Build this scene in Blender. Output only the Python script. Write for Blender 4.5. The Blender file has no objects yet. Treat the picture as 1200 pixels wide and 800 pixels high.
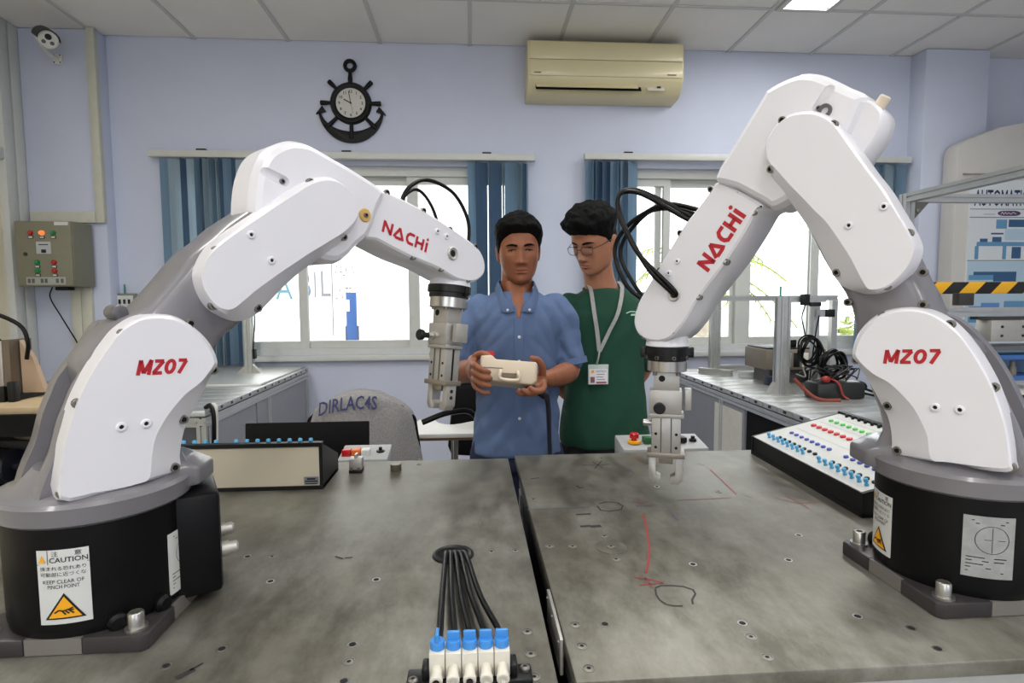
import bpy, bmesh, math, random
from mathutils import Matrix, Vector, noise
random.seed(7)
PI = math.pi
SC = bpy.context.scene
COL = SC.collection
# ------------------------------------------------------------------ camera
cd = bpy.data.cameras.new('camera'); cam = bpy.data.objects.new('camera', cd); COL.objects.link(cam)
cd.sensor_width = 36.0; cd.lens = 666.0 / 1200.0 * 36.0; cd.clip_start = 0.02; cd.clip_end = 200
_pitch = math.atan(50 / 666.0); _yaw = math.radians(3.94); _roll = math.radians(0.3)
cam.matrix_world = (Matrix.Translation((0, 0, 1.36)) @ Matrix.Rotation(-_yaw, 4, 'Z')
                    @ Matrix.Rotation(PI / 2 - _pitch, 4, 'X') @ Matrix.Rotation(-_roll, 4, 'Z'))
SC.camera = cam
# ------------------------------------------------------------------ view, world
SC.view_settings.view_transform = 'Standard'
SC.view_settings.look = 'None'
SC.view_settings.exposure = 0.0
SC.view_settings.gamma = 1.0
SC.view_settings.use_curve_mapping = False
W = bpy.data.worlds.new('overcast_sky'); SC.world = W; W.use_nodes = True
_bg = W.node_tree.nodes['Background']
_bg.inputs[0].default_value = (0.93, 0.97, 1.0, 1); _bg.inputs[1].default_value = 3.9
LAMP_POWER = 18.0      # each ceiling light
# outlines of the castings in metres (radial, height) in each robot's own arm plane, and positions on the table tops
G = {
    'L_low': [(-0.0623, 0.1977), (-0.0571, 0.2499), (-0.0506, 0.2784), (-0.0395, 0.314), (-0.0258, 0.3445), (-0.0131, 0.3671), (0.0007, 0.388), (0.0137, 0.4039), (0.0336, 0.4178), (0.0538, 0.4218), (0.0746, 0.4202), (0.0927, 0.4113), (0.1122, 0.3948), (0.1254, 0.3768), (0.134, 0.3549), (0.1335, 0.3423), (0.1255, 0.323), (0.1139, 0.3007), (0.1003, 0.2778), (0.0916, 0.2608), (0.0857, 0.2409), (0.0819, 0.2196), (0.0788, 0.1982), (0.038, 0.1907), (0.0033, 0.191), (-0.0227, 0.1923)],
    'L_lowi': [(-0.0603, 0.2053), (-0.0562, 0.2527), (-0.0498, 0.2798), (-0.0388, 0.3148), (-0.0252, 0.3448), (-0.0137, 0.3651), (-0.0, 0.3856), (0.0117, 0.4002), (0.0294, 0.4127), (0.0483, 0.4165), (0.0677, 0.4148), (0.0843, 0.4073), (0.1012, 0.3923), (0.114, 0.3747), (0.1213, 0.357), (0.1209, 0.3472), (0.1039, 0.3258), (0.0821, 0.3104), (0.063, 0.2895), (0.0519, 0.2737), (0.0428, 0.2556), (0.0377, 0.2323), (0.0334, 0.2042), (0.0183, 0.1999), (-0.0055, 0.1993), (-0.028, 0.2009)],
    'L_up': [(0.1108, 0.4762), (0.116, 0.4909), (0.1248, 0.5071), (0.1383, 0.5226), (0.1673, 0.5473), (0.2003, 0.5722), (0.2309, 0.5953), (0.2645, 0.6198), (0.2904, 0.6358), (0.314, 0.6457), (0.3382, 0.6488), (0.3631, 0.6418), (0.38, 0.6303), (0.39, 0.6123), (0.3931, 0.5931), (0.3853, 0.5729), (0.3671, 0.5505), (0.3444, 0.5312), (0.2997, 0.5014), (0.276, 0.4851), (0.2471, 0.461), (0.2207, 0.4353), (0.1996, 0.417), (0.1769, 0.4085), (0.1579, 0.4104), (0.14, 0.4197), (0.1273, 0.4299), (0.1197, 0.4423), (0.1134, 0.4581)],
    'L_upi': [(0.1104, 0.4756), (0.1143, 0.4877), (0.1217, 0.5011), (0.1351, 0.5163), (0.1636, 0.5392), (0.1948, 0.5621), (0.225, 0.5846), (0.2566, 0.6069), (0.2806, 0.6237), (0.3022, 0.6336), (0.3243, 0.637), (0.3453, 0.6316), (0.36, 0.6208), (0.3681, 0.606), (0.3711, 0.5918), (0.3638, 0.5764), (0.3446, 0.5573), (0.3196, 0.5411), (0.2753, 0.5146), (0.2572, 0.5028), (0.2309, 0.4857), (0.2071, 0.4693), (0.1867, 0.4548), (0.1683, 0.4396), (0.1505, 0.4272), (0.1361, 0.4287), (0.1258, 0.4361), (0.1182, 0.4471), (0.112, 0.4602)],
    'L_fo': [(0.4478, 0.6421), (0.4695, 0.6451), (0.5104, 0.6358), (0.5604, 0.6215), (0.6309, 0.5953), (0.695, 0.5675), (0.7276, 0.5468), (0.7414, 0.5185), (0.7354, 0.4949), (0.71, 0.4789), (0.6802, 0.4764), (0.6414, 0.4831), (0.6046, 0.4984), (0.5693, 0.5095), (0.514, 0.5241), (0.4628, 0.5426), (0.4394, 0.5506), (0.4149, 0.5551), (0.4332, 0.604)],
    'L_el': [(0.2041, 0.5689), (0.2044, 0.6101), (0.2125, 0.6445), (0.2259, 0.6708), (0.2461, 0.6881), (0.2698, 0.6996), (0.2909, 0.7024), (0.3094, 0.7004), (0.3462, 0.6885), (0.3906, 0.6737), (0.4551, 0.6443), (0.4404, 0.6058), (0.42, 0.5578), (0.3935, 0.5355), (0.3714, 0.5142), (0.34, 0.5021), (0.2919, 0.5146), (0.2338, 0.5528)],
    'L_sp': [(-0.0796, 0.1944), (-0.071, 0.2212), (-0.0605, 0.2455), (-0.0549, 0.265), (-0.049, 0.2883), (-0.0393, 0.3124), (-0.0305, 0.3345), (-0.0115, 0.361), (0.0048, 0.3861), (0.0149, 0.4031), (0.0269, 0.4116)],
    'L_ax': [(0.022, 0.4109), (0.0437, 0.4216), (0.0608, 0.4379), (0.0909, 0.4744), (0.1186, 0.5085), (0.1443, 0.5302), (0.1712, 0.5556), (0.2061, 0.5813), (0.2324, 0.6029)],
    'L_ar': [(0.2468, 0.4696), (0.2029, 0.422), (0.1836, 0.4052), (0.1689, 0.394), (0.1519, 0.3806)],
    'R_low': [(-0.0748, 0.2044), (-0.0751, 0.2173), (-0.0722, 0.2423), (-0.0665, 0.2704), (-0.0592, 0.2961), (-0.049, 0.3241), (-0.0341, 0.3545), (-0.02, 0.3774), (-0.0089, 0.3924), (0.0064, 0.4077), (0.0269, 0.4196), (0.048, 0.4243), (0.0696, 0.4229), (0.0896, 0.4162), (0.1065, 0.4026), (0.1201, 0.3821), (0.1266, 0.36), (0.1259, 0.3424), (0.1154, 0.3215), (0.1027, 0.3011), (0.0876, 0.2735), (0.0777, 0.2536), (0.0723, 0.2319), (0.0704, 0.2123), (0.0687, 0.198), (0.0335, 0.1969), (-0.0045, 0.1969), (-0.0409, 0.199)],
    'R_lowi': [(-0.0699, 0.2125), (-0.0711, 0.2221), (-0.0684, 0.2445), (-0.0638, 0.2702), (-0.0565, 0.2944), (-0.0464, 0.3221), (-0.0325, 0.351), (-0.0195, 0.3736), (-0.0085, 0.3884), (0.0045, 0.401), (0.0239, 0.4138), (0.0435, 0.4184), (0.0637, 0.4169), (0.081, 0.4102), (0.0965, 0.3982), (0.1086, 0.3794), (0.115, 0.3604), (0.1145, 0.3458), (0.0925, 0.3238), (0.0717, 0.3129), (0.0547, 0.2981), (0.0379, 0.2787), (0.0267, 0.2578), (0.0187, 0.2379), (0.0133, 0.2064), (-0.0056, 0.2067), (-0.0249, 0.2073), (-0.0479, 0.2088)],
    'R_up': [(0.0464, 0.5031), (0.047, 0.518), (0.0564, 0.5411), (0.0703, 0.5676), (0.0881, 0.6015), (0.1098, 0.6342), (0.1375, 0.6795), (0.1608, 0.7148), (0.1739, 0.7299), (0.1937, 0.7427), (0.2167, 0.7498), (0.2418, 0.7517), (0.2631, 0.7426), (0.276, 0.7268), (0.2829, 0.7034), (0.2823, 0.6813), (0.2709, 0.6515), (0.2524, 0.6269), (0.2343, 0.5999), (0.2108, 0.5645), (0.1936, 0.5348), (0.1681, 0.4845), (0.1586, 0.4676), (0.148, 0.4564), (0.1291, 0.448), (0.111, 0.4438), (0.0913, 0.4462), (0.0747, 0.455), (0.061, 0.4687), (0.051, 0.4859)],
    'R_upi': [(0.0469, 0.5022), (0.0474, 0.5145), (0.0566, 0.536), (0.0704, 0.5621), (0.088, 0.5942), (0.1084, 0.6262), (0.1356, 0.6695), (0.1574, 0.7039), (0.1704, 0.7187), (0.1874, 0.7306), (0.2073, 0.7367), (0.229, 0.7379), (0.247, 0.7296), (0.2581, 0.7151), (0.2648, 0.6952), (0.2627, 0.6748), (0.2447, 0.6518), (0.2242, 0.626), (0.2044, 0.6037), (0.1837, 0.5792), (0.1637, 0.5567), (0.1335, 0.509), (0.1207, 0.4846), (0.1093, 0.462), (0.1031, 0.4528), (0.095, 0.4513), (0.0838, 0.4537), (0.0719, 0.4611), (0.0605, 0.4732), (0.0515, 0.4877)],
    'R_fo': [(0.379, 0.6639), (0.4, 0.6443), (0.4216, 0.6207), (0.4497, 0.5917), (0.469, 0.566), (0.5154, 0.5017), (0.5584, 0.4404), (0.5717, 0.4122), (0.5759, 0.3856), (0.5664, 0.3632), (0.5458, 0.3491), (0.5128, 0.3453), (0.4854, 0.3522), (0.4652, 0.3675), (0.4399, 0.3982), (0.4139, 0.4397), (0.3577, 0.508), (0.3203, 0.5628), (0.3003, 0.5964), (0.288, 0.6057), (0.3339, 0.6381)],
    'R_el': [(0.3846, 0.6661), (0.3382, 0.7373), (0.295, 0.7975), (0.2861, 0.8086), (0.2579, 0.8169), (0.2293, 0.8188), (0.2084, 0.8128), (0.188, 0.8014), (0.155, 0.7758), (0.1297, 0.7544), (0.1383, 0.7246), (0.152, 0.694), (0.1701, 0.6631), (0.2022, 0.6261), (0.244, 0.6027), (0.2706, 0.5954), (0.2896, 0.6084), (0.339, 0.64)],
    'R_sp': [(-0.0908, 0.1939), (-0.0828, 0.2248), (-0.0737, 0.2559), (-0.0627, 0.2831), (-0.0473, 0.3182), (-0.0297, 0.3499), (-0.0076, 0.3796), (0.0148, 0.402), (0.0353, 0.4112)],
    'R_ax': [(0.0264, 0.4023), (0.0315, 0.4199), (0.0403, 0.4432), (0.0527, 0.4683), (0.0642, 0.495), (0.073, 0.5122), (0.0977, 0.562)],
    'R_ar': [(0.1889, 0.5086), (0.165, 0.4681), (0.1514, 0.4469), (0.1404, 0.4219), (0.1344, 0.3958), (0.1323, 0.3724)],
    'L_lows': [(-0.0369, 0.3139), (-0.0576, 0.2056), (0.0716, 0.2059), (0.0855, 0.272), (0.1261, 0.3389), (0.0959, 0.4079), (0.0148, 0.3976)],
    'L_lowp': [(0.0049, 0.2785), (0.0329, 0.2782)],
    'L_ups': [(0.1357, 0.5118), (0.1277, 0.4325), (0.1999, 0.4276), (0.2928, 0.6329), (0.3543, 0.5484)],
    'L_upp': [(0.1823, 0.537), (0.2123, 0.5006)],
    'L_fs': [(0.4687, 0.6432), (0.446, 0.6053), (0.4429, 0.5636), (0.5595, 0.6196), (0.5306, 0.5249), (0.6323, 0.5882), (0.6062, 0.5038), (0.7101, 0.5571), (0.7288, 0.5063), (0.6846, 0.4821)],
    'L_fp': [(0.5927, 0.5807), (0.619, 0.5722)],
    'L_fh': [(0.6357, 0.5374)],
    'L_disc': [(0.4059, 0.5923)],
    'R_lows': [(0.1183, 0.3411), (0.0761, 0.2727), (0.0612, 0.2057), (-0.0726, 0.2121), (-0.0503, 0.3174), (0.0836, 0.4113), (0.0007, 0.4009)],
    'R_lowp': [(0.0114, 0.2825), (-0.0169, 0.2829)],
    'R_ups': [(0.1565, 0.4795), (0.0809, 0.4563), (0.0557, 0.5326), (0.2452, 0.7385), (0.1632, 0.7127), (0.2662, 0.6618)],
    'R_upp': [(0.0862, 0.5739), (0.1326, 0.5509)],
    'R_arms': [(0.0422, 0.476), (0.142, 0.4316), (0.0402, 0.4279)],
    'R_fs': [(0.3959, 0.6501), (0.3432, 0.6314), (0.3094, 0.5958), (0.4625, 0.5723), (0.3606, 0.5081), (0.5104, 0.4979), (0.5619, 0.418), (0.4172, 0.4414), (0.4768, 0.3706), (0.5474, 0.3566)],
    'R_fp': [(0.4655, 0.515), (0.4853, 0.4914)],
    'R_fh': [(0.4723, 0.4471)],
    'L_mz': [(0.0248, 0.3428), (0.0788, 0.3406), (0.0287, 0.3626)],
    'R_mz': [(0.0781, 0.3396), (0.0148, 0.3448), (0.0755, 0.3604)],
    'L_na': [(0.4516, 0.5686), (0.563, 0.5349), (0.4601, 0.5917)],
    'R_na': [(0.3955, 0.4897), (0.3204, 0.5918), (0.4229, 0.5094)],
    'L_h1': [(0.5463, 0.635), (0.5467, 0.6507), (0.5652, 0.6742), (0.6004, 0.6936), (0.6417, 0.6944), (0.6876, 0.6804), (0.7194, 0.6519), (0.7382, 0.615), (0.7376, 0.5736), (0.7317, 0.5594)],
    'L_h2': [(0.5566, 0.6374), (0.5593, 0.6553), (0.5849, 0.673), (0.6084, 0.669), (0.6323, 0.6464), (0.6467, 0.6202), (0.6514, 0.6019)],
    'R_h1': [(0.4674, 0.44), (0.4737, 0.4506), (0.5118, 0.4924), (0.5495, 0.5452), (0.5843, 0.6033), (0.6023, 0.6518), (0.5944, 0.673), (0.5693, 0.6731), (0.5293, 0.6513), (0.487, 0.623), (0.4486, 0.5963), (0.4329, 0.5812)],
    'R_h2': [(0.4654, 0.4435), (0.4698, 0.4593), (0.5383, 0.5299), (0.5679, 0.5778), (0.5938, 0.6266), (0.592, 0.6635), (0.5624, 0.6667), (0.525, 0.6472), (0.4767, 0.6132), (0.4407, 0.5887)],
    'R_h3': [(0.5609, 0.4192), (0.5913, 0.4384), (0.6328, 0.4684), (0.6661, 0.5256), (0.6665, 0.5698), (0.6345, 0.6066), (0.5871, 0.6305), (0.5313, 0.6443), (0.4644, 0.627), (0.4289, 0.6089)],
    'R_h4': [(0.5609, 0.423), (0.5938, 0.4443), (0.6206, 0.4741), (0.6559, 0.5291), (0.6539, 0.5688), (0.6223, 0.6054), (0.5756, 0.6348), (0.5203, 0.6338), (0.4723, 0.6191), (0.4383, 0.5995)],
    'L_ft': [(0.673, 0.4581), (0.6394, 0.1954)],
    'R_ft': [(0.5193, 0.335), (0.5205, 0.0249)],
    'L_slot': [(0.2208, 0.6413), (0.2539, 0.6306)],
    'R_slot': [(0.1786, 0.7778), (0.1973, 0.7516)],
    'R_motor': [(0.1397, 0.74), (0.128, 0.7503), (0.1082, 0.727), (0.1096, 0.7013), (0.1251, 0.6729), (0.1415, 0.6545), (0.1624, 0.6747)],
    'R_plug': [(0.1266, 0.7282), (0.1153, 0.7452)],
    'R_eye': [(0.1852, 0.7431)],
    'L_J3': (0.291, 0.57),
    'R_J3': (0.198, 0.64),
    'L_tool': (0.6721, 0.4695),
    'R_tool': (0.5188, 0.3333),
    't1s': [(-0.3484, 0.9738), (-0.1548, 0.6742), (0.0285, 0.9633), (0.0679, 0.7194), (0.0676, 0.6721), (0.0672, 0.6289), (0.0704, 0.9633), (-0.1472, 1.553), (-0.1474, 1.5042)],
    't1h': [(-0.3208, 0.8854), (-0.1558, 0.8777), (-0.1579, 0.7089), (-0.3911, 0.9772), (-0.153, 0.6383), (-0.3213, 0.7126), (-0.3736, 0.683)],
    't2s': [(0.1323, 0.9756), (0.1732, 0.9723), (0.2378, 0.917), (0.2392, 1.0108), (0.1339, 0.7302), (0.134, 0.6827), (0.1338, 0.6391), (0.3568, 0.6855), (0.356, 0.6431), (0.1288, 1.2143), (0.5538, 1.2285), (0.3505, 1.5178)],
    't2h': [(0.1745, 0.729), (0.3597, 0.8886), (0.3604, 0.7165), (0.5251, 0.8907), (0.5991, 0.9853), (0.5264, 0.7202), (0.5782, 0.6875), (0.5772, 0.643), (0.4264, 1.2748)],
    'blank': [(0.2404, 0.9633)],
    'grom': [(-0.038, 0.9553)],
    'valve': [(-0.0449, 0.6345)],
    'con': [(0.7825, 1.5319), (0.7705, 1.0537), (1.2243, 1.8262)],
    'vise': [(-0.3018, 1.4569)],
    'disc': [(-0.2018, 1.4556)],
    'q2a': [(0.3441, 1.1116), (0.3274, 1.035), (0.3091, 0.9612), (0.2894, 0.9034), (0.2735, 0.8659)],
    'q2b': [(0.2504, 0.8537), (0.2734, 0.8436), (0.2897, 0.8315)],
    'q2c': [(0.2507, 0.8267), (0.2718, 0.8303), (0.2897, 0.8315)],
    'q2d': [(0.267, 0.8496), (0.2686, 0.8201)],
    'q2e': [(0.6042, 1.3933), (0.5966, 1.3108), (0.5864, 1.2087)],
    'q2f': [(0.4398, 1.1829), (0.4918, 1.1839), (0.5651, 1.1885)],
    'q2g': [(0.5901, 1.4479), (0.6063, 1.4308)],
    'q2g2': [(0.6008, 1.2019), (0.6098, 1.1847)],
    'q2h': [(0.2729, 0.8172), (0.2845, 0.824), (0.2975, 0.823), (0.3161, 0.8189), (0.3277, 0.8078), (0.3267, 0.7954), (0.3152, 0.7794), (0.312, 0.768)],
    'q2i': [(0.2721, 0.8147), (0.2678, 0.7976), (0.2682, 0.7831), (0.2729, 0.771), (0.2835, 0.7656), (0.2957, 0.7647)],
    'q2j': [(0.2668, 1.1766), (0.2874, 1.1852), (0.3082, 1.1783), (0.3138, 1.1575), (0.3052, 1.1386), (0.2798, 1.1311), (0.2616, 1.1374), (0.2598, 1.162)],
    'q2k': [(0.1099, 1.1548), (0.1675, 1.1549), (0.2444, 1.1583)],
    'q2l': [(0.4028, 1.1161), (0.4023, 1.0709)],
    'q2m': [(0.3408, 1.1552), (0.391, 1.1561)],
    'q2n': [(0.2843, 1.4588), (0.3247, 1.4553), (0.3602, 1.46)],
    'q2o': [(0.3179, 1.4876), (0.333, 1.4317)],
    'q2p': [(0.3449, 1.4933), (0.3115, 1.426)],
    'q2q': [(0.3995, 1.411), (0.4004, 1.375)],
    'q2r': [(0.3389, 1.1809), (0.3594, 1.174), (0.3793, 1.1775)],
    'q2s': [(0.2033, 1.0575), (0.2238, 1.06)],
    'q2t': [(0.223, 1.0559), (0.2436, 1.0583)],
    'q2u': [(0.2061, 1.1184), (0.2365, 1.1206)],
    'q2v': [(0.1378, 1.3566), (0.1593, 1.3614)],
    'q2w': [(0.2387, 1.2969), (0.2453, 1.2781), (0.2544, 1.2833)],
    'q2x': [(0.6583, 1.1806), (0.6897, 1.1413), (0.7409, 1.1473)],
    'q2y': [(0.6914, 1.1943), (0.6958, 1.1109)],
    'q1a': [(-0.3502, 0.6579), (-0.3365, 0.6738)],
    'q1b': [(-0.341, 0.671), (-0.3315, 0.6846)],
    'q1c': [(-0.2397, 0.965), (-0.2243, 0.9541)],
    'q1d': [(-0.2221, 0.9572), (-0.2097, 0.9594)],
    'pens': [('q2a', 'r', 0.0045), ('q2b', 'r', 0.0035), ('q2c', 'r', 0.003), ('q2d', 'r', 0.003), ('q2e', 'r', 0.003), ('q2f', 'r', 0.0025), ('q2g', 'r', 0.002), ('q2g2', 'r', 0.002), ('q2h', 'k', 0.003), ('q2i', 'k', 0.003), ('q2j', 'k', 0.003), ('q2k', 'b', 0.002), ('q2l', 'b', 0.003), ('q2m', 'b', 0.002), ('q2n', 'k', 0.003), ('q2o', 'k', 0.003), ('q2p', 'k', 0.003), ('q2q', 'b', 0.003), ('q2r', 'r', 0.002), ('q2s', 'k', 0.008), ('q2t', 'k', 0.01), ('q2u', 'k', 0.006), ('q2v', 'k', 0.005), ('q2w', 'k', 0.004), ('q2x', 'r', 0.002), ('q2y', 'r', 0.002), ('q1a', 'k', 0.008), ('q1b', 'k', 0.003), ('q1c', 'k', 0.004), ('q1d', 'k', 0.004)],
}
# ------------------------------------------------------------------ colour, materials
def lin(c):
    return tuple((v / 12.92 if v <= 0.04045 else ((v + 0.055) / 1.055) ** 2.4) for v in c)
def rgb(r, g, b): return lin((r / 255, g / 255, b / 255))
MATS = {}
def mat(name, col, rough=0.5, metal=0.0, var=0.0, scale=20.0, bump=0.0, bscale=60.0, coat=0.0, emit=None, spec=0.5, alpha=None, vscale=None, col2=None, aniso=None):
    if name in MATS: return MATS[name]
    m = bpy.data.materials.new(name); m.use_nodes = True
    nt = m.node_tree; b = nt.nodes['Principled BSDF']
    b.inputs['Roughness'].default_value = rough; b.inputs['Metallic'].default_value = metal
    b.inputs['Specular IOR Level'].default_value = spec
    if coat: b.inputs['Coat Weight'].default_value = coat; b.inputs['Coat Roughness'].default_value = 0.08
    c = (*col, 1)
    b.inputs['Base Color'].default_value = c
    if var or bump or col2:
        tc = nt.nodes.new('ShaderNodeTexCoord')
        src = tc.outputs['Object']
        if aniso:
            mp = nt.nodes.new('ShaderNodeMapping'); mp.inputs['Scale'].default_value = aniso
            nt.links.new(src, mp.inputs[0]); src = mp.outputs[0]
    if var or col2:
        n = nt.nodes.new('ShaderNodeTexNoise'); n.inputs['Scale'].default_value = scale; n.inputs['Detail'].default_value = 6; n.inputs['Roughness'].default_value = .6
        nt.links.new(src, n.inputs['Vector'])
        r = nt.nodes.new('ShaderNodeValToRGB')
        r.color_ramp.elements[0].position = 0.3; r.color_ramp.elements[1].position = 0.7
        if col2: r.color_ramp.elements[0].color = c; r.color_ramp.elements[1].color = (*col2, 1)
        else:
            r.color_ramp.elements[0].color = (*[max(0, v * (1 - var)) for v in col], 1)
            r.color_ramp.elements[1].color = (*[min(1, v * (1 + var)) for v in col], 1)
        nt.links.new(n.outputs['Fac'], r.inputs['Fac']); nt.links.new(r.outputs['Color'], b.inputs['Base Color'])
    if bump:
        n2 = nt.nodes.new('ShaderNodeTexNoise'); n2.inputs['Scale'].default_value = bscale; n2.inputs['Detail'].default_value = 4
        nt.links.new(src, n2.inputs['Vector'])
        bp = nt.nodes.new('ShaderNodeBump'); bp.inputs['Strength'].default_value = bump; bp.inputs['Distance'].default_value = 0.01
        nt.links.new(n2.outputs['Fac'], bp.inputs['Height']); nt.links.new(bp.outputs['Normal'], b.inputs['Normal'])
    if emit:
        b.inputs['Emission Color'].default_value = (*emit[:3], 1); b.inputs['Emission Strength'].default_value = emit[3]
    MATS[name] = m
    return m
def clear_mat(name, tint=(1, 1, 1), refl=0.06, rough=0.02):
    m = bpy.data.materials.new(name); m.use_nodes = True; nt = m.node_tree
    nt.nodes.remove(nt.nodes['Principled BSDF'])
    t = nt.nodes.new('ShaderNodeBsdfTransparent'); t.inputs[0].default_value = (*tint, 1)
    g = nt.nodes.new('ShaderNodeBsdfGlossy'); g.inputs['Roughness'].default_value = rough
    f = nt.nodes.new('ShaderNodeFresnel'); f.inputs[0].default_value = 1.45
    mx = nt.nodes.new('ShaderNodeMixShader')
    nt.links.new(f.outputs[0], mx.inputs[0]); nt.links.new(t.outputs[0], mx.inputs[1]); nt.links.new(g.outputs[0], mx.inputs[2])
    nt.links.new(mx.outputs[0], nt.nodes['Material Output'].inputs[0])
    MATS[name] = m; return m
def steel_table(name, seed):
    m = bpy.data.materials.new(name); m.use_nodes = True; nt = m.node_tree; b = nt.nodes['Principled BSDF']
    L = nt.links.new
    tc = nt.nodes.new('ShaderNodeTexCoord'); mp = nt.nodes.new('ShaderNodeMapping'); mp.inputs['Location'].default_value = (seed, seed * 2, 0); L(tc.outputs['Object'], mp.inputs[0])
    def ns(scale, det, rough, stretch=None):
        n = nt.nodes.new('ShaderNodeTexNoise'); n.inputs['Scale'].default_value = scale; n.inputs['Detail'].default_value = det; n.inputs['Roughness'].default_value = rough
        if stretch:
            q = nt.nodes.new('ShaderNodeMapping'); q.inputs['Scale'].default_value = stretch; L(mp.outputs[0], q.inputs[0]); L(q.outputs[0], n.inputs['Vector'])
        else: L(mp.outputs[0], n.inputs['Vector'])
        return n
    n1 = ns(3.0, 8, .62); n2 = ns(14, 8, .7, (1, .45, 1)); n3 = ns(120, 2, .5, (1, .12, 1))
    r1 = nt.nodes.new('ShaderNodeValToRGB'); e = r1.color_ramp.elements
    e[0].position = .28; e[0].color = (*rgb(98, 93, 82), 1); e[1].position = .72; e[1].color = (*rgb(150, 150, 142), 1)
    L(n1.outputs['Fac'], r1.inputs[0])
    r2 = nt.nodes.new('ShaderNodeValToRGB'); e = r2.color_ramp.elements
    e[0].position = .36; e[0].color = (*rgb(150, 144, 132), 1); e[1].position = .62; e[1].color = (1, 1, 1, 1)
    L(n2.outputs['Fac'], r2.inputs[0])
    mx = nt.nodes.new('ShaderNodeMix'); mx.data_type = 'RGBA'; mx.blend_type = 'MULTIPLY'; mx.inputs[0].default_value = .7
    L(r1.outputs[0], mx.inputs[6]); L(r2.outputs[0], mx.inputs[7]); L(mx.outputs[2], b.inputs['Base Color'])
    b.inputs['Metallic'].default_value = .55
    mr = nt.nodes.new('ShaderNodeMapRange'); mr.inputs[1].default_value = .3; mr.inputs[2].default_value = .7; mr.inputs[3].default_value = .36; mr.inputs[4].default_value = .56
    L(n2.outputs['Fac'], mr.inputs[0]); L(mr.outputs[0], b.inputs['Roughness'])
    bp = nt.nodes.new('ShaderNodeBump'); bp.inputs['Strength'].default_value = .05; bp.inputs['Distance'].default_value = .002
    L(n3.outputs['Fac'], bp.inputs['Height']); L(bp.outputs[0], b.inputs['Normal'])
    MATS[name] = m; return m

white_cast = mat('white_enamel', rgb(222, 221, 227), .30, coat=.3, var=.012, scale=9)
grey_cast = mat('grey_enamel', rgb(116, 114, 119), .32, coat=.3, var=.05, scale=7)
dark_grey = mat('dark_grey_enamel', rgb(84, 82, 86), .35, coat=.2, var=.05, scale=8)
black_drum = mat('black_enamel', rgb(11, 11, 13), .4, var=.08, scale=8, spec=.2)
black_plastic = mat('black_plastic', rgb(15, 15, 17), .42, var=.1, spec=.35)
black_rubber = mat('black_rubber', rgb(6, 6, 7), .36, var=.1, spec=.22)
black_matte = mat('black_matte', rgb(8, 8, 10), .75, spec=.2)
steel = mat('machined_steel', rgb(188, 186, 182), .28, .9, var=.05, scale=40)
alu = mat('anodised_aluminium', rgb(190, 192, 190), .38, .75, var=.05, scale=30)
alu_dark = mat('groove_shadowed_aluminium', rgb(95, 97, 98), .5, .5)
cast_alu = mat('cast_aluminium', rgb(180, 177, 172), .42, .6, var=.06, scale=40)
red_print = mat('red_print', rgb(178, 30, 44), .4)
white_label = mat('label_white', rgb(205, 206, 204), .45)
silver_label = mat('label_silver', rgb(160, 162, 162), .35, .3, var=.12, scale=60)
ink = mat('black_ink', rgb(20, 20, 22), .6)
amber = mat('amber_print', rgb(236, 166, 22), .45)
screw_mat = mat('zinc_screw', rgb(128, 125, 120), .38, .8)
hole_dark = mat('hole_dark', rgb(10, 10, 10), .8)
blue_knob = mat('blue_plastic', rgb(66, 140, 214), .35)
pale_plastic = mat('ivory_plastic', rgb(214, 210, 198), .4, var=.02)
wall_paint = mat('blue_grey_wall_paint', rgb(198, 204, 223), .7, var=.03, scale=3, bump=.06, bscale=90)
ceil_tile = mat('ceiling_tile_board', rgb(232, 230, 226), .85, var=.03, scale=2.5, bump=.12, bscale=160)
tbar = mat('ceiling_grid_bar', rgb(196, 196, 194), .5)
beige_trim = mat('beige_trunking', rgb(196, 196, 182), .55, var=.04)
frame_alu = mat('window_frame_coated', rgb(200, 202, 198), .45, var=.03)

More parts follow.
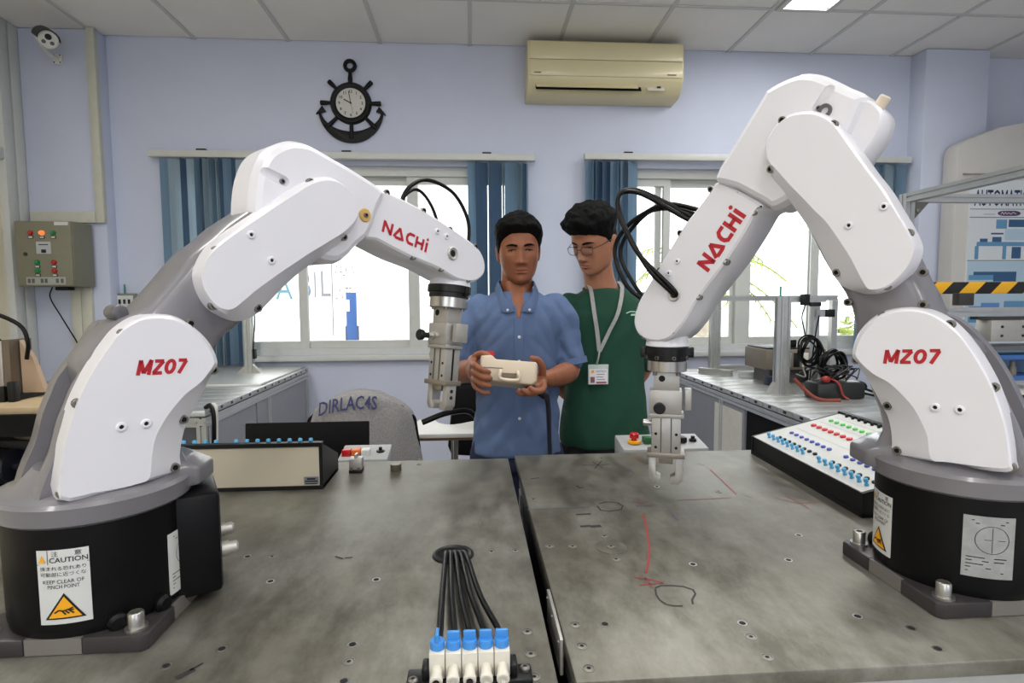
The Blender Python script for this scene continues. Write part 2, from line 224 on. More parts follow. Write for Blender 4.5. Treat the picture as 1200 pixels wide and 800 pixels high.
# ------------------------------------------------------------------ mesh helpers
FR = {}        # empty -> world frame
def root_of(o):
    while o.parent is not None: o = o.parent
    return o
class MB:
    def __init__(s): s.v = []; s.f = []
    def add(s, vs, fs):
        k = len(s.v); s.v += [tuple(v) for v in vs]; s.f += [tuple(i + k for i in f) for f in fs]; return s
    def box(s, c, d, rot=None):
        x, y, z = d[0] / 2, d[1] / 2, d[2] / 2
        vs = [Vector((a, b, e)) for a in (-x, x) for b in (-y, y) for e in (-z, z)]
        if rot is not None: vs = [rot @ v for v in vs]
        c = Vector(c)
        return s.add([v + c for v in vs], [(0, 1, 3, 2), (4, 6, 7, 5), (0, 4, 5, 1), (2, 3, 7, 6), (0, 2, 6, 4), (1, 5, 7, 3)])
    def span(s, a, b):
        return s.box([(p + q) / 2 for p, q in zip(a, b)], [abs(q - p) for p, q in zip(a, b)])
    def bar(s, a, b, w, h, up=(0, 0, 1)):
        a, b = Vector(a), Vector(b); d = (b - a); L = d.length; d.normalize()
        up = Vector(up)
        if abs(d.dot(up)) > .98: up = Vector((0, 1, 0))
        x = d.cross(up).normalized(); z = x.cross(d)
        R = Matrix((x, d, z)).transposed()
        return s.box((a + b) / 2, (w, L, h), R)
    def ring(s, c, ax, r, n, r2=None, ref=None):
        ax = Vector(ax).normalized()
        ref = Vector(ref) if ref is not None else (Vector((0, 0, 1)) if abs(ax.z) < .9 else Vector((1, 0, 0)))
        x = ax.cross(ref).normalized(); y = ax.cross(x)
        r2 = r if r2 is None else r2
        return [Vector(c) + x * r * math.cos(2 * PI * i / n) + y * r2 * math.sin(2 * PI * i / n) for i in range(n)]
    def loft(s, rings, cap=True, closed=False):
        n = len(rings[0]); vs = [p for r in rings for p in r]; fs = []
        m = len(rings)
        for k in range(m if closed else m - 1):
            a, b = k * n, ((k + 1) % m) * n
            for i in range(n): j = (i + 1) % n; fs.append((a + i, a + j, b + j, b + i))
        if cap and not closed:
            fs.append(tuple(range(n))[::-1]); fs.append(tuple((m - 1) * n + i for i in range(n)))
        return s.add(vs, fs)
    def cyl(s, a, b, r, n=20, r2=None):
        a, b = Vector(a), Vector(b); ax = b - a
        return s.loft([s.ring(a, ax, r, n), s.ring(b, ax, r if r2 is None else r2, n)])
    def lathe(s, a, ax, prof, n=28):        # prof: (distance along axis, radius)
        a = Vector(a); ax = Vector(ax).normalized()
        return s.loft([s.ring(a + ax * t, ax, max(r, 1e-5), n) for t, r in prof])
    def pipe(s, a, b, r, ri, n=24):
        a, b = Vector(a), Vector(b); ax = b - a
        return s.loft([s.ring(a, ax, r, n), s.ring(b, ax, r, n), s.ring(b, ax, ri, n), s.ring(a, ax, ri, n)], closed=True)
    def tube(s, pts, r, n=10, sub=5, radii=None, flat=1.0):
        P = [Vector(p) for p in pts]
        if sub > 1 and len(P) > 2: P, T = crom(P, sub)
        else: T = [i / (len(P) - 1) for i in range(len(P))]
        def rad(t):
            if radii is None: return r
            x = t * (len(radii) - 1); i = min(int(x), len(radii) - 2); return radii[i] * (1 - (x - i)) + radii[i + 1] * (x - i)
        rings = []; ref = None
        for i, p in enumerate(P):
            d = (P[min(i + 1, len(P) - 1)] - P[max(i - 1, 0)]).normalized()
            if ref is None: ref = Vector((0, 0, 1)) if abs(d.z) < .9 else Vector((1, 0, 0))
            x = d.cross(ref)
            if x.length < 1e-4: x = d.cross(Vector((.3, .9, .1)))
            x.normalize(); y = x.cross(d); ref = y
            q = rad(T[i])
            rings.append([p + x * q * math.cos(2 * PI * k / n) + y * q * flat * math.sin(2 * PI * k / n) for k in range(n)])
        return s.loft(rings)
    def limb(s, pts, radii, n=14, flat=None, sub=4, ref=None):
        """tapered limb with rounded ends; radii per point (scalar or (a,b))"""
        P = [Vector(p) for p in pts]
        R_ = [(q, q) if not isinstance(q, tuple) else q for q in radii]
        Q, T = crom(P, sub) if len(P) > 2 else ([P[0].lerp(P[1], i / 6) for i in range(7)], [i / 6 for i in range(7)])
        rings = []; up = Vector(ref) if ref is not None else None
        def rad(t):
            x = t * (len(R_) - 1); i = min(int(x), len(R_) - 2); f = x - i
            return tuple(R_[i][k] * (1 - f) + R_[i + 1][k] * f for k in (0, 1))
        fr = []
        for i, p in enumerate(Q):
            d = (Q[min(i + 1, len(Q) - 1)] - Q[max(i - 1, 0)]).normalized()
            if up is None: up = Vector((0, 0, 1)) if abs(d.z) < .8 else Vector((0, -1, 0))
            x = d.cross(up).normalized(); y = x.cross(d)
            fr.append((p, d, x, y, rad(T[i])))
            if ref is None: up = y
        def rg(p, x, y, a, b): return [p + x * a * math.cos(2 * PI * k / n) + y * b * math.sin(2 * PI * k / n) for k in range(n)]
        p, d, x, y, (a, b) = fr[0]
        for k in (80, 60, 35): t = math.radians(k); rings.append(rg(p - d * min(a, b) * math.sin(t), x, y, a * math.cos(t), b * math.cos(t)))
        for p, d, x, y, (a, b) in fr: rings.append(rg(p, x, y, a, b))
        p, d, x, y, (a, b) = fr[-1]
        for k in (35, 60, 80): t = math.radians(k); rings.append(rg(p + d * min(a, b) * math.sin(t), x, y, a * math.cos(t), b * math.cos(t)))
        return s.loft(rings)
    def ball(s, c, r, n=16, m=10, sc=(1, 1, 1)):
        c = Vector(c)
        return s.loft([[c + Vector((sc[0] * r * math.sin(t) * math.cos(2 * PI * k / n), sc[1] * r * math.sin(t) * math.sin(2 * PI * k / n), sc[2] * r * math.cos(t))) for k in range(n)]
                       for t in [max(.01, PI * j / m) if j < m else PI - .01 for j in range(m + 1)]])
    def prism(s, poly, o, ax, ay, az, h0, h1):   # poly in (ax, ay), extruded along az
        o, ax, ay, az = Vector(o), Vector(ax), Vector(ay), Vector(az)
        return s.loft([[o + ax * p[0] + ay * p[1] + az * h for p in poly] for h in (h0, h1)])
    def bmesh(s):
        bm = bmesh.new(); vs = [bm.verts.new(v) for v in s.v]
        for f in s.f:
            try: bm.faces.new([vs[i] for i in f])
            except ValueError: pass
        return bm
    def mesh(s, name, bevel=0.0, seg=2, angle=38, smooth=True, weld=True, inv=None):
        bm = s.bmesh()
        if weld: bmesh.ops.remove_doubles(bm, verts=bm.verts, dist=1e-6)
        if inv is not None: bmesh.ops.transform(bm, matrix=inv, verts=bm.verts)
        bmesh.ops.recalc_face_normals(bm, faces=bm.faces)
        if bevel:
            ed = [e for e in bm.edges if len(e.link_faces) == 2 and e.calc_face_angle(0) > math.radians(32)]
            bmesh.ops.bevel(bm, geom=ed, offset=bevel, segments=seg, affect='EDGES', clamp_overlap=True, profile=.5)
        if smooth:
            for f in bm.faces: f.smooth = True
            a = math.radians(angle)
            for e in bm.edges:
                if len(e.link_faces) == 2 and e.calc_face_angle(0) > a: e.smooth = False
        me = bpy.data.meshes.new(name); bm.to_mesh(me); bm.free(); return me
    def obj(s, name, m, parent=None, bevel=0.0, world=True, label=None, seg=2, angle=38, smooth=True, kind=None, weld=True):
        inv = None
        if parent is not None and world:
            r = root_of(parent)
            if r in FR: inv = FR[r].inverted()
        me = s.mesh(name, bevel, seg, angle, smooth, weld, inv)
        if isinstance(m, (list, tuple)):
            for q in m: me.materials.append(q)
        else: me.materials.append(m)
        o = bpy.data.objects.new(name, me); COL.objects.link(o)
        if parent is not None: o.parent = parent
        if label: o['label'] = label
        if kind: o['kind'] = kind
        return o
def crom(P, sub, closed=False):
    out = []; T = []; n = len(P)
    for i in range(n if closed else n - 1):
        p0 = P[(i - 1) % n] if closed or i > 0 else P[0] * 2 - P[1]
        p1, p2 = P[i], P[(i + 1) % n]
        p3 = P[(i + 2) % n] if closed or i + 2 < n else P[-1] * 2 - P[-2]
        for k in range(sub):
            t = k / sub
            out.append(.5 * ((2 * p1) + (p2 - p0) * t + (2 * p0 - 5 * p1 + 4 * p2 - p3) * t * t + (3 * p1 - p0 - 3 * p2 + p3) * t ** 3))
            T.append((i + t) / (n - 1))
    if not closed: out.append(P[-1]); T.append(1.0)
    return out, T
def thing(name, label, cat, loc=(0, 0, 0), rotz=0.0, group=None, rot=None):
    o = bpy.data.objects.new(name, None); COL.objects.link(o); o.empty_display_size = .05
    o.location = loc; o.rotation_euler = rot if rot else (0, 0, rotz)
    FR[o] = Matrix.Translation(loc) @ (o.rotation_euler.to_matrix().to_4x4())
    o['label'] = label; o['category'] = cat
    if group: o['group'] = group
    return o
def tag(o, label, cat, group=None):
    o['label'] = label; o['category'] = cat
    if group: o['group'] = group
    return o
def struct(o): o['kind'] = 'structure'; return o
def share(o, parent, M, name=None):
    c = o.copy(); COL.objects.link(c); c.parent = parent; c.matrix_basis = M
    if name: c.name = name
    return c
def inst(me, name, parent, M, m=None):
    """a new object on shared mesh data at local matrix M under parent"""
    c = bpy.data.objects.new(name, me); COL.objects.link(c); c.parent = parent; c.matrix_basis = M; return c
def world_to(parent, M):
    r = root_of(parent); return FR[r].inverted() @ M if r in FR else M
def basis(o, x, y, z):
    return Matrix(((x[0], y[0], z[0], o[0]), (x[1], y[1], z[1], o[1]), (x[2], y[2], z[2], o[2]), (0, 0, 0, 1)))
def text_mb(txt, size=1.0, bold=0.0, shear=0.0, align='LEFT', sx=1.0, depth=0.0, spacing=1.0):
    """lettering as flat polygons in its own xy plane -> (verts, faces, width)"""
    cu = bpy.data.curves.new('t', 'FONT'); cu.body = txt; cu.size = size; cu.shear = shear; cu.offset = bold; cu.align_x = align; cu.space_character = spacing
    cu.extrude = 0; cu.resolution_u = 2
    o = bpy.data.objects.new('t', cu); COL.objects.link(o)
    dg = bpy.context.evaluated_depsgraph_get(); ev = o.evaluated_get(dg); me = ev.to_mesh()
    vs = [Vector((v.co.x * sx, v.co.y, 0)) for v in me.vertices]; fs = [tuple(p.vertices) for p in me.polygons]
    ev.to_mesh_clear(); bpy.data.objects.remove(o); bpy.data.curves.remove(cu)
    return vs, fs
def text_on(txt, M, m, parent, name='lettering', world=True, fit=None, lift=0.0004, bend=None, **kw):
    vs, fs = text_mb(txt, **kw)
    if not vs: return None
    if fit:
        x0 = min(v.x for v in vs); x1 = max(v.x for v in vs); y0 = min(v.y for v in vs); y1 = max(v.y for v in vs)
        vs = [Vector(((v.x - x0) / (x1 - x0) * fit[0], (v.y - y0) / max(1e-6, y1 - y0) * fit[1], 0)) for v in vs]
    b = MB()
    b.add([bend(v) if bend else M @ (v + Vector((0, 0, lift))) for v in vs], fs)
    inv = FR[root_of(parent)].inverted() if world and parent is not None and root_of(parent) in FR else None
    me = bpy.data.meshes.new(name); bm = b.bmesh()
    if inv is not None: bmesh.ops.transform(bm, matrix=inv, verts=bm.verts)
    bm.to_mesh(me); bm.free(); me.materials.append(m)
    o = bpy.data.objects.new(name, me); COL.objects.link(o)
    if parent is not None: o.parent = parent
    return o
def stroke(b, pts, w, M=None, n=None, close=False, lift=0.0004):
    """flat pen stroke of width w along 2-d points"""
    P = [Vector((p[0], p[1])) for p in pts]
    if close: P = P + [P[0]]
    L_, R_ = [], []
    for i, p in enumerate(P):
        a = P[max(i - 1, 0)]; c = P[min(i + 1, len(P) - 1)]
        if close and i in (0, len(P) - 1): a, c = P[-2], P[1]
        d1 = (p - a).normalized() if (p - a).length > 1e-9 else (c - p).normalized()
        d2 = (c - p).normalized() if (c - p).length > 1e-9 else d1
        t = (d1 + d2); t = t.normalized() if t.length > 1e-6 else d1
        nn = Vector((-t.y, t.x)); k = 1 / max(.45, abs(nn.dot(Vector((-d1.y, d1.x)))))
        L_.append(p + nn * w / 2 * k); R_.append(p - nn * w / 2 * k)
    vs = [Vector((p.x, p.y, lift)) for p in L_ + R_]; k = len(P)
    if M is not None: vs = [M @ v for v in vs]
    b.add(vs, [(i, i + 1, k + i + 1, k + i) for i in range(k - 1)])
    return b
# shared small screw: head with a hexagon recess, local +z is outward
def screw_mesh(r=.0065, h=.004):
    b = MB(); z = Vector((0, 0, 1))
    n = 12
    rr = lambda rad, t, nn=n: [Vector((rad * math.cos(2 * PI * i / nn), rad * math.sin(2 * PI * i / nn), t)) for i in range(nn)]
    b.loft([rr(r, -.004), rr(r, h * .8), rr(r * .88, h), rr(r * .58, h), rr(r * .5, h * .25)])
    me = b.mesh('screw'); me.materials.append(screw_mat); me.materials.append(hole_dark)
    for p in me.polygons:
        if p.center.xy.length < r * .3 and p.center.z > 0: p.material_index = 1
        elif r * .42 < p.center.xy.length < r * .55 and p.center.z > 0 and p.center.z < h * .9: p.material_index = 1
    return me
SCREW = screw_mesh(); SCREW_S = screw_mesh(.0045, .003)
def plug_mesh():
    b = MB(); rr = lambda rad, t, nn=16: [Vector((rad * math.cos(2 * PI * i / nn), rad * math.sin(2 * PI * i / nn), t)) for i in range(nn)]
    b.loft([rr(.0062, -.004), rr(.0062, .0025), rr(.005, .0035), rr(.003, .0035), rr(.0026, .0005)]); me = b.mesh('plug'); me.materials.append(white_cast)
    b2 = MB(); b2.loft([rr(.0027, .0006, 10), rr(.0027, .0011, 10)]); m2 = b2.mesh('plug_hole'); m2.materials.append(hole_dark)
    return me, m2
PLUG, PLUGH = plug_mesh()
# ================================================================== THE ROOM
CZ = 3.07; WY = 4.0; XL = -2.83; XR = 4.7; YB = -3.4
floor_m = mat('floor_tile', rgb(186, 182, 174), .45, var=.06, scale=4)
b = MB(); b.span((XL - .2, YB - .2, -.1), (XR + .2, WY + .2, 0)); struct(b.obj('floor', floor_m))
b = MB(); b.span((XL - .2, YB - .2, CZ + .03), (XR + .2, WY + .2, CZ + .15)); ceiling = struct(b.obj('ceiling', ceil_tile))
tb = MB(); tb.box((0, 0, .011), (.588, .578, .022)); tile_me = tb.mesh('ceiling_tile', bevel=.003, seg=1); tile_me.materials.append(ceil_tile)
ROWS = [4.0, 3.405, 2.81, 2.215, 1.62, 1.02]
LAMPS = [(1.98, 2.81), (.3, 1.62), (-1.5, 1.62), (2.1, .42), (-1.5, -.78), (.3, -.78), (2.1, -1.98), (-.9, -2.2)]
for r in range(5):
    yc = (ROWS[r] + ROWS[r + 1]) / 2
    for i in range(-5, 8):
        xc = .3 + .6 * i
        if any(abs(xc - lx) < -1 and abs(yc - (ly + .003)) < .61 for lx, ly in LAMPS): continue
        inst(tile_me, 'ceiling_tile', ceiling, Matrix.Translation((xc, yc, CZ + .004)))
for i in range(-4, 8):
    MB().span((.6 * i - .012, 1.0, CZ - .003), (.6 * i + .012, WY, CZ + .02)).obj('grid_bar', tbar, ceiling)
for y in ROWS[1:]:
    MB().span((XL, y - .010, CZ - .0025), (XR, y + .010, CZ + .02)).obj('cross_bar', tbar, ceiling)
# ceiling plane of the part of the room behind the photographer
MB().span((XL, YB, CZ), (XR, 1.0, CZ + .025)).obj('rear_ceiling_panel', ceil_tile, ceiling)
diff_m = mat('lamp_diffuser', rgb(250, 250, 248), .5, emit=(1, .985, .96, 3.0))
for k, (lx, ly) in enumerate(LAMPS):
    where = ['above the right workbench by the window wall', 'above the two technicians', 'above the chair with the hoodie', 'above the right-hand robot', 'above and behind the left-hand robot', 'behind the photographer in the middle', 'behind the photographer at right', 'farthest back at left'][k]
    t = thing('ceiling_light', 'white recessed fluorescent ceiling light ' + where, 'ceiling light', (lx, ly, CZ), group='fluorescent ceiling lights')
    fr = MB()
    for sx in (-1, 1): fr.box((lx + sx * .15, ly, CZ), (.03, 1.18, .03))
    for sy in (-1, 1): fr.box((lx, ly + sy * .575, CZ), (.27, .03, .03))
    fr.obj('frame', tbar, t)
    MB().box((lx, ly, CZ + .004), (.27, 1.12, .008)).obj('diffuser', diff_m, t)
    ld = bpy.data.lights.new('lamp', 'AREA'); ld.shape = 'RECTANGLE'; ld.size = .26; ld.size_y = 1.1; ld.energy = LAMP_POWER; ld.color = (1, .985, .955)
    lo = bpy.data.objects.new('lamp', ld); COL.objects.link(lo); lo.parent = t; lo.location = (0, 0, -.004)
# rear wall with two window openings
W1 = (-2.04, .395); W2 = (.80, 3.16); ZS = .975; ZT = 2.27
b = MB()
b.span((XL - .2, WY, 0), (W1[0], WY + .22, CZ + .03)); b.span((W1[1], WY, 0), (W2[0], WY + .22, CZ + .03)); b.span((W2[1], WY, 0), (XR + .2, WY + .22, CZ + .03))
for w in (W1, W2):
    b.span((w[0], WY, 0), (w[1], WY + .22, ZS)); b.span((w[0], WY, ZT), (w[1], WY + .22, CZ + .03))
struct(b.obj('wall_rear', wall_paint, smooth=False))
struct(MB().span((XL, 3.9, 0), (-2.36, WY + .01, CZ)).obj('trim_1', wall_paint, bevel=.006))           # shallow pilaster
struct(MB().span((3.15, 3.86, 0), (3.62, WY + .01, CZ)).obj('trim_2', wall_paint, bevel=.006))         # column at right
struct(MB().span((XR, YB, 0), (XR + .2, WY, CZ + .03)).obj('wall_right', wall_paint))
# wall behind the photographer, with wide daylight windows
b = MB()
BW = [(-2.3, -.3), (1.2, 3.6)]; BZ = 1.35
b.span((XL - .2, YB - .2, 0), (XR + .2, YB, BZ)); b.span((XL - .2, YB - .2, 2.55), (XR + .2, YB, CZ + .03))
xs = [XL - .2, BW[0][0], BW[0][1], BW[1][0], BW[1][1], XR + .2]
for k in (0, 2, 4): b.span((xs[k], YB - .2, BZ), (xs[k + 1], YB, 2.55))
struct(b.obj('wall_back', wall_paint))
# left wall: glazed partition with cream panels
cream = mat('cream_panel', rgb(226, 216, 192), .6, var=.02)
wl = struct(MB().span((XL - .16, YB, 0), (XL - .04, WY, CZ + .03)).obj('wall_left', cream))
for y0, y1 in ((3.825, 3.9), (3.735, 3.812), (2.5, 2.58), (1.3, 1.38)):
    MB().span((XL - .05, y0, 0), (XL + .004, y1, CZ)).obj('partition_post', frame_alu, wl, bevel=.004)
MB().span((XL - .05, 1.38, CZ - .1), (XL, 3.735, CZ)).obj('partition_rail', frame_alu, wl, bevel=.004)
MB().span((XL - .05, 1.38, 2.22), (XL, 3.735, 2.29)).obj('partition_rail', frame_alu, wl, bevel=.004)
glass = clear_mat('window_glass', (1, 1, 1))
def window(name, x0, x1, sashes):
    w = bpy.data.objects.new(name, None); COL.objects.link(w); w.location = ((x0 + x1) / 2, WY + .1, ZS); w['kind'] = 'structure'
    FR[w] = Matrix.Translation(w.location)
    y0, y1 = WY + .05, WY + .15
    f = MB(); f.span((x0, y0, ZT - .06), (x1, y1, ZT)); f.span((x0, y0, ZS), (x1, y1, ZS + .045)); f.span((x0, y0, ZS + .045), (x0 + .05, y1, ZT - .06)); f.span((x1 - .05, y0, ZS + .045), (x1, y1, ZT - .06))
    f.obj('window_frame', frame_alu, w, weld=False)
    MB().span((x0 - .02, WY - .05, ZS - .035), (x1 + .02, WY + .12, ZS)).obj('window_sill', frame_alu, w, bevel=.005)
    for a, c, front, lw, rw in sashes:
        yy = WY + (.07 if front else .11)
        s = MB(); zb = ZS + .045; zt = ZT - .06
        s.span((a, yy, zb), (c, yy + .035, zb + .05)); s.span((a, yy, zt - .05), (c, yy + .035, zt)); s.span((a, yy, zb + .05), (a + lw, yy + .035, zt - .05)); s.span((c - rw, yy, zb + .05), (c, yy + .035, zt - .05))
        so = s.obj('sash', frame_alu, w, weld=False)
        MB().span((a + lw, yy + .014, zb + .05), (c - rw, yy + .019, zt - .05)).obj('pane', glass, so)
    return w
window('window_1', *W1, [(-2.0, -1.15, True, .05, .055), (-1.22, -.375, False, .05, .075), (-.45, .355, True, .075, .05)])
window('window_2', *W2, [(.84, 1.43, True, .05, .05), (1.33, 2.02, False, .045, .11), (1.93, 2.56, True, .11, .05), (2.50, 3.12, False, .05, .05)])
# ------------------------------------------------------------------ vertical blinds
def slat_mat(name, col, amt):
    m = bpy.data.materials.new(name); m.use_nodes = True; nt = m.node_tree; p = nt.nodes['Principled BSDF']
    tc = nt.nodes.new('ShaderNodeTexCoord'); mp = nt.nodes.new('ShaderNodeMapping'); mp.inputs['Scale'].default_value = (160, 160, 2)
    n = nt.nodes.new('ShaderNodeTexNoise'); n.inputs['Scale'].default_value = 1; nt.links.new(tc.outputs['Object'], mp.inputs[0]); nt.links.new(mp.outputs[0], n.inputs['Vector'])
    r = nt.nodes.new('ShaderNodeValToRGB'); r.color_ramp.elements[0].color = (*[c * .85 for c in col], 1); r.color_ramp.elements[1].color = (*[min(1, c * 1.12) for c in col], 1)
    nt.links.new(n.outputs['Fac'], r.inputs[0]); nt.links.new(r.outputs[0], p.inputs['Base Color']); p.inputs['Roughness'].default_value = .8
    t = nt.nodes.new('ShaderNodeBsdfTranslucent'); nt.links.new(r.outputs[0], t.inputs[0])
    mx = nt.nodes.new('ShaderNodeMixShader'); mx.inputs[0].default_value = amt
    nt.links.new(p.outputs[0], mx.inputs[1]); nt.links.new(t.outputs[0], mx.inputs[2]); nt.links.new(mx.outputs[0], nt.nodes['Material Output'].inputs[0])
    return m
slat_blue = slat_mat('blue_blind_fabric', rgb(140, 168, 190), .5)
slat_dark = slat_mat('deep_blue_blind_fabric', rgb(92, 120, 150), .45)
slat_pale = slat_mat('pale_blue_blind_fabric', rgb(186, 204, 214), .55)
def slat_mesh(w, h, m):
    b = MB(); pts = [(-w / 2 + w * k / 6, .006 * (1 - (2 * k / 6 - 1) ** 2)) for k in range(7)]
    ring = [Vector((x, y, 0)) for x, y in pts] + [Vector((x, y + .0015, 0)) for x, y in reversed(pts)]
    b.loft([ring, [v + Vector((0, 0, -h)) for v in ring]]); me = b.mesh('slat', angle=60); me.materials.append(m); return me
SLH = 1.36
SL = [slat_mesh(.09, SLH, slat_blue), slat_mesh(.09, SLH, slat_dark), slat_mesh(.09, SLH, slat_pale)]
def blind(x0, x1, z, label, stacks):
    t = thing('vertical_blind', label, 'blind', (x0, WY - .06, z), group='blue vertical blinds')
    MB().span((x0, WY - .085, z - .022), (x1, WY - .035, z + .022)).obj('head_rail', frame_alu, t, bevel=.004)
    for k in range(3):
        xx = x0 + (x1 - x0) * (.13 + .37 * k)
        MB().span((xx - .03, WY - .075, z + .022), (xx + .03, WY, z + .034)).obj('bracket', black_plastic, t)
    for xs, ang, kind in stacks:
        inst(SL[kind], 'slat', t, Matrix.Translation((xs - x0, 0, -.03)) @ Matrix.Rotation(math.radians(ang), 4, 'Z'))
rnd = random.Random(3)
st = [(-1.985, 8, 0), (-1.93, 22, 2), (-1.87, 75, 1), (-1.815, 10, 2), (-1.775, 60, 0), (-1.75, 80, 1), (-1.725, 66, 2), (-1.70, 84, 2), (-1.675, 70, 0), (-1.65, 78, 2), (-1.62, 64, 1), (-1.585, 30, 0), (-1.545, 72, 1), (-1.52, 4, 2)]
st += [(.02, 12, 0), (.07, 30, 1), (.125, 78, 2), (.165, 20, 1), (.22, 80, 2), (.27, 18, 0), (.325, 70, 2), (.36, 62, 0), (.385, 80, 2)]
blind(-2.09, .435, 2.315, 'long vertical blind of blue slats over the left window', st)
st = [(.825 + .029 * k, [14, 55, 40, 70, 30, 62][k % 6], [0, 0, 1, 0, 1, 0, 0][k % 7]) for k in range(11)] + [(2.80 + .045 * k, [10, 40, 22, 60, 16, 50, 8, 30][k], [0, 2, 0, 0, 2, 0, 0, 1][k]) for k in range(7)]
blind(.775, 3.125, 2.33, 'vertical blind of blue slats over the right window behind the tall robot', st)
# ------------------------------------------------------------------ outside: yard wall with sign, palm, shrubs
pave = mat('pale_paving', rgb(214, 210, 200), .8, var=.04, scale=2)
struct(MB().span((-14, WY + .22, -.4), (18, 26, -.25)).obj('ground_outside', pave))
render_white = mat('white_render', rgb(240, 238, 232), .8, var=.02, scale=1.5)
struct(MB().span((-9, 10.5, -.25), (3.1, 10.8, 5.5)).obj('wall_outside', render_white))
sg = thing('wall_sign', 'large teal and blue letters on the sunlit white wall outside the left window', 'sign', (-3.0, 10.5, 1.3))
teal = mat('teal_letters', rgb(70, 118, 128), .6); blue_l = mat('blue_letters', rgb(78, 96, 122), .6); grey_l = mat('grey_letters', rgb(112, 113, 118), .6)
MS = lambda x, z: basis((x, 10.495, z), (1, 0, 0), (0, 0, 1), (0, -1, 0))
text_on('A', MS(-3.52, 1.37), teal, sg, fit=(.30, .40)); text_on('B', MS(-3.06, 1.40), blue_l, sg, fit=(.16, .46)); text_on('I', MS(-2.84, 1.40), grey_l, sg, fit=(.03, .46)); text_on('L', MS(-2.72, 1.42), grey_l, sg, fit=(.17, .46))
text_on('WALK-IN', MS(-2.48, 1.78), grey_l, sg, fit=(.36, .22)); text_on('UNITE', MS(-2.48, 1.36), grey_l, sg, fit=(.30, .22))
MB().span((-2.53, 10.48, .7), (-2.515, 10.5, 2.0)).obj('divider', grey_l, sg)
bd = thing('notice_board', 'blue notice board on a steel stand seen through the left window', 'board', (-1.35, 8.0, -.25))
blue_b = mat('board_blue', rgb(34, 74, 130), .5)
MB().span((-1.74, 7.98, .78), (-1.60, 8.02, 1.46)).obj('panel', blue_b, bd, bevel=.004)
MB().span((-1.735, 7.972, 1.2), (-1.69, 7.98, 1.36)).obj('sheet', white_label, bd)
for x in (-1.75, -1.585): MB().cyl((x, 8.0, -.25), (x, 8.0, 1.0), .012, 8).obj('leg', mat('stand_blue', rgb(60, 70, 90), .5), bd)
MB().cyl((-1.75, 8.0, .4), (-1.585, 8.0, .5), .008, 6).obj('crossbar', MATS['stand_blue'], bd)
leaf_m = mat('sunlit_leaf', rgb(128, 142, 52), .6, var=.25, scale=3)
trunk_m = mat('palm_trunk', rgb(170, 160, 140), .9, var=.2)
def palm(x, y, h, label, n, L, seed):
    r = random.Random(seed); t = thing('palm_tree', label, 'palm tree', (x, y, -.25))
    MB().tube([(x, y, -.25), (x + .05, y, h * .5), (x, y, h)], .1, 10).obj('trunk', trunk_m, t)
    for k in range(n):
        a = 2 * PI * k / n + r.uniform(-.2, .2); el = r.uniform(.1, 1.1); b = MB(); d = Vector((math.cos(a), math.sin(a), 0)); prev = None
        pts = [Vector((x, y, h)) + d * (L * s * math.cos(el * .6)) + Vector((0, 0, L * (math.sin(el) * s - .75 * s * s))) for s in [q / 14 for q in range(15)]]
        b.tube(pts, .012, 5, 1)
        side = d.cross(Vector((0, 0, 1)))
        for i in range(2, 15):
            for sg_ in (-1, 1):
                p = pts[i]; e = p + side * sg_ * (.34 - .012 * i) + d * .12 - Vector((0, 0, .14)); w = (pts[i] - pts[i - 1]).normalized() * .022
                b.add([p - w, p + w, e], [(0, 1, 2)])
        b.obj('frond', leaf_m, t, weld=False)
palm(3.35, 8.2, 1.75, 'yellow-green palm tree outside the right window', 15, 1.3, 2)
def bush(x, y, z0, r, label, seed):
    rr = random.Random(seed); t = thing('shrub', label, 'shrub', (x, y, -.25)); b = MB()
    for k in range(420):
        th = rr.uniform(0, 2 * PI); ph = math.acos(rr.uniform(-.4, 1)); q = r * rr.uniform(.6, 1)
        p = Vector((x + q * math.sin(ph) * math.cos(th), y + q * math.sin(ph) * math.sin(th), z0 + r * .5 + q * math.cos(ph) * .9)); u = Vector((rr.uniform(-1, 1), rr.uniform(-1, 1), rr.uniform(-1, 1))).normalized(); w = u.orthogonal().normalized()
        b.add([p - u * .09, p + w * .035, p + u * .09, p - w * .035], [(0, 1, 2, 3)])
    b.obj('foliage', leaf_m, t, weld=False)
    MB().tube([(x, y, -.25), (x, y, z0 + r * .5)], .04, 8).obj('stem', trunk_m, t)
bush(5.6, 7.2, .3, .75, 'sunlit round shrub low outside the right window', 4)
bush(1.35, 9.3, .6, .6, 'pale green shrub outside the right window behind the hoses', 5)
